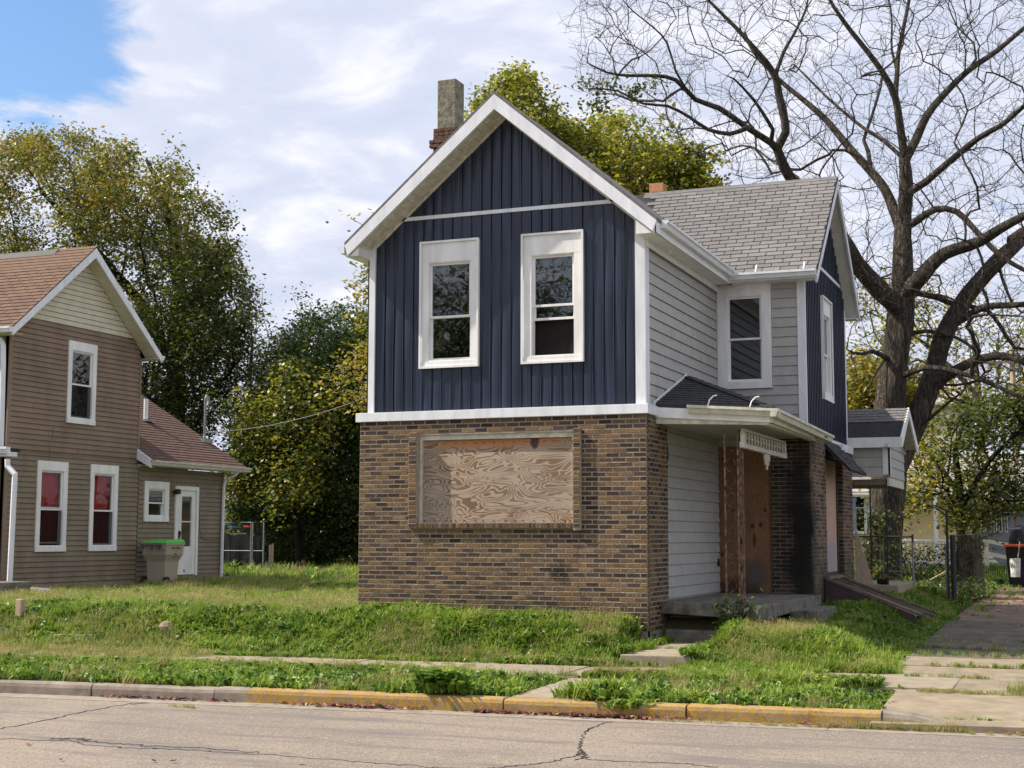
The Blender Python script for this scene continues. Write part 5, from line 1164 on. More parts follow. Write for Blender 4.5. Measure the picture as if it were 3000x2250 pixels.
# kerb, yellow on the right part
def kerbmat():
    m = mat('kerb_concrete', (0.31, 0.26, 0.21), .9, scale=5, col2=(.17, .14, .115), bump=.5, bscale=60); t = m.node_tree; b = t.nodes['Principled BSDF']
    src = b.inputs['Base Color'].links[0].from_socket
    g = N(t, 'ShaderNodeNewGeometry'); s = N(t, 'ShaderNodeSeparateXYZ'); L(t, g.outputs['Position'], s.inputs[0])
    n = N(t, 'ShaderNodeTexNoise', inp={'Scale': 9, 'Detail': 6, 'Roughness': .7}); L(t, g.outputs['Position'], n.inputs['Vector'])
    f = mth(t, 'ADD', s.outputs[0], mth(t, 'MULTIPLY', n.outputs['Fac'], .4))
    f1 = mth(t, 'GREATER_THAN', f, -2.78); f2 = mth(t, 'LESS_THAN', s.outputs[0], 3.80)
    n2_ = N(t, 'ShaderNodeTexNoise', inp={'Scale': 26, 'Detail': 6, 'Roughness': .75}); L(t, g.outputs['Position'], n2_.inputs['Vector'])
    wear = N(t, 'ShaderNodeMapRange', inp={'From Min': .42, 'From Max': .54}); L(t, n2_.outputs['Fac'], wear.inputs[0])
    f = mth(t, 'MULTIPLY', mth(t, 'MULTIPLY', f1, f2), wear.outputs[0])
    yr = N(t, 'ShaderNodeMix', data_type='RGBA'); L(t, n.outputs['Fac'], yr.inputs[0]); yr.inputs[6].default_value = (.14, .085, .022, 1); yr.inputs[7].default_value = (.66, .38, .045, 1)
    x = N(t, 'ShaderNodeMix', data_type='RGBA'); L(t, f, x.inputs[0]); L(t, src, x.inputs[6]); L(t, yr.outputs[2], x.inputs[7]); L(t, x.outputs[2], b.inputs['Base Color'])
kerbmat()
kb = D.objects.new('kerb', None); link(kb); tag(kb, kind='structure')
joints = [-26, -22.4, -19.4, -16.3, -13.3, -10.3, -7.6, onY(265, 2000, yc(-5.2))[0], onY(628, 2020, yc(-3.4))[0], onY(1475, 2060, yc(0))[0], onY(2010, 2075, yc(2))[0], 3.82]
for a, b in zip(joints, joints[1:]):
    m = MB(); nseg = 6; a2, b2 = a+.008, b-.008
    pr_ = [(0, -.83), (.0, -.70), (.012, -.665), (.04, -.650), (.16, -.645), (.16, -.83)]
    jy = random.uniform(-.012, .012); jz = random.uniform(-.008, .008); rings = []
    for i in range(nseg+1):
        x = a2+(b2-a2)*i/nseg; rings.append([m.pt((x, yc(x)+p+jy+random.uniform(-.002, .002), q+(jz if q > -.8 else 0)+random.uniform(-.003, .003))) for p, q in pr_])
    for r0, r1 in zip(rings, rings[1:]):
        for k in range(6): m.f.append([r0[k], r0[(k+1) % 6], r1[(k+1) % 6], r1[k]]); m.mi.append(0); m.tone.append(0)
    m.f += [rings[0][::-1], rings[-1]]; m.mi += [0, 0]; m.tone += [0, 0]; m.build('kerb_stone', 'kerb_concrete', kb)
m = MB(); rings = []
for i in range(14):
    t = i/13; x = 3.83+3.4*t; h = .155*(1-sst(0.0, .30, t))+.012; rings.append([m.pt((x, yc(x)+p, -.80+q*h/.155 if q > 0 else -.86)) for p, q in [(0-.02*(1-t), 0), (.0, .10), (.02, .14), (.06, .155), (.20, .155), (.20, 0)]])
for r0, r1 in zip(rings, rings[1:]):
    for k in range(6): m.f.append([r0[k], r0[(k+1) % 6], r1[(k+1) % 6], r1[k]]); m.mi.append(0); m.tone.append(0)
m.build('dropped_kerb', 'kerb_concrete', kb, smooth=False)
# sidewalk slabs
sdw = D.objects.new('sidewalk', None); link(sdw); tag(sdw, kind='structure')
for i in range(-17, 6):
    a = i*1.5-.2; b = a+1.488; s0, s1 = 2.10, 3.62; j = [random.uniform(-.008, .008) for _ in range(4)]
    if a > 3.5: continue
    m = MB(); m.hexa([(a, yc(a)+s0, -.72), (b, yc(b)+s0, -.72), (b, yc(b)+s1, -.72), (a, yc(a)+s1, -.72), (a, yc(a)+s0, -.604+j[0]), (b, yc(b)+s0, -.604+j[1]), (b, yc(b)+s1, -.596+j[2]), (a, yc(a)+s1, -.596+j[3])]); m.build('slab', 'concrete', sdw, bevel=.006)
# garden walk and carriage pad
wk = D.objects.new('path', None); link(wk); tag(wk, kind='structure')
for a, b, z in ((-1.60, -.62, -.455), (-.61, .35, -.44)):
    m = MB(); m.hexa([(.10, a, -.62), (1.02, a+.04, -.62), (.97, b, -.62), (.09, b, -.62), (.10, a, z-.01), (1.02, a+.04, z-.006), (.97, b, z+.01), (.09, b, z+.006)]); m.build('slab', 'concrete', wk, bevel=.012)
m = MB(); m.hexa([(.02, yc(0)+.165, -.72), (.80, yc(0)+.20, -.72), (.78, yc(0)+2.08, -.72), (.0, yc(0)+2.06, -.72), (.02, yc(0)+.165, -.640), (.80, yc(0)+.20, -.640), (.78, yc(0)+2.08, -.615), (.0, yc(0)+2.06, -.615)]); m.build('slab', 'concrete', wk, bevel=.01)
# driveway
dw = D.objects.new('driveway', None); link(dw); tag(dw, kind='structure')
mat('drive_concrete', (0.265, 0.215, 0.150), 0.9, 0.15, 3.5, bump=.4, bscale=70, rnd=.08)
mat('drive_shaded', (0.125, 0.105, 0.080), 0.93, 0.25, 3.5, bump=.5, bscale=50, rnd=.10)  # upper slabs in the house shadow: shade put into a darker concrete colour
yb_ = [-5.06, -3.15, -1.72, -.35, .75, 1.95, 3.1, 4.4, 5.7, 7.2]
for k, (a, b) in enumerate(zip(yb_, yb_[1:])):
    for (xa, xb) in ((3.72 if k == 0 else (3.68 if k == 1 else 3.40), 5.38), (5.40, 7.0)):
        m = MB(); f = (lambda x: .085*x) if k < 2 else (lambda x: 0.0 if k > 2 else .04*(x-5)); n_ = [random.uniform(-.012, .012) for _ in range(4)]
        fx = lambda x, y: y+(.085*(x-4.5) if k < 2 else 0)
        ya, yb2 = a+.006, b-.006
        P = [(xa, ya), (xb, ya), (xb, yb2), (xa, yb2)]; P = [(x, y+(.085*(x-4.2)+.02 if y < -1.6 else 0)) for x, y in P]
        m.hexa([(x, y, -.95) for x, y in P]+[(x, y, float(drive_z(x, y))+n_[i]*(.6 if k else .3)) for i, (x, y) in enumerate(P)]); m.build('slab', 'drive_concrete' if k < 4 else 'drive_shaded', dw, bevel=.006)
mat('dirt', (0.26, 0.18, 0.12), 0.95, 0.3, 1.6, col2=(.10, .075, .055), bump=.7, bscale=22)
m = MB(); yy = np.linspace(7.21, 46, 40)
for a, b in zip(yy, yy[1:]): m.face([(3.3, a, GZ(4.5, a)+.03), (6.9, a, GZ(4.5, a)+.03), (6.9, b, GZ(4.5, b)+.03), (3.3, b, GZ(4.5, b)+.03)])
m.build('dirt_track', 'dirt', dw, recalc=False)
# cracks in the road and joints
ck = D.objects.new('road_cracks', None); link(ck); tag(ck, kind='structure')
def crack(pts, w, rough=.03, zoff=.004, n=8, matn='crack_fill'):
    P = [onZ(x, y, -.80) for x, y in pts]; m = MB(); last = None
    for a, b in zip(P, P[1:]):
        for i in range(n):
            t = i/n; p = a+(b-a)*t; q = a+(b-a)*((i+1)/n)
            if last is None: last = p+np.array([random.uniform(-rough, rough), random.uniform(-rough, rough), 0])
            nx_ = q+np.array([random.uniform(-rough, rough), random.uniform(-rough, rough), 0]); w0 = .75*w*random.uniform(.3, 1.4)
            m.beam((last[0], last[1], -.80+zoff/2), (nx_[0], nx_[1], -.80+zoff/2), w0, zoff); last = nx_
    m.build('crack', matn, ck, recalc=False)
z7 = lambda L_: [(a/1.4747, 1650+b/1.4747) for a, b in L_]
z8 = lambda L_: [(1500+a/1.4747, 1650+b/1.4747) for a, b in L_]
crack(z7([(-60, 735), (0, 715), (190, 682), (350, 645), (560, 608), (850, 588)]), .022)
crack(z7([(850, 588), (700, 600), (560, 612)]), .010)
crack(z7([(-40, 758), (150, 765), (300, 768), (420, 790), (600, 800), (800, 806), (1000, 818), (1200, 830), (1450, 850), (1700, 872), (1900, 885), (2300, 905)]), .012, .045)
crack(z7([(220, 760), (330, 758), (450, 778), (640, 790), (900, 800), (1150, 820)]), .020, .06)
crack(z8([(470, 682), (400, 690), (345, 712), (310, 735), (298, 770), (300, 800), (285, 830)]), .016, .02)
crack(z8([(345, 712), (320, 728)]), .04, .01)
crack(z8([(285, 830), (220, 845), (150, 862), (60, 872), (-20, 880), (-120, 890)]), .014)
crack(z8([(285, 830), (330, 850), (450, 856), (600, 862), (750, 868), (900, 884)]), .014)
crack(z8([(290, 830), (310, 815), (320, 840), (270, 850)]), .012, .03)
crack(z8([(300, 770), (290, 800), (315, 825)]), .010, .02)

# ================================================================== VEGETATION
def blade_mat(name, stops, trans=.42, noise=.5, nscale=.8, rough=.5):
    m = D.materials.new(name); m.use_nodes = True; t = m.node_tree; t.nodes.clear()
    o = N(t, 'ShaderNodeOutputMaterial'); oi = N(t, 'ShaderNodeObjectInfo'); at = N(t, 'ShaderNodeAttribute', attribute_name='tone')
    g = N(t, 'ShaderNodeNewGeometry'); nz = N(t, 'ShaderNodeTexNoise', inp={'Scale': nscale, 'Detail': 4, 'Roughness': .6}); L(t, g.outputs['Position'], nz.inputs['Vector'])
    s = mth(t, 'MULTIPLY_ADD', mth(t, 'SUBTRACT', nz.outputs['Fac'], .5), noise*2.2, mth(t, 'MULTIPLY_ADD', oi.outputs['Random'], .4, mth(t, 'MULTIPLY', at.outputs['Fac'], .55)))
    r = N(t, 'ShaderNodeValToRGB'); L(t, s, r.inputs[0]); el = r.color_ramp.elements
    for i, (p, c) in enumerate(stops):
        x = el[i] if i < 2 else el.new(p)
        x.position = p; x.color = (*c, 1)
    d = N(t, 'ShaderNodeBsdfPrincipled', inp={'Roughness': rough, 'Specular IOR Level': .4}); L(t, r.outputs[0], d.inputs['Base Color'])
    tl = N(t, 'ShaderNodeBsdfTranslucent'); L(t, r.outputs[0], tl.inputs[0]); mx = N(t, 'ShaderNodeMixShader', inp={0: trans}); L(t, d.outputs[0], mx.inputs[1]); L(t, tl.outputs[0], mx.inputs[2]); L(t, mx.outputs[0], o.inputs[0]); MAT[name] = m
blade_mat('grass_green', [(0.0, (.065, .125, .014)), (.35, (.17, .275, .026)), (.65, (.30, .39, .05)), (.87, (.38, .47, .07)), (1.0, (.46, .46, .13))])
blade_mat('grass_dry', [(0.0, (.10, .18, .03)), (.4, (.30, .31, .08)), (.7, (.50, .39, .18)), (1.0, (.48, .27, .18))])
blade_mat('weed_leaf', [(0.0, (.04, .09, .014)), (.4, (.13, .235, .028)), (.75, (.27, .39, .05)), (1.0, (.42, .48, .10))], rough=.45, trans=.35)
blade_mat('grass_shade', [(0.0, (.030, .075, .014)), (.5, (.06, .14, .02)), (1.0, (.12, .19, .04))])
HID = D.collections.new('tufts')      # sources for the scattered ground cover only; not linked to the scene
def tuft(name, kind, n, h, spread, w, matn, lean=.5, seed=0):
    r = np.random.default_rng(seed); V = []; F = []; T = []
    for i in range(n):
        a = r.uniform(0, 2*PI); rr = spread*math.sqrt(r.uniform()); bx, by = rr*math.cos(a), rr*math.sin(a); d = r.uniform(0, 2*PI); hh = h*r.uniform(.45, 1.1); le = lean*r.uniform(.2, 1.1)*hh; t = r.uniform()
        dx, dy = math.cos(d), math.sin(d); px, py = -dy, dx; ww = w*r.uniform(.6, 1.3)
        if kind == 'blade': prof = [(0, 0, .7), (.45, .25, 1.0), (.8, .65, .7), (1.0, 1.0, .05)]
        elif kind == 'leaf': prof = [(0, 0, .12), (.35, .18, .9), (.75, .60, 1.0), (.92, 1.0, .05)]
        else: prof = [(0, 0, .25), (.6, .15, .25), (.9, .35, .5), (1.0, .6, .9)]
        b0 = len(V)
        for zz, ll, wf in prof:
            cx_, cy_ = bx+dx*le*ll, by+dy*le*ll
            sag = -.25*hh*ll*ll*(1 if kind == 'leaf' else .4)
            V.append((cx_-px*ww*wf/2, cy_-py*ww*wf/2, hh*zz+sag)); V.append((cx_+px*ww*wf/2, cy_+py*ww*wf/2, hh*zz+sag))
        for k in range(3): F.append((b0+2*k, b0+2*k+1, b0+2*k+3, b0+2*k+2)); T.append(t)
    me = D.meshes.new(name); me.from_pydata(V, [], F); me.materials.append(MAT[matn]); at = me.attributes.new('tone', 'FLOAT', 'FACE'); at.data.foreach_set('value', T); me.update()
    o = D.objects.new(name, me); HID.objects.link(o); return o
SRC = [tuft('a0', 'blade', 30, .16, .10, .0105, 'grass_green', .6, 1), tuft('a1', 'blade', 26, .20, .11, .012, 'grass_green', .8, 2), tuft('a2', 'blade', 34, .11, .12, .010, 'grass_green', .5, 3),
       tuft('b0', 'leaf', 15, .16, .09, .042, 'weed_leaf', 1.0, 4), tuft('b1', 'leaf', 18, .13, .11, .034, 'weed_leaf', 1.1, 5), tuft('b2', 'leaf', 10, .20, .06, .055, 'weed_leaf', .9, 6),
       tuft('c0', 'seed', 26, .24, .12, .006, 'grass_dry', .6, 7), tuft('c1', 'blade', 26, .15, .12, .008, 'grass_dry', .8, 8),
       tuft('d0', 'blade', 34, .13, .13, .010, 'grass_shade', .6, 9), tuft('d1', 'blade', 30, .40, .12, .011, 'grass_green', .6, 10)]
NAMES = [o.name for o in SRC]; ORD = {n: i for i, n in enumerate(sorted(NAMES))}
PTS = []
def scat(x, y, kind, scale, zoff=0.0):
    """kind: index array into SRC"""
    z = ground_z(x, y)+zoff
    PTS.append((np.stack([x, y, z], 1), kind, scale))
def rnd(n, x0, x1, y0, y1): return RNG.uniform(x0, x1, n), RNG.uniform(y0, y1, n)
from mathutils import noise as mnoise
def fnoise(x, y, s, o=0): return np.array([mnoise.noise(Vector((a*s, b*s, o))) for a, b in zip(x, y)])
def pave(x, y):
    f = yc(x)
    side = (y > f+2.13) & (y < f+3.58) & (x < 3.7); walk = (x > .10) & (x < .98) & (y > -1.75) & (y < .95); pad = (x > .04) & (x < .76) & (y < f+2.1) & (y > f+.1)
    ex = np.interp(y, [-6, -3.2, -1.5, 0, 5, 12, 30], [3.75, 3.7, 3.6, 3.40, 3.30, 3.3, 3.3]); drv = (x > ex) & (x < 6.9)
    house = (x > -4.55) & (x < 0.0) & (y > 0.0) & (y < 10); wing = (x > -.1) & (x < 1.55) & (y > .55) & (y < 8.8); stoop = (x > 1) & (x < 2.3) & (y > 9) & (y < 11.8)
    hatch = (x > 1.5) & (x < 3.0) & (y > 5.3) & (y < 6.85); nb = (x < NX) & (y > 1.2) & (y < 11.6)
    return side, walk, pad, drv, house | wing | stoop | hatch | nb
def pick(n, w): return RNG.choice(len(SRC), n, p=np.array(w)/sum(w))
def region(n, x0, x1, y0, y1, w, sc, keep, edge=0, dry=True):
    x, y = rnd(n, x0, x1, y0, y1); s, wk_, pd, dv, hs_ = pave(x, y); ok = ~(wk_ | pd | dv | hs_) & keep(x, y)
    x, y, s = x[ok], y[ok], s[ok]
    ok = ~s; x, y = x[ok], y[ok]; k = pick(len(x), w); scl = RNG.uniform(sc[0], sc[1], len(x))
    # patches: dry / weedy
    nn = fnoise(x, y, .55, 3); n2v = fnoise(x, y, .8, 9); scl = scl*(1+.35*fnoise(x, y, 1.7, 14)); u = RNG.uniform(size=len(x))
    k = np.where((nn > .12) & (u < .35), RNG.choice([3, 4, 5], len(x)), k); k = np.where((n2v > .18) & (u < (.5 if w[6]+w[7] > .6 else .08)), RNG.choice([6, 7], len(x)), k)
    scat(x, y, k, scl)
top = lambda x: yc(x)+3.62
# verge between kerb and sidewalk: broad-leaved weeds
region(5200, -11, 3.72, -7, -2.2, [2, 2, 3, 5, 6, 4, .25, .5, 0, 0], (.5, .95), lambda x, y: (y > yc(x)+.14) & (y < yc(x)+2.22) & ~((x > .0) & (x < .8) & (y > yc(x)+.35)))
region(2600, -11, 3.72, -7, -4.3, [2, 2, 1, 6, 6, 4, .5, .5, 0, 0], (.5, 1.0), lambda x, y: (y > yc(x)+.06) & (y < yc(x)+.42) & ((x < .0) | (x > .8)))
# bank in front of the house and to the left
region(13500, -12, 3.45, -2.6, .5, [5, 5, 5, 4, 5, 3, .8, 1.0, 0, 0], (.55, 1.0), lambda x, y: (y > top(x)+.02) & ~((y > -.02) & (x > -4.5) & (x < 0)) & ~((x > -.05) & (x < 1.15) & (y > -1.8)))
region(1100, -8, 3.3, -2.1, -.4, [1, 2, 1, 4, 4, 4, .5, .5, 0, 0], (.6, 1.05), lambda x, y: (y > top(x)+.05) & (y < top(x)+1.0) & ~((x > -.05) & (x < 1.1)))
# bright hump between walk and driveway
region(5600, 1.0, 3.55, -2.0, 1.2, [5, 6, 5, .9, .9, .6, .2, .3, 0, 0], (.5, .8), lambda x, y: (y > top(x)-.25) & ((x > 1.62) | (y < .30)))
region(600, 2.3, 3.5, -2.0, .3, [2, 4, 0, .5, .5, .5, .1, .2, 0, .2], (.6, .9), lambda x, y: (y > top(x)-.1))
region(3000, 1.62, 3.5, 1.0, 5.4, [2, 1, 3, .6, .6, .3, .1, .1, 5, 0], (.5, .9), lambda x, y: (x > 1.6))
# lawns
region(15000, -14.3, -4.6, .3, 12, [7, 4, 7, .6, .6, .3, 1.0, 1.7, 0, 0], (.6, 1.0), lambda x, y: x > -14)
region(4200, -14.3, -4.6, -.6, 5.2, [1, 1, 1, 0, 0, 0, 8, 8, 0, 0], (.6, 1.0), lambda x, y: fnoise(x, y, .45, 5) > -.15)
region(9000, -34, -4.6, 11.5, 42, [6, 4, 5, .3, .3, .2, .2, .4, 2, 0], (1.0, 1.9), lambda x, y: x > -34)
region(1800, -24, -13, -2.6, 1.5, [5, 4, 4, 1, 1, 1, 1, 1, 0, 0], (.8, 1.3), lambda x, y: y > top(x))
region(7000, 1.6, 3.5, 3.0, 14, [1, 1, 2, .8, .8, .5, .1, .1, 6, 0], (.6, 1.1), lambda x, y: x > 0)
region(7000, -6, 3.6, 11.5, 46, [4, 3, 4, .6, .6, .4, .1, .2, 3, 0], (1.0, 1.9), lambda x, y: x > -6)
region(2500, 6.8, 12, -2.6, 14, [4, 3, 4, .6, .6, .4, .4, .5, 1, 0], (.8, 1.3), lambda x, y: x > 6.9)
# sprigs in the joints of walk, sidewalk, driveway and gutter, dry tufts
def line_tufts(P0, P1, n, jit, kinds, sc, z=None):
    t = RNG.uniform(size=n); x = P0[0]+(P1[0]-P0[0])*t+RNG.normal(0, jit, n); y = P0[1]+(P1[1]-P0[1])*t+RNG.normal(0, jit*.5, n)
    zz = np.array([max(GZ(a, b), -.80) for a, b in zip(x, y)]) if z is None else np.full(n, z); PTS.append((np.stack([x, y, zz], 1), RNG.choice(kinds, n), RNG.uniform(sc[0], sc[1], n)))
line_tufts((3.7, -1.66), (4.6, -1.60), 34, .05, [7, 6, 2], (.25, .5), -.60); line_tufts((3.8, -.35), (5.3, -.33), 60, .05, [7, 7, 1], (.2, .5), -.58); line_tufts((5.0, -.36), (6, -.3), 40, .05, [0, 3], (.3, .6), -.58)
line_tufts((4.0, -3.05), (4.7, -2.98), 50, .07, [7], (.25, .45), -.63); line_tufts((4.5, -3.1), (5.4, -3.0), 30, .05, [7, 7, 2], (.25, .4), -.63); line_tufts((5.05, -3.2), (5.3, -1.9), 90, .10, [6, 7, 6, 0], (.4, .8), -.62)
for y_ in (.75, 1.95, 3.1, 4.4): line_tufts((3.5, y_), (5.6, y_), 45, .08, [8, 0, 7], (.25, .6), -.53)
line_tufts((3.35, -.3), (3.35, 8), 160, .12, [8, 0, 3], (.5, 1.0)); line_tufts((3.4, 8), (3.5, 30), 160, .35, [8, 0, 7], (.5, 1.1))
line_tufts((4.0, yc(4)+.27), (6.4, yc(6.4)+.27), 150, .04, [3, 0, 4, 4], (.25, .6), -.76); line_tufts((3.2, yc(3.2)-.10), (4.6, yc(4.6)-.12), 130, .05, [7, 6], (.2, .55), -.79); line_tufts((4.6, yc(4.6)-.2), (6, yc(6)-.2), 50, .03, [7], (.15, .3), -.79)
line_tufts((1.6, yc(1.6)-.16), (3.4, yc(3.4)-.16), 70, .04, [7], (.15, .3), -.79); line_tufts((-3.6, yc(-3.6)-.5), (-3.2, yc(-3.2)-.6), 25, .05, [7], (.15, .3), -.80)
line_tufts((.08, yc(0)+2.12), (3.6, yc(3.6)+2.12), 120, .06, [2, 7, 3], (.35, .7), -.62); line_tufts((-9, yc(-9)+2.14), (0, yc(0)+2.14), 240, .10, [6, 7, 3, 0], (.4, .8), -.62); line_tufts((-9, yc(-9)+3.58), (3.4, yc(3.4)+3.58), 330, .07, [6, 7, 3, 2], (.4, .8), -.60)
line_tufts((.12, -1.5), (.12, .5), 90, .05, [0, 3, 2], (.5, .9), -.45); line_tufts((1.0, -1.6), (.98, .5), 110, .07, [0, 3, 4], (.5, 1.0), -.45); line_tufts((.1, -.61), (1, -.6), 14, .03, [2], (.3, .5), -.45)
line_tufts((.72, yc(.7)+.15), (1.0, yc(1)+.5), 60, .10, [3, 5, 1], (.8, 1.3), -.64); line_tufts((-.85, yc(-.8)+.13), (-.55, yc(-.6)+.18), 22, .05, [5], (1.2, 1.7), -.62); line_tufts((1.15, yc(1.1)+.0), (1.5, yc(1.5)+.05), 16, .05, [3, 4], (.7, 1.1), -.70)
line_tufts((-4.5, -.05), (-.1, -.05), 240, .05, [0, 1, 3, 7], (.55, 1.0)); line_tufts((1.1, .35), (1.3, .42), 26, .05, [5, 3], (1.1, 1.7), -.30); line_tufts((.0, .2), (.2, .35), 18, .05, [1, 5], (.9, 1.3))
# overgrown sidewalk edges: on the left only a thin strip stays bare, on the right most of it is grown over
def free(n, x0, x1, f0, f1, kinds, sc, z=-.60):
    x = RNG.uniform(x0, x1, n); y = yc(x)+f0+(f1-f0)*RNG.uniform(size=n); PTS.append((np.stack([x, y, np.full(n, z)], 1), RNG.choice(kinds, n), RNG.uniform(sc[0], sc[1], n)))
free(1300, -12, -1.3, 1.9, 2.45, [3, 4, 2, 2, 0, 7], (.3, .55)); free(420, -12, -1.3, 2.4, 3.2, [7, 2, 6], (.2, .45)); free(1000, -12, -1.3, 3.4, 3.7, [7, 0, 2, 3, 4], (.4, .7)); free(500, -1.4, .1, 3.45, 3.7, [7, 2, 3, 4], (.5, .9))
free(260, -9, -5.5, 2.7, 3.5, [7, 6, 7], (.4, .9))
free(1300, 1.05, 2.7, 2.05, 3.65, [7, 2, 2, 1, 3, 0, 4], (.4, .8)); free(260, 2.6, 3.5, 2.1, 2.5, [3, 4, 7], (.5, .8)); free(200, .2, 1.1, 2.1, 2.35, [7, 6, 3], (.4, .8))
P = np.concatenate([p[0] for p in PTS]); K = np.concatenate([p[1] for p in PTS]); S_ = np.concatenate([p[2] for p in PTS])
# the ground cover is one counted-by-nobody mass, scattered by geometry nodes
def make_cover(name, P, K, S_, label=None):
    me = D.meshes.new(name); me.vertices.add(len(P)); me.vertices.foreach_set('co', P.astype(np.float32).ravel())
    perm = np.array([ORD[n] for n in NAMES]); a = me.attributes.new('which', 'INT', 'POINT'); a.data.foreach_set('value', perm[K].astype(np.int32))
    a = me.attributes.new('size', 'FLOAT', 'POINT'); a.data.foreach_set('value', S_.astype(np.float32)); a = me.attributes.new('turn', 'FLOAT_VECTOR', 'POINT')
    R = np.stack([RNG.normal(0, .12, len(P)), RNG.normal(0, .12, len(P)), RNG.uniform(0, 2*PI, len(P))], 1); a.data.foreach_set('vector', R.astype(np.float32).ravel()); me.update()
    o = D.objects.new(name, me); link(o); tag(o, label, kind='stuff')
    g = D.node_groups.new(name, 'GeometryNodeTree'); g.interface.new_socket('Geometry', in_out='INPUT', socket_type='NodeSocketGeometry'); g.interface.new_socket('Geometry', in_out='OUTPUT', socket_type='NodeSocketGeometry')
    gi = g.nodes.new('NodeGroupInput'); go = g.nodes.new('NodeGroupOutput'); m2p = g.nodes.new('GeometryNodeMeshToPoints'); ci = g.nodes.new('GeometryNodeCollectionInfo'); ci.inputs[0].default_value = HID; ci.inputs['Separate Children'].default_value = True; ci.inputs['Reset Children'].default_value = True
    iop = g.nodes.new('GeometryNodeInstanceOnPoints'); iop.inputs['Pick Instance'].default_value = True
    def at(nm, ty): n = g.nodes.new('GeometryNodeInputNamedAttribute'); n.data_type = ty; n.inputs[0].default_value = nm; return n.outputs[0]
    l = g.links.new; l(gi.outputs[0], m2p.inputs[0]); l(m2p.outputs[0], iop.inputs['Points']); l(ci.outputs[0], iop.inputs['Instance']); l(at('which', 'INT'), iop.inputs['Instance Index']); l(at('turn', 'FLOAT_VECTOR'), iop.inputs['Rotation']); l(at('size', 'FLOAT'), iop.inputs['Scale']); l(iop.outputs[0], go.inputs[0])
    o.modifiers.new('cover', 'NODES').node_group = g; return o
make_cover('grass', P, K, S_)
# fallen leaves in the gutter, on the lawn edge
def litter(name, P0s, matn='leaf_litter', s=.035):
    V = []; F = []; T = []
    for (p0, p1, n, jx, jy, z) in P0s:
        for i in range(n):
            t = random.random(); x = p0[0]+(p1[0]-p0[0])*t+random.gauss(0, jx); y = p0[1]+(p1[1]-p0[1])*t-abs(random.gauss(0, jy)); b = len(V); a = random.uniform(0, 2*PI); q = s*random.uniform(.5, 1.3)
            for k in range(4): V.append((x+q*math.cos(a+k*PI/2)*(1 if k % 2 else .6), y+q*math.sin(a+k*PI/2)*(1 if k % 2 else .6), z+.004+random.uniform(0, .035)))
            F.append((b, b+1, b+2, b+3)); T.append(random.random())
    o = npmesh(name, V, F, matn, tone=T); tag(o, kind='stuff')
litter('fallen_leaves', [((-2.4, yc(-2.4)-.02), (-1.0, yc(-1)-.02), 150, .15, .05, -.79), ((-.3, yc(-.3)-.02), (1.9, yc(1.9)-.02), 260, .1, .05, -.79), ((.7, yc(.7)-.02), (1.4, yc(1.4)-.02), 120, .1, .05, -.79), ((-4.7, yc(-4.7)-.02), (-3.1, yc(-3.1)-.02), 70, .1, .03, -.79), ((3.0, yc(3)-.02), (4.2, yc(4.2)-.04), 60, .1, .05, -.79), ((-6, -9), (6, -9), 25, .5, 1.5, -.80), ((5.0, yc(5)-.1), (5.6, yc(5.6)-.1), 25, .1, .05, -.79)])
litter('yard_litter', [((2.0, 18), (5.5, 12), 260, 1.0, 4, -.27), ((3.6, 8), (5, 26), 240, .8, 1, -.27), ((-9, 3), (-5, 8), 60, 1.5, 2, -.08)], s=.05)

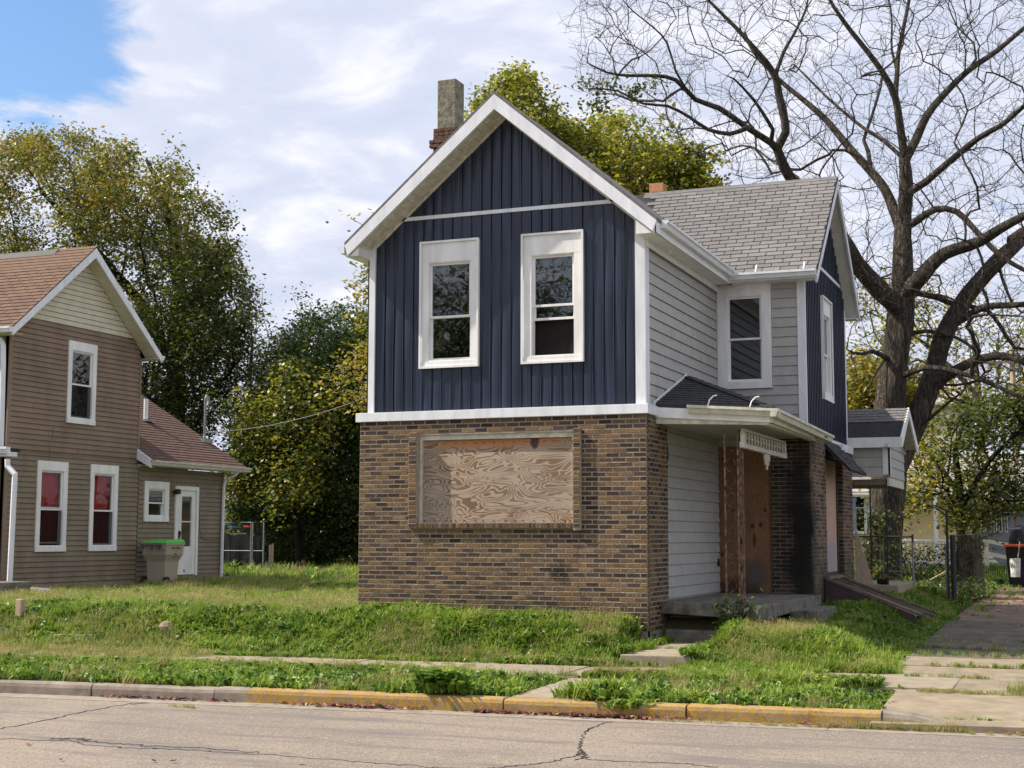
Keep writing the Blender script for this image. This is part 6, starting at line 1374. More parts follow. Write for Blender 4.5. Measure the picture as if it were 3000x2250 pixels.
# ================================================================== TREES
def grow_tree(root_poly, targets, alpha=.25, step=.35, jit=.12, tip=.008, expo=2.3, seed=0, rootr=None, bases=None, droop=0.0):
    """root_poly: list of (points, radii|None) polylines, each starting on an earlier one; targets: (n,3). Greedy attachment, pipe-model radii."""
    r = np.random.default_rng(seed); pos = []; par = []; plen = []; minr = []
    def add(p, q, mr=0.0):
        pos.append(np.array(p, float)); par.append(q); plen.append(0 if q < 0 else plen[q]+np.linalg.norm(pos[-1]-pos[q])); minr.append(mr); return len(pos)-1
    for pts, rad in root_poly:
        pts = [np.array(p, float) for p in pts]
        if not pos: cur = add(pts[0], -1, rad[0])
        else:
            d = np.linalg.norm(np.array(pos)-pts[0], axis=1); cur = int(d.argmin())
        # smooth through the points
        for i in range(1, len(pts)):
            a = pos[cur] if i == 1 else pts[i-1]; b = pts[i]; p0 = pts[i-2] if i > 1 else a; p3 = pts[i+1] if i+1 < len(pts) else b; n = max(1, int(np.linalg.norm(b-a)/step))
            for k in range(1, n+1):
                t = k/n; q = .5*((2*a)+(-p0+b)*t+(2*p0-5*a+4*b-p3)*t*t+(-p0+3*a-3*b+p3)*t**3); rr = rad[i-1]+(rad[i]-rad[i-1])*t
                cur = add(q, cur, rr)
    PA = np.zeros((len(pos)+len(targets)*24, 3)); PL = np.zeros(len(PA)); n0 = len(pos); PA[:n0] = pos; PL[:n0] = plen
    c = PA[:n0].mean(0); order = np.argsort(np.linalg.norm(targets-PA[0], axis=1)+r.normal(0, 1.0, len(targets))); tips = []
    for ti in order:
        T = targets[ti]; d = T-PA[:n0]; dist = np.sqrt((d*d).sum(1)); cost = dist+alpha*PL[:n0]+np.where(PL[:n0] < 1.2, 3, 0)+.35*np.maximum(0, -d[:, 2]); j = int(cost.argmin()); n = max(1, min(22, int(dist[j]/step))); cur = j; a = PA[j].copy(); off = np.zeros(3)
        pd = a-PA[par[j]] if par[j] >= 0 else np.array([0, 0, 1.]); pd = pd/(np.linalg.norm(pd)+1e-9); ctrl = a+pd*dist[j]*.22+(T-a)*.28+np.array([0, 0, .12*dist[j]])
        for k in range(1, n+1):
            t = k/n; off = off*.82+r.normal(0, jit*.5, 3)*(step if n > 1 else 0)*(1 if k < n else 0); q = (1-t)**2*a+2*(1-t)*t*ctrl+t*t*T+off*3; q[2] -= droop*t*t*dist[j]
            pos.append(q); par.append(cur); PA[n0] = q; PL[n0] = PL[cur]+np.linalg.norm(q-PA[cur]); minr.append(0); cur = n0; n0 += 1
        tips.append(cur)
    n = len(pos); cnt = np.zeros(n); child = [[] for _ in range(n)]
    for i in range(n):
        if par[i] >= 0: child[par[i]].append(i)
    for i in range(n):
        if not child[i]: cnt[i] = 1
    for i in range(n-1, -1, -1):
        if par[i] >= 0: cnt[par[i]] += cnt[i]
    # leaves counted once per node
    R = tip*cnt**(1/expo); R = np.maximum(R, np.array(minr))
    return np.array(pos), np.array(par), R, child, np.array(tips)
def tree_mesh(name, pos, par, R, child, matn, parent, rmin=0, rmax=9, sides=lambda r: 8 if r > .08 else (5 if r > .02 else 3), flare=0):
    """continuous tubes along every limb"""
    V = []; F = []; done = np.zeros(len(pos), bool); stack = [0]
    starts = [(0, -1)]
    while starts:
        s, p = starts.pop(); chain = [p, s] if p >= 0 else [s]; cur = s
        while child[cur]:
            ch = child[cur]; k = max(ch, key=lambda c: R[c]+ .0)
            for c in ch:
                if c != k: starts.append((c, cur))
            chain.append(k); cur = k
        if len(chain) < 2: continue
        P = pos[chain]; rr = R[chain].copy()
        if p >= 0: rr[0] = min(rr[0], rr[1]*1.25)
        ns = sides(rr.max()); base = len(V); d = np.gradient(P, axis=0); d /= np.linalg.norm(d, axis=1)[:, None]+1e-9; u = np.array([.3, .9, .1]); 
        for i in range(len(P)):
            w = np.cross(d[i], u); w /= np.linalg.norm(w)+1e-9; u = np.cross(w, d[i]); an_ = np.arange(ns)*2*PI/ns
            rad = rr[i]
            if flare and p < 0: rad = rad*(1+flare*math.exp(-i*.9))
            lump = 1+ (0.10*np.sin(an_*3+i*.7)+.05*np.sin(an_*5-i)) if rad > .12 else 1
            V += list(P[i]+rad*(np.outer(np.cos(an_)*lump, w)+np.outer(np.sin(an_)*lump, u)))
        for i in range(len(P)-1):
            for k in range(ns):
                k2 = (k+1) % ns; F.append((base+i*ns+k, base+i*ns+k2, base+(i+1)*ns+k2, base+(i+1)*ns+k))
    return npmesh(name, V, F, matn, parent, smooth=True)
def leaves(name, centers, n, spread, size, matn, parent, seed=0, tonefun=None, hang=0.3, flat=.5):
    r = np.random.default_rng(seed); C = centers[r.integers(0, len(centers), n)]; P = C+r.normal(0, 1, (n, 3))*np.array([spread, spread, spread*.75]); s = size*r.uniform(.6, 1.25, n)
    a = r.uniform(0, 2*PI, n); d = np.stack([np.cos(a), np.sin(a), r.normal(-hang, .45, n)], 1); d /= np.linalg.norm(d, axis=1)[:, None]
    up = np.stack([r.normal(0, flat, n), r.normal(0, flat, n), np.ones(n)], 1); w = np.cross(d, up); w /= np.linalg.norm(w, axis=1)[:, None]+1e-9; up = np.cross(w, d)
    V = np.empty((n, 4, 3)); V[:, 0] = P; V[:, 1] = P+d*(s*.5)[:, None]+w*(s*.34)[:, None]-up*(s*.08)[:, None]; V[:, 2] = P+d*s[:, None]-up*(s*.12)[:, None]; V[:, 3] = P+d*(s*.5)[:, None]-w*(s*.34)[:, None]-up*(s*.08)[:, None]
    F = np.arange(n*4).reshape(n, 4); t = r.uniform(0, .7, n)
    if tonefun is not None: t = np.clip(t+tonefun(P), 0, 1)
    return npmesh(name, V.reshape(-1, 3), F, matn, parent, tone=t)
from math import inf
def in_poly(px, py, poly):
    c = np.zeros(len(px), bool); n = len(poly)
    for i in range(n):
        x0, y0 = poly[i]; x1, y1 = poly[(i+1) % n]; t = ((y0 > py) != (y1 > py)) & (px < (x1-x0)*(py-y0)/(y1-y0+1e-9)+x0); c ^= t
    return c
def crown_targets(poly, Yc_, half, n, seed, zmin=-.2, gap=0.0, gsc=.42, xmin=None, prof=True, clump=0.0, out_=.3):
    """random points filling a crown whose outline is poly (photo pixels) and whose depth is Yc +- half"""
    r = np.random.default_rng(seed); poly = np.array(poly, float); lo, hi = poly.min(0), poly.max(0); out = []
    cen = poly.mean(0); 
    while len(out) < n:
        x = r.uniform(lo[0], hi[0], 400); y = r.uniform(lo[1], hi[1], 400); ok = in_poly(x, y, poly.tolist()); x, y = x[ok], y[ok]
        for a, b in zip(x, y):
            if mnoise.noise(Vector((a*.011, b*.011, seed))) < -.38: continue
            e = min(1, (abs(a-cen[0])/(hi[0]-lo[0])*2)**2*.8+(abs(b-cen[1])/(hi[1]-lo[1])*2)**2*.5) if prof else 0
            hh = half*math.sqrt(max(.08, 1-e)); q = onY(a, b, Yc_+r.uniform(-hh, hh))
            if q[2] < zmin: continue
            if gap and mnoise.noise(Vector(q*gsc)) < -.34+gap: continue
            out.append(q)
    out = np.array(out[:n]); k = r.uniform(size=n) < .12; out[k] += r.normal(0, out_, (int(k.sum()), 3)); return out
def leafy(name, label, poly, Yc_, half, nt, nl, leaf, lm, trunk_px, ground, tr, seed, bark_='bark_dark', tone=None, spread=.3, cat='tree', alpha=.28, gap=.25, group=None, bare=0.0, tip=.008, trunks=1, hang=.3, out=.55):
    T = crown_targets(poly, Yc_, half, nt, seed, zmin=ground+.3, gap=gap, out_=out)
    rp = []
    for k, (pts, rad) in enumerate(trunk_px): rp.append(([onY(x, y, Yc_+dy) if not (k == 0 and i == 0) else np.array([*onY(x, y, Yc_+dy)[:2], ground-.3]) for i, (x, y, dy) in enumerate(pts)], rad))
    pos, par, R, child, tips = grow_tree(rp, T, alpha=alpha, seed=seed, tip=tip)
    root = thing(name, label, cat, tuple(pos[0]), group); tree_mesh('trunk', pos, par, R, child, bark_, root, flare=.4)
    leaves('crown', T if bare == 0 else T[:int(len(T)*(1-bare))], nl, spread, leaf, lm, root, seed, tone, hang=hang)
    return root
ty = lambda z0, z1, lo, hi: (lambda P: lo+(hi-lo)*np.clip((P[:, 2]-z0)/(z1-z0), 0, 1))

# big oak behind the brown house
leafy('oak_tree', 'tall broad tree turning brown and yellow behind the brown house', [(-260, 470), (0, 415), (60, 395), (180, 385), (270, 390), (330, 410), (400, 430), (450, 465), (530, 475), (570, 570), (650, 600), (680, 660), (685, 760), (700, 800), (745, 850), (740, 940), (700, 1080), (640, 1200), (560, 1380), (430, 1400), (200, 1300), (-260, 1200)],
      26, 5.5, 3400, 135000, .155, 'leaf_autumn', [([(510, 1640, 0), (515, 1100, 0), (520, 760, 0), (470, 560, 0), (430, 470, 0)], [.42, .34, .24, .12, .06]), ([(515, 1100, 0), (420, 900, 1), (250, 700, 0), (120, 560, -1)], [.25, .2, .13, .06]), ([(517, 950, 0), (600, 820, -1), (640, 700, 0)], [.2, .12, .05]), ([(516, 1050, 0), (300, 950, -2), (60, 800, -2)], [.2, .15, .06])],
      -.2, .4, 11, tone=lambda P: -.30+.34*np.clip((P[:, 2]-7)/6, 0, 1)+.18*np.clip((-P[:, 0]-19)/7, 0, 1), spread=.27, gap=.22)  # sunlit upper left and shaded lower right put into the leaf tone
leafy('thin_tree', 'half-bare tree with sparse tan leaves at the edge of the oak', [(640, 900), (760, 880), (800, 960), (850, 960), (880, 1120), (800, 1260), (700, 1300), (620, 1200)],
      33, 3.5, 520, 5200, .15, 'leaf_gold', [([(730, 1640, 0), (725, 1250, 0), (740, 1000, 0)], [.2, .13, .05])], -.2, .2, 12, tone=lambda P: -.3, spread=.3, gap=.1, tip=.012)
# dense green tree group between the houses
leafy('green_tree', 'dense dark green tree standing between the two houses', [(690, 1210), (720, 1180), (760, 1090), (820, 1020), (850, 930), (880, 950), (910, 880), (935, 960), (955, 868), (985, 930), (1000, 875), (1040, 930), (1090, 900), (1230, 960), (1230, 1640), (960, 1650), (800, 1650), (700, 1580), (690, 1400)],
      27, 4.5, 2400, 100000, .155, 'leaf_dark', [([(930, 1650, 0), (935, 1400, 0), (920, 1150, 0), (940, 950, 0)], [.24, .2, .12, .05]), ([(930, 1500, 0), (1020, 1300, 1), (1050, 1100, 0)], [.16, .1, .05]), ([(930, 1480, 0), (840, 1300, -1), (790, 1150, 0)], [.16, .1, .05])], -.2, .3, 13, tone=lambda P: -.05+0*P[:, 0], spread=.28, gap=.16)
leafy('box_elder', 'leafy yellow-green tree with drooping boughs in front of the dark green tree', [(690, 1300), (700, 1180), (790, 1130), (860, 1050), (960, 1090), (1010, 1150), (980, 1260), (920, 1330), (900, 1500), (830, 1500), (780, 1470), (668, 1440), (670, 1330)],
      23, 2.6, 700, 20000, .16, 'leaf_lime', [([(880, 1640, 0), (865, 1450, 0), (840, 1250, 0), (830, 1120, 0)], [.14, .10, .07, .03])], -.2, .15, 14, tone=lambda P: -.12+.3*np.clip((P[:, 0]*-1-12.5)/4, 0, 1), spread=.30, gap=.15)  # left side toned lighter: sunlight painted into the leaf colour
leafy('undergrowth', 'tangle of shrubs under the trees between the two houses', [(820, 1400), (1100, 1380), (1230, 1420), (1230, 1660), (900, 1665), (800, 1655)], 24.5, 2.2, 420, 13000, .13, 'leaf_dark', [([(960, 1655, 0), (980, 1500, 0)], [.07, .04])], -.2, .05, 15, tone=lambda P: .0*P[:, 0], spread=.3, gap=.1, cat='shrub')
# gold branch close to the left wall of the blue house
leafy('gold_sapling', 'slender tree with golden leaves close behind the left corner of the blue house', [(1060, 780), (1095, 740), (1150, 700), (1160, 1200), (1050, 1190), (1015, 1130), (1025, 1050), (1080, 1000), (1090, 900), (1050, 850)], 12, 1.0, 170, 2600, .13, 'leaf_gold', [([(1140, 1700, 0), (1125, 1300, 0), (1110, 1000, 0), (1090, 820, 0)], [.08, .07, .05, .02])], -.15, .08, 16, spread=.22, gap=.05, bark_='bark_grey')
# ailanthus behind the blue house
leafy('tree_of_heaven', 'tall yellow-green tree rising behind the roof of the blue house', [(1360, 400), (1395, 330), (1400, 300), (1400, 265), (1440, 280), (1480, 200), (1550, 185), (1570, 260), (1600, 300), (1650, 330), (1700, 370), (1720, 400), (1760, 340), (1830, 330), (1850, 390), (1900, 350), (1990, 330), (2010, 380), (2060, 400), (2080, 470), (2110, 540), (2100, 640), (1700, 700), (1400, 620), (1365, 450)],
      22, 3.0, 1250, 30000, .165, 'leaf_yellowgreen', [([(1600, 1500, 0), (1605, 1000, 0), (1590, 700, 0), (1540, 400, 0), (1520, 250, 0)], [.3, .22, .16, .07, .03]), ([(1605, 900, 0), (1750, 650, 0), (1850, 420, 0)], [.15, .10, .04]), ([(1605, 850, 0), (1900, 650, 1), (2040, 480, 0)], [.14, .09, .03]), ([(1600, 800, 0), (1450, 600, 0), (1350, 480, 0)], [.12, .07, .02])], -.15, .3, 17, tone=lambda P: .07+0*P[:, 0], spread=.20, gap=.24, out=.2, bark_='bark_grey', tip=.010)
# leafy tree on the right
leafy('pear_tree', 'low spreading green tree with yellow tips painted as sunlit on its left above the ivy-covered stump', [(2640, 1500), (2640, 1330), (2700, 1230), (2760, 1180), (2860, 1200), (2950, 1130), (3120, 1150), (3120, 1480), (3000, 1500), (2930, 1510), (2860, 1560), (2800, 1560), (2770, 1480), (2720, 1420), (2700, 1500), (2670, 1520)],
      19, 2.6, 800, 15000, .125, 'leaf_lime', [([(2815, 1660, 0), (2812, 1450, 0), (2800, 1300, 0), (2850, 1200, 0)], [.12, .11, .07, .03]), ([(2812, 1480, 0), (2900, 1350, 0), (3000, 1250, 0)], [.09, .06, .02]), ([(2812, 1450, 0), (2730, 1330, 0), (2690, 1300, 0)], [.07, .04, .02])], -.2, .2, 18, tone=lambda P: .05+.35*np.clip((2.8-P[:, 0])/1.6, 0, 1), spread=.20, gap=.20)  # leaf tone rises to the left: the sunlit side is put into the colour
leafy('yellow_tree', 'distant small tree with yellow-orange leaves glimpsed between blue gable and big trunk', [(2480, 1060), (2560, 1030), (2620, 1080), (2700, 1150), (2700, 1250), (2480, 1260)], 48, 2.5, 300, 9000, .24, 'leaf_gold', [([(2560, 1560, 0), (2560, 1300, 0), (2560, 1120, 0)], [.2, .15, .05])], -.2, .2, 19, tone=lambda P: -.1+0*P[:, 0], spread=.45, gap=.1)
leafy('pale_tree', 'distant thin tree with sparse pale leaves behind the big bare tree', [(2480, 880), (2620, 800), (2800, 860), (3000, 900), (3150, 950), (3150, 1300), (2900, 1250), (2700, 1150), (2520, 1080), (2480, 1000)], 46, 4, 600, 6000, .20, 'leaf_yellowgreen', [([(2880, 1600, 0), (2870, 1200, 0), (2850, 1000, 0)], [.25, .16, .06]), ([(2870, 1150, 0), (2700, 1000, 0), (2560, 920, 0)], [.12, .08, .03])], -.2, .2, 20, tone=lambda P: .12+0*P[:, 0], spread=.5, gap=.05, tip=.016, bark_='bark_grey')

# the big bare tree
BY = 14.5
c1 = lambda L_: [(1600+a/1.58, b/1.58) for a, b in L_]
c2 = lambda L_: [(2350+a/2.765, 700+b/2.765) for a, b in L_]
def rt(dist): return dist/FPX/2          # pixel width -> radius
def limb(px, widths, d0, d1):
    n = len(px); dep = [d0+(d1-d0)*i/(n-1) for i in range(n)]; pts = [onY(x, y, BY+d) for (x, y), d in zip(px, dep)]
    ws = np.interp(np.linspace(0, 1, n), np.linspace(0, 1, len(widths)), widths); rad = [1.05*w*np.linalg.norm(p-CAM)/FPX/2 for w, p in zip(ws, pts)]
    return (pts, rad)
base = limb([(2580, 1745), (2584, 1690), (2596, 1500), (2606, 1380), (2605, 1290), (2603, 1203)], [112, 96, 88, 92, 88, 86], 0, 0)
base[0][0][2] = -.4
LB = [base,
 limb([(2603, 1203)]+c2([(735, 1150), (760, 1000), (775, 850), (790, 700), (800, 560), (810, 400), (815, 250), (820, 100), (815, 0)])+c1([(1655, 1000), (1665, 850), (1660, 740)]), [86, 68, 74, 60, 52, 40, 30], 0, .3),
 limb(c2([(800, 560), (730, 520), (620, 400), (520, 290), (430, 190), (390, 110)])+c1([(1360, 1090), (1250, 960), (1150, 850), (1100, 770), (1070, 690)]), [46, 50, 46, 38, 30, 26], 0, -2.2),
 limb(c1([(1070, 690), (1040, 660), (930, 590), (800, 500), (690, 460), (600, 370), (500, 350), (380, 350), (280, 335), (190, 290)]), [22, 17, 14, 11, 8, 4], -2.2, -4.2),
 limb(c1([(690, 460), (640, 400), (600, 330), (560, 200), (500, 130), (400, 50), (340, -20)]), [10, 8, 6, 3], -3.4, -4.2),
 limb(c1([(1070, 690), (1110, 610), (1080, 450), (1060, 350), (1020, 290), (970, 230), (880, 130), (800, 50), (720, -30)]), [24, 22, 19, 14, 10, 6], -2.2, -3.2),
 limb(c1([(1060, 640), (1050, 600), (960, 460), (870, 365)]), [14, 10, 5], -2.4, -3.4),
 limb(c1([(1060, 350), (1100, 240), (1140, 170), (1200, 50), (1215, -30)]), [12, 8, 4], -2.6, -2.0),
 limb(c1([(940, 620), (850, 620), (750, 600), (660, 540), (560, 490), (450, 480), (330, 420), (210, 410)]), [14, 10, 7, 4], -2.8, -4.6),
 limb(c1([(1660, 1130), (1625, 1010), (1570, 880), (1500, 790), (1400, 680), (1300, 560), (1200, 470), (1080, 370), (960, 240), (920, 150)]), [32, 26, 22, 16, 11, 6], .2, 1.6),
 limb(c1([(1520, 800), (1490, 700), (1470, 650), (1500, 560), (1550, 400), (1560, 330)]), [14, 9, 4], .8, 1.2),
 limb(c1([(1650, 740), (1560, 650), (1480, 600), (1380, 520), (1300, 450), (1200, 350), (1150, 300)]), [12, 8, 4], .4, 1.6),
 limb(c1([(1660, 740), (1640, 600), (1615, 450), (1560, 340), (1480, 230), (1400, 130), (1330, 30), (1290, -40)]), [24, 20, 15, 12, 7], .3, -.8),
 limb(c1([(1615, 450), (1625, 330), (1630, 250), (1660, 100), (1680, 0), (1690, -60)]), [15, 11, 7], .2, .6),
 limb(c1([(1625, 330), (1600, 230), (1600, 100), (1585, 0), (1540, -60)]), [8, 6, 4], .2, 1.2),
 limb(c1([(1665, 740), (1710, 650), (1760, 540), (1830, 450), (1950, 330), (2080, 240), (2212, 130), (2300, 60)]), [26, 22, 17, 13, 8], .3, 2.0),
 limb(c1([(1950, 330), (1990, 270), (1980, 200), (1900, 120), (1860, 20)]), [7, 5, 3], 1.2, 1.5),
 limb(c1([(1690, 910), (1760, 840), (1900, 720), (2000, 640), (2120, 570), (2212, 490), (2300, 430)]), [22, 18, 14, 9], .3, -1.2),
 limb(c1([(1690, 1370), (1750, 1270), (1850, 1170), (2000, 1120), (2100, 1060), (2212, 1000), (2350, 940)]), [50, 36, 30, 24, 16], 0, -1.6),
 limb(c1([(1680, 1070), (1720, 1020), (1800, 970), (1900, 980), (2000, 1080), (2100, 1180), (2212, 1250), (2300, 1270)]), [22, 18, 14, 10], .3, -.6),
 limb(c2([(900, 480), (940, 440), (1080, 470), (1200, 520), (1350, 545), (1500, 580), (1600, 700), (1720, 880), (1850, 900)]), [18, 16, 12, 8], .4, 1.4),
 limb([(2600, 1420), (2640, 1330)]+c2([(890, 1560), (950, 1400), (1010, 1240), (1070, 1060), (1140, 820), (1230, 620), (1350, 430), (1500, 270), (1620, 150), (1750, 30)])+c1([(2160, 1120), (2240, 1060)]), [70, 62, 56, 46, 42, 38, 34], .2, 1.2),
 limb(c2([(1000, 1290), (1150, 1130), (1250, 1060), (1400, 990), (1550, 950), (1700, 960), (1797, 1000), (1900, 1040)]), [34, 26, 20, 16], .6, -1.0),
 limb(c2([(1220, 730), (1350, 620), (1480, 550), (1650, 540), (1797, 530), (1900, 500)]), [22, 18, 14], .9, -.4),
 limb(c2([(790, 1150), (880, 1080), (1000, 1040), (1130, 1050), (1300, 1090), (1450, 1140), (1600, 1200), (1720, 1260), (1800, 1280)]), [18, 15, 13, 10], -.1, -1.8),
 limb(c2([(820, 790), (900, 760), (1000, 745), (1130, 760), (1250, 800), (1400, 900), (1480, 1080)]), [14, 11, 7], .1, .6),
 limb(c2([(660, 950), (600, 920), (560, 910), (480, 930), (400, 920), (360, 890)]), [16, 12, 9, 5], -.2, -1.2),
 limb(c2([(380, 905), (400, 960), (430, 1040), (445, 1130)]), [6, 5, 2], -1.0, -1.2),
 limb(c2([(650, 980), (610, 1060), (560, 1160), (500, 1250)]), [8, 6, 3], -.2, -.6),
 limb(c2([(1620, 150), (1600, 240), (1650, 400), (1700, 520), (1780, 600)]), [10, 8, 5], 1.1, .5),
 limb(c2([(760, 640), (640, 320), (560, 250)]), [4, 3], .2, -.8) if 0 else limb(c2([(735, 250), (650, 310), (600, 330), (520, 200), (530, 80)]), [6, 4, 2], .1, .8),
 limb(c2([(1230, 1060), (1150, 1180), (1350, 1170), (1440, 1140)]), [9, 8, 6], .5, .3),
 limb(c2([(900, 1560), (1050, 1440), (1180, 1330), (1300, 1240)]), [12, 9, 5], .3, -.4),
]
outline = [(1625, 20), (1690, 0), (1800, -120), (3150, -120), (3150, 1250), (2950, 1160), (2760, 1120), (2700, 1000), (2640, 900), (2500, 980), (2480, 760), (2440, 560), (2300, 520), (2180, 550), (2120, 480), (2000, 430), (1850, 330), (1730, 300), (1680, 180), (1660, 100)]
Tb = crown_targets(outline, BY-.6, 3.6, 3300, 33, zmin=2, prof=False)
pos, par, R, child, tips = grow_tree(LB, Tb, alpha=.10, step=.22, jit=.16, tip=.0050, expo=2.45, seed=5)
# every twig ends in a small spray
r5 = np.random.default_rng(55); pl = list(pos); pp_ = list(par); RR = list(R); chn = child
thin = np.where(R < .03)[0]; pickn = r5.choice(thin, min(len(thin), 10500), replace=False)
for j in pickn:
    d = pos[j]-pos[par[j]]; d = d/(np.linalg.norm(d)+1e-9); v = d*.9+r5.normal(0, .42, 3)+np.array([0, 0, .12]); v /= np.linalg.norm(v); ln = r5.uniform(.15, .50); a = pos[j]; prev = j
    for k in (1, 2):
        q = a+v*ln*k/2+r5.normal(0, .035, 3); pl.append(q); pp_.append(prev); RR.append(.0042 if k == 1 else .0028); chn.append([]); chn[prev].append(len(pl)-1); prev = len(pl)-1
pos, par, R = np.array(pl), np.array(pp_), np.array(RR)
bt = thing('bare_tree', 'huge leafless tree with forked furrowed trunk and spreading dark limbs right of the blue house', 'tree', tuple(pos[0]))
tree_mesh('trunk', pos, par, R, child, 'bark_grey', bt, sides=lambda r: 14 if r > .14 else (7 if r > .05 else (4 if r > .012 else 3)), flare=.3)
# a few last leaves and seed clusters
cc = np.array([onY(1600+a/1.58, b/1.58, BY-4.3) for a, b in ((170, 380), (240, 400), (300, 390), (410, 425), (495, 380), (200, 480), (410, 415), (260, 470))])
leaves('last_leaves', cc, 420, .13, .10, 'leaf_autumn', bt, 44, hang=.6)

# trees across the street, behind the camera: seen only in the window glass
for k, (x, y, h, w, lm) in enumerate(((-15, -31, 12, 3.4, 'leaf_dark'), (-23, -34, 14, 4.0, 'leaf_autumn'), (-6, -38, 11, 3.5, 'leaf_dark'), (16, -34, 12, 4.0, 'leaf_dark'), (-34, -30, 12, 4.5, 'leaf_lime'))):
    r_ = np.random.default_rng(90+k); T = np.array([x, y, h*.62])+r_.normal(0, 1, (700, 3))*np.array([w*.55, w*.55, h*.19])
    pos, par, R, child, tips = grow_tree([([(x, y, -.9), (x, y, h*.3), (x+.2, y, h*.7)], [.3, .25, .1])], T, alpha=.28, seed=k, tip=.012)
    root = thing('street_tree', ['tall dark tree across the street reflected in the left window', 'brown-leaved tree across the street, farthest left', 'dark tree across the street behind the middle of the road', 'dark tree across the street on the right', 'yellow-green tree at the left end of the street'][k], 'tree', (x, y, -.9)); tree_mesh('trunk', pos, par, R, child, 'bark_dark', root); leaves('crown', T, 40000, .42, .15, lm, root, k)

# the far wood that closes the yards: one mass
def far_wood():
    r = np.random.default_rng(77); n = 60000; x = r.uniform(-75, 60, n); y = 66+6*r.normal(0, .6, n); h = 3.6+1.7*np.array([mnoise.noise(Vector((a*.13, 0, 3))) for a in x])+1.2*np.array([mnoise.noise(Vector((a*.5, 0, 8))) for a in x]); z = -.3+np.maximum(h, 1.5)*r.uniform(0, 1, n)**.8
    s = .42*r.uniform(.6, 1.3, n); P = np.stack([x, y, z], 1); a = r.uniform(0, 2*PI, n); d = np.stack([np.cos(a), np.sin(a), r.normal(0, .5, n)], 1); w = np.stack([-np.sin(a), np.cos(a), r.normal(0, .8, n)], 1)
    V = np.empty((n, 4, 3)); V[:, 0] = P; V[:, 1] = P+d*(s*.5)[:, None]+w*(s*.3)[:, None]; V[:, 2] = P+d*s[:, None]; V[:, 3] = P+d*(s*.5)[:, None]-w*(s*.3)[:, None]
    o = npmesh('far_wood', V.reshape(-1, 3), np.arange(n*4).reshape(n, 4), 'leaf_dark', tone=r.uniform(0, .8, n)); tag(o, kind='stuff')
far_wood()

# ================================================================== FAR YARD
# yellow house
YH = thing('yellow_house', 'pale yellow clapboard house with white porch post behind the big tree', 'house', (0, 31, 0))
yY = 30.0; q1 = onY(2490, 1415, yY); q2 = onY(2770, 1445, yY)
zt = q2[2]; x0, x1 = -4.2, q2[0]+.4
m = MB(); m.box(x0, x1, yY+.02, yY+6, -.4, zt); yw = m.build('wall', 'yellow_siding', YH)
z = -.1; 
while z < zt-.05:
    m = MB(FRONT(yY+.02)); m.hexa([(x0, 0, z), (x1, 0, z), (x1, .014, z), (x0, .014, z), (x0, 0, z+.12), (x1, 0, z+.12), (x1, .002, z+.12), (x0, .002, z+.12)]); m.build('siding_board', 'yellow_siding', yw); z += .122
ya_ = onY(2640, 1445, yY-.6); m = MB(); m.prism([(yY-.6, zt+.03), (yY+3.2, zt+1.55), (yY+7, zt+.03), (yY+7, zt-.05), (yY-.6, zt-.05)], 0, x0-.4, x1+.4); yr_ = m.build('roof', 'pale_roof', YH)
for r in range(9):
    m = MB(); yA = yY-.6+3.8*r/9; yB_ = yY-.6+3.8*(r+1)/9; zA_ = zt+.03+1.52*r/9; zB_ = zt+.03+1.52*(r+1)/9
    m.hexa([(x0-.4, yA, zA_+.004), (x1+.4, yA, zA_+.004), (x1+.4, yB_, zB_+.002), (x0-.4, yB_, zB_+.002), (x0-.4, yA, zA_+.04), (x1+.4, yA, zA_+.04), (x1+.4, yB_, zB_+.008), (x0-.4, yB_, zB_+.008)]); m.build('shingle_course', 'pale_roof', yr_)
m = MB(); gutter_mb(m, (x0-.4, yY-.61, zt+.0), (x1+.4, yY-.61, zt), out=(0, -1)); m.build('gutter', 'white_paint', YH)
for px0, px1, py0, py1 in ((2492, 2532, 1420, 1556), (2545, 2566, 1418, 1500)):
    a, b = onY(px0, py0, yY), onY(px1, py1, yY); m = MB(FRONT(yY)); m.box(a[0]-.05, b[0]+.12, .02, .06, b[2]-.08, a[2]+.10); w_ = m.build('window', 'white_paint', YH); mid = (a[2]+b[2])/2
    for u, v in ((b[2], mid-.02), (mid+.02, a[2])): m = MB(FRONT(yY)); m.box(a[0]+.03, b[0]+.02, .061, .066, u, v); m.build('pane', 'window_glass', w_); m = MB(FRONT(yY)); m.box(a[0]+.031, b[0]+.019, .0605, .0608, u+.001, v-.001); m.build('blind', 'grey_house', w_)
pp1 = onY(2741, 1500, yY-1.4); m = MB(); m.box(pp1[0]-.06, pp1[0]+.06, yY-1.45, yY-1.33, -.3, zt+.0); m.build('porch_post', 'white_paint', YH)
m = MB(); m.box(pp1[0]-2.2, pp1[0]+1.0, yY-1.43, yY-1.36, .92, .98); m.box(pp1[0]-2.2, pp1[0]+1.0, yY-1.43, yY-1.36, .25, .31); m.build('porch_rail', 'white_paint', YH)
for i in range(23):
    x = pp1[0]-2.15+i*.14; m = MB(); m.box(x-.02, x+.02, yY-1.41, yY-1.37, .31, .92); m.build('baluster', 'white_paint', YH)
m = MB(); m.box(pp1[0]-2.4, pp1[0]+1.2, yY-1.5, yY, -.4, .2); m.build('porch_floor', 'grey_house', YH)
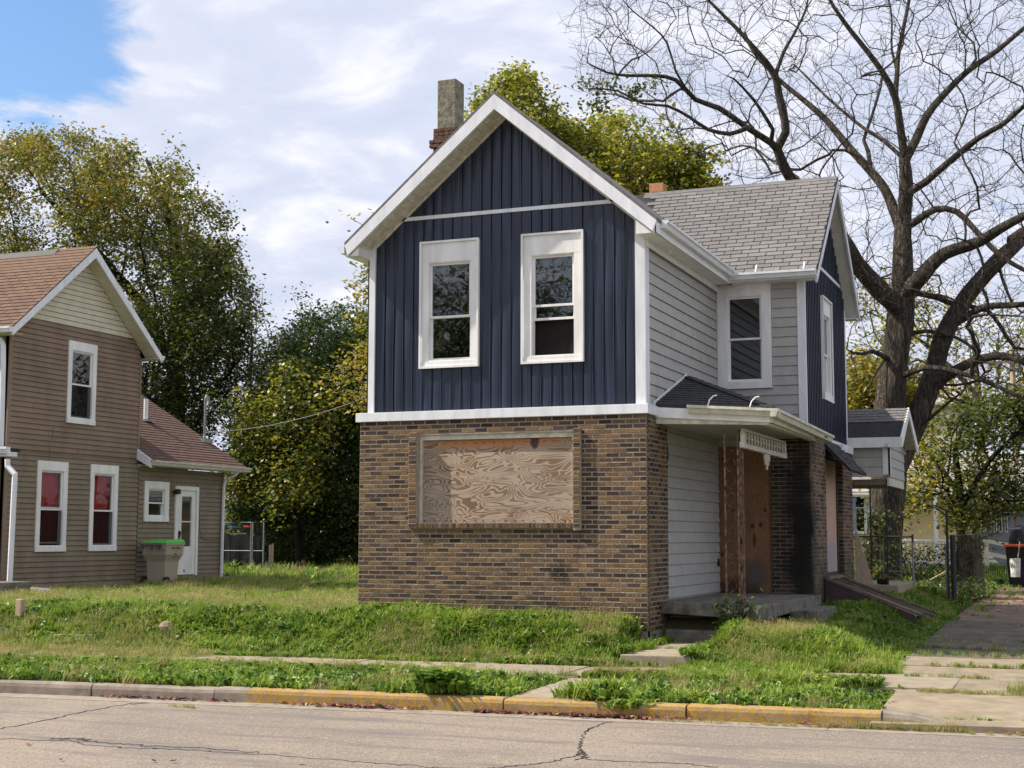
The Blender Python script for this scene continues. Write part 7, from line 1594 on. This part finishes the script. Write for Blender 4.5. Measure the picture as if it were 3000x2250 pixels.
# grey house to the right
GH = thing('grey_house', 'grey house with enclosed porch and dark roof behind the low green tree', 'house', (4, 38, 0))
g0 = onY(2840, 1560, 38); g1 = onY(2990, 1560, 38); gt = onY(2900, 1470, 38)[2]
m = MB(); m.box(g0[0]-.5, g1[0]+4, 38, 44, -.4, gt); m.build('wall', 'grey_house', GH)
m = MB(); m.prism([(37.3, gt), (41, gt+2.0), (44.6, gt), (44.6, gt-.08), (37.3, gt-.08)], 0, g0[0]-1.0, g1[0]+4.5); m.build('roof', 'pale_roof', GH)
for i in range(6):
    px = 2862+i*16; a = onY(px, 1500, 37.9); b = onY(px+11, 1560, 37.9); m = MB(); m.box(a[0], b[0], 37.90, 37.94, b[2], a[2]); w_ = m.build('window', 'white_paint', GH); m = MB(); m.box(a[0]+.03, b[0]-.03, 37.885, 37.895, b[2]+.04, a[2]-.04); m.build('pane', 'window_glass' if i % 2 else 'interior_dark', w_)
for i in range(9): 
    zz_ = -.1+i*.17; m = MB(FRONT(37.99)); m.hexa([(g0[0]-.5, 0, zz_), (g1[0]+4, 0, zz_), (g1[0]+4, .02, zz_), (g0[0]-.5, .02, zz_), (g0[0]-.5, 0, zz_+.165), (g1[0]+4, 0, zz_+.165), (g1[0]+4, .003, zz_+.165), (g0[0]-.5, .003, zz_+.165)]); m.build('siding_board', 'grey_house', GH)
# far house roof glimpsed over the side porch
fh = thing('far_house', 'far house whose grey roof shows between the blue gable and the big trunk', 'house', (-4, 62, 0))
a = onY(2485, 1105, 60); b = onY(2700, 1185, 60); m = MB(); m.box(a[0]-3, b[0]+2, 60.2, 68, -.4, b[2]); m.build('wall', 'cream_siding', fh); m = MB(); m.prism([(59.8, b[2]), (64, a[2]), (68.4, b[2]), (68.4, b[2]-.1), (59.8, b[2]-.1)], 0, a[0]-3.5, b[0]+2.5); m.build('roof', 'pale_roof', fh)
# white vinyl rail
vr = thing('vinyl_fence', 'cream two-rail fence sloping down past the grey house', 'fence', (3, 33, -.2))
f0 = onY(2858, 1578, 32); f1 = onY(2985, 1604, 32); 
for dz in (0, -.42): m = MB(); m.beam((f0[0], 32, f0[2]+dz), (f1[0], 32, f1[2]+dz), .05, .13); m.build('rail', 'fence_vinyl', vr)
for px in (2862, 2889, 2975): q = onY(px, 1590, 32); m = MB(); m.box(q[0]-.07, q[0]+.07, 31.95, 32.05, -.3, q[2]+.03); m.build('post', 'fence_vinyl', vr)
# scalloped wire border
sc_ = thing('wire_border', 'low scalloped wire garden border across the sunlit lawn', 'garden border', (2.5, 26, -.2))
for i in range(16):
    x = onY(2852+i*6.6, 1650, 27)[0]; m = MB(); P_ = [(x-.035, 27, -.25), (x-.035, 27, .12)]+[(x+.035*math.sin(-PI/2+PI*k/5)*1, 27, .12+.06*math.cos(-PI/2+PI*k/5)) for k in range(6)]+[(x+.035, 27, .12), (x+.035, 27, -.25)]; m.tube(P_, .007, 4); m.build('hoop', 'black_metal', sc_)
# bucket and stick, black bin with orange rim, covered heap
by_ = 22.0; gz_ = GZ(4, by_); b0_ = onY(2956, 1690, by_); 
bk_ = thing('bucket', 'dented pale grey bucket standing at the end of the driveway', 'bucket', (b0_[0]+.17, by_, gz_))
q0_ = onY(2957, 1636, by_); q1_ = onY(2990, 1636, by_); rr_ = (q1_[0]-q0_[0])/2; cxb = (q0_[0]+q1_[0])/2; m = MB(); m.lathe([(rr_*.82, b0_[2]), (rr_*.9, (b0_[2]+q0_[2])/2), (rr_*1.0, q0_[2]), (rr_*.93, q0_[2]), (rr_*.8, q0_[2]-.08)], (cxb, by_), 14); m.build('body', 'bucket_grey', bk_)
m = MB(); m.tube([(cxb+.06, by_, q0_[2]-.1), (cxb+.14, by_+.05, q0_[2]+.45)], .018, 6); o = m.build('broom_handle', 'raw_wood'); tag(o, 'wooden handle standing upright in the pale bucket', 'broom handle')
gx = cxb
hb = thing('black_cart', 'black cart with an orange-red rim behind the bucket', 'cart', (gx+.3, by_+1.2, gz_))
r0_ = onY(2944, 1598, by_+1.2); r1_ = onY(3040, 1608, by_+1.2); m = MB(); m.hexa([(r0_[0]+.1, by_+1.0, gz_), (r1_[0], by_+1.0, gz_), (r1_[0], by_+1.6, gz_), (r0_[0]+.1, by_+1.6, gz_), (r0_[0]+.02, by_+.95, r0_[2]-.04), (r1_[0], by_+.95, r0_[2]-.04), (r1_[0], by_+1.7, r0_[2]-.04), (r0_[0]+.02, by_+1.7, r0_[2]-.04)]); m.build('body', 'black_plastic', hb)
m = MB(); m.box(r0_[0]-.03, r1_[0], by_+.90, by_+1.75, r0_[2]-.035, r0_[2]+.035); m.build('rim', 'orange_plastic', hb, bevel=.012)
gr_ = thing('covered_grill', 'barbecue grill under a black cover beside the grey house', 'grill', (gx+.3, by_+4, gz_))
t0_ = onY(2957, 1552, by_+4); t1_ = onY(3010, 1552, by_+4); cx_ = (t0_[0]+t1_[0])/2; w_2 = (t1_[0]-t0_[0])/2; m = MB(); m.tube([(cx_-w_2*.2, by_+4, gz_), (cx_-w_2*.2, by_+4, t0_[2]-.35), (cx_, by_+4, t0_[2]-.1), (cx_+.05, by_+4, t0_[2]+.12)], [w_2*.8, w_2*.95, w_2*.95, w_2*.5], 12); m.build('cover', 'black_plastic', gr_, smooth=True)
m = MB(); m.tube([(cx_-.3, by_+3.7, t0_[2]+.02), (cx_+.1, by_+3.7, t0_[2]+.04)], .03, 6); m.build('handle', 'galvanised', gr_)
up = thing('utility_pole', 'pale wooden utility pole at the right edge behind the trees', 'utility pole', (onY(2986, 1590, 40)[0], 40, -.3)); m = MB(); u0_ = onY(2992, 1560, 40); u1_ = onY(2978, 1400, 40); m.tube([(u0_[0], 40, -.4), (u0_[0], 40, u0_[2]), (u1_[0], 40, u1_[2]), (u1_[0], 40, 8.5)], [.13, .13, .12, .10], 10); m.build('pole', 'raw_wood', up)
m = MB(); m.beam((u1_[0]-1.1, 39.9, 7.9), (u1_[0]+1.1, 39.9, 7.9), .09); m.build('crossarm', 'weathered_wood', up)
m = MB(); q = onY(2976, 1560, 36); m.tube([(q[0], 36, -.3), (q[0], 36, onY(2975, 1450, 36)[2])], .04, 6); o = m.build('clothes_pole', 'rust'); tag(o, 'thin brown pole left of the utility pole', 'pole')

# stump with ivy
stq = onY(2828, 1700, 15.5); sgz = GZ(3, 15.5); s0_, s1_ = onY(2790, 1640, 15.5)[0], onY(2868, 1640, 15.5)[0]; ztop = onY(2828, 1568, 15.5)[2]; r_s = (s1_-s0_)/2
stp = thing('ivy_stump', 'broad dead tree stump overgrown with ivy beside the fence post', 'tree stump', ((s0_+s1_)/2, 15.5, sgz)); m = MB(); rings = []
for i in range(9):
    t = i/8; rad = r_s*(1.25-.27*t+.35*math.exp(-t*5)); rings.append([m.pt(((s0_+s1_)/2+.05*t+rad*math.cos(k*2*PI/18)*(1+.10*math.sin(k*2.1)), 15.5+rad*math.sin(k*2*PI/18)*(1+.1*math.sin(k*1.7)), sgz-.1+(ztop-sgz+.1)*t+(.04*math.sin(k*2) if i == 8 else 0))) for k in range(18)])
for a, b in zip(rings, rings[1:]):
    for k in range(18): m.f.append([a[k], a[(k+1) % 18], b[(k+1) % 18], b[k]]); m.mi.append(0); m.tone.append(0)
m.f.append(rings[-1]); m.mi.append(0); m.tone.append(0); m.build('wood', 'ivy_stump', stp, smooth=False)
an_ = RNG.uniform(0, 2*PI, 500); zz2 = RNG.uniform(0, 1, 500)**1.2*(ztop-sgz); ctr = np.stack([(s0_+s1_)/2+r_s*1.15*np.cos(an_), 15.5+r_s*1.15*np.sin(an_), sgz+zz2], 1); leaves('ivy', ctr, 1500, .05, .075, 'leaf_dark', stp, 71, lambda P: .1+0*P[:, 0])
def shrub(name, label, c, s, n, size, lm, seed, cat='shrub', ns=60):
    r_ = np.random.default_rng(seed); T = np.array(c)+np.stack([r_.normal(0, s[0]/2, ns), r_.normal(0, s[1]/2, ns), r_.uniform(0, s[2], ns)], 1)
    root = thing(name, label, cat, (c[0], c[1], c[2])); V = MB()
    for t in T[:ns//2]: V.tube([(c[0]+random.uniform(-.05, .05), c[1], c[2]-.05), tuple((np.array(c)*.4+t*.6)), tuple(t)], [.012, .008, .004], 4, cap=False)
    V.build('stems', 'twig', root, recalc=False); leaves('foliage', T, n, .10, size, lm, root, seed); return root
shrub('burdock', 'leafy weed clump growing against the front edge of the porch slab', (1.15, .36, -.28), (.28, .12, .50), 240, .085, 'leaf_dark', 81, 'plant', 26)
shrub('vine_tangle', 'vine-covered brush heap behind the chain-link fence', (1.9, 15.2, GZ(1.9, 15.2)), (.9, .6, .95), 1600, .085, 'leaf_dark', 82, ns=150)
shrub('trunk_ivy', 'ivy shoots round the foot of the big bare tree', (1.25, 13.9, GZ(1.2, 13.9)), (.7, .5, 1.9), 1300, .09, 'leaf_dark', 83, ns=90)
shrub('fence_weeds', 'dark weeds crowding the foot of the stump and fence post', (3.0, 13.4, GZ(3, 13.4)), (.8, 1.5, .45), 2000, .08, 'leaf_dark', 84, ns=120)
m = MB(); a, b = onY(2715, 1705, 13.2), onY(2775, 1672, 13.2); m.tube([tuple(a), tuple(b)], .022, 6); o = m.build('fallen_branch', 'raw_wood'); tag(o, 'pale broken branch lying on the lawn behind the gate', 'branch')

# chain-link fence with gate by the side stoop
def mesh_net(m, p0, p1, z0, z1, s=.11, r=.0018):
    """diamond wire netting between two posts"""
    d = np.array(p1)-np.array(p0); Ln = np.linalg.norm(d); u = d/Ln; h = z1-z0; k = -h
    while k < Ln:
        for sg in (1, -1):
            a0, a1 = k, k+h
            A0, A1 = max(a0, 0), min(a1, Ln)
            if A1-A0 < .02: continue
            if sg > 0: za, zb = z0+(A0-a0), z0+(A1-a0)
            else: za, zb = z1-(A0-a0), z1-(A1-a0)
            P0 = np.array(p0)+u*A0; P1 = np.array(p0)+u*A1; m.beam((P0[0], P0[1], za), (P1[0], P1[1], zb), r*2)
        k += s
cf = thing('chain_link_fence', 'dark chain-link fence and gate closing the side yard', 'fence', (2.5, 11.8, -.2))
FY = 12.2; fx = [onY(px, 1600, FY)[0] for px in (2496, 2590, 2640, 2674)]; ft = onY(2600, 1572, FY)[2]
zb = GZ(2.4, FY)
m = MB(); mesh_net(m, (fx[0], FY), (fx[3], FY), zb+.05, ft-.02, .10, .0022); m.build('netting', 'black_metal', cf)
m = MB(); m.tube([(fx[0], FY, ft), (fx[3], FY, ft)], .022, 6); m.tube([(fx[0], FY, zb+.5), (fx[3], FY, zb+.5)], .016, 6); m.build('rail', 'black_metal', cf)
for x in fx: m = MB(); m.tube([(x, FY, zb-.1), (x, FY, ft+.05)], .024, 8); m.build('post', 'black_metal', cf)
gq0 = onY(2674, 1590, 11.6); gq1 = onY(2770, 1596, 11.6); gzz = GZ(3, 11.6)
gt_ = MB(); gt_.tube([(gq0[0], 11.6, gzz+.08), (gq0[0], 11.6, gq0[2]), (gq1[0], 11.6, gq1[2]), (gq1[0], 11.6, gzz+.08), (gq0[0], 11.6, gzz+.08)], .020, 6); ga = gt_.build('gate_frame', 'galvanised', cf); m = MB(); mesh_net(m, (gq0[0], 11.6), (gq1[0], 11.6), gzz+.1, gq1[2]-.02, .10, .0022); m.build('netting', 'black_metal', ga)
pq = onY(2776, 1600, 11.45); m = MB(); m.tube([(pq[0], 11.45, gzz-.1), (pq[0], 11.45, onY(2776, 1492, 11.45)[2])], .026, 8); m.tube([(pq[0]+.10, 11.5, gzz-.1), (pq[0]+.10, 11.5, onY(2784, 1568, 11.5)[2])], .055, 8); m.build('gate_post', 'black_metal', cf)
# dog kennel at the far left
KY = 19.0; k0 = onY(640, 1660, KY); k1 = onY(736, 1660, KY); k2 = onY(783, 1655, KY+.2); kt = onY(736, 1530, KY)[2]; kz = -.2
kn = thing('kennel_panels', 'tall chain-link kennel panels hung with black tarpaulin beyond the brown house', 'kennel', (k1[0], KY, kz))
for (a, b) in ((k0, k1), (k1, k2)):
    m = MB(); x0_, x1_ = a[0]+.03, b[0]-.03; m.tube([(x0_, KY, kz+.02), (x0_, KY, kt), (x1_, KY, kt), (x1_, KY, kz+.02)], .02, 6); m.tube([(x0_, KY, kz+(kt-kz)*.47), (x1_, KY, kz+(kt-kz)*.47)], .009, 6); pn = m.build('panel_frame', 'galvanised', kn)
    m = MB(); mesh_net(m, (x0_, KY), (x1_, KY), kz+.05, kt-.02, .10, .0022); m.build('netting', 'black_metal', pn)
    m = MB(); nn = 12
    for i in range(nn):
        u0_ = x0_+(x1_-x0_)*i/nn; u1_ = x0_+(x1_-x0_)*(i+1)/nn; h0 = kt-.25-.18*math.sin(i/nn*PI); h1 = kt-.25-.18*math.sin((i+1)/nn*PI); m.face([(u0_, KY+.10+.05*math.sin(i), kz), (u1_, KY+.10+.05*math.sin(i+1), kz), (u1_, KY+.1, h1), (u0_, KY+.1, h0)])
    m.build('tarpaulin', 'tarp', pn, recalc=False)
m = MB(); q = onY(722, 1541, KY+.3); m.box(q[0]-.12, q[0]+.08, KY+.3, KY+.5, q[2]-.05, q[2]+.01); o = m.build('red_tub', 'red_plastic', bevel=.02); tag(o, 'red tub edge showing above the kennel tarpaulin', 'tub')
m = MB(); q = onY(675, 1541, KY+.3); m.box(q[0]-.10, q[0]+.08, KY+.3, KY+.5, q[2]-.06, q[2]-.01); o = m.build('blue_tub', 'blue_plastic', bevel=.02); tag(o, 'blue tub edge showing above the kennel tarpaulin', 'tub')
for o_, q_ in ((D.objects['red_tub'], 722), (D.objects['blue_tub'], 675)):
    pass
m = MB(); q = onY(792, 1640, KY+.4)
for i in range(2): x = q[0]-.06+i*.09; m.box(x, x+.07, KY+.4, KY+.43, kz, kz+1.0+random.uniform(-.08, .12))
o = m.build('picket_stub', 'weathered_wood'); tag(o, 'short stretch of old grey pickets beside the kennel', 'fence')
# shelf that carries the tubs
m = MB(); a = onY(650, 1552, KY+.4); b = onY(735, 1552, KY+.4); m.box(a[0], b[0], KY+.2, KY+.7, a[2]-.14, a[2]-.10)
for x in (a[0]+.05, b[0]-.1): m.box(x, x+.06, KY+.4, KY+.46, kz, a[2]-.14)
o = m.build('kennel_shelf', 'weathered_wood', kn)

# overhead cable from the brown house's mast
ms = onX(604, 1268, -15.3); e_ = onY(1062, 1168, 14.0); P_ = []
for i in range(21):
    t = i/20; p = ms+(e_-ms)*t; p[2] -= .35*4*t*(1-t)*.5; P_.append(tuple(p))
dd_ = (e_-ms); P_.append(tuple(e_+dd_*.25+np.array([0, 0, .25])))
m = MB(); m.tube(P_, .012, 5); o = m.build('overhead_cable', 'galvanised'); tag(o, 'service cable running from the brown house mast past the trees', 'cable')

# small things in the grass
m = MB(); q = onZ(52, 1790, -.12); m.box(q[0]-.05, q[0]+.06, q[1], q[1]+.10, -.2, .06); o = m.build('wood_stake', 'raw_wood', bevel=.01); tag(o, 'short broken wooden stake in the grass at lower left', 'stake')
m = MB(); q = onZ(205, 1806, -.15); z = GZ(q[0], q[1]); m.hexa([(q[0]-.9, q[1]-.12, z), (q[0]+.4, q[1]+.0, z), (q[0]+.4, q[1]+.14, z), (q[0]-.9, q[1]+.02, z), (q[0]-.9, q[1]-.12, z+.07), (q[0]+.4, q[1], z+.11), (q[0]+.4, q[1]+.14, z+.11), (q[0]-.9, q[1]+.02, z+.07)]); o = m.build('grey_board', 'dark_concrete' if 0 else 'concrete'); tag(o, 'pale grey board half hidden in the left lawn', 'board')
q = onZ(487, 1843, -.32); m = MB(); m.lathe([(.02, -.46), (.11, -.36), (.12, -.28), (.07, -.22), (.02, -.20)], (q[0], q[1]), 9); o = m.build('stone', 'drive_concrete'); tag(o, 'pale rounded stone in the bank left of the house', 'stone')
m = MB(); q = onY(1034, 1942, yc(-3)+1.0)
D.collections.remove(HID) if 0 else None
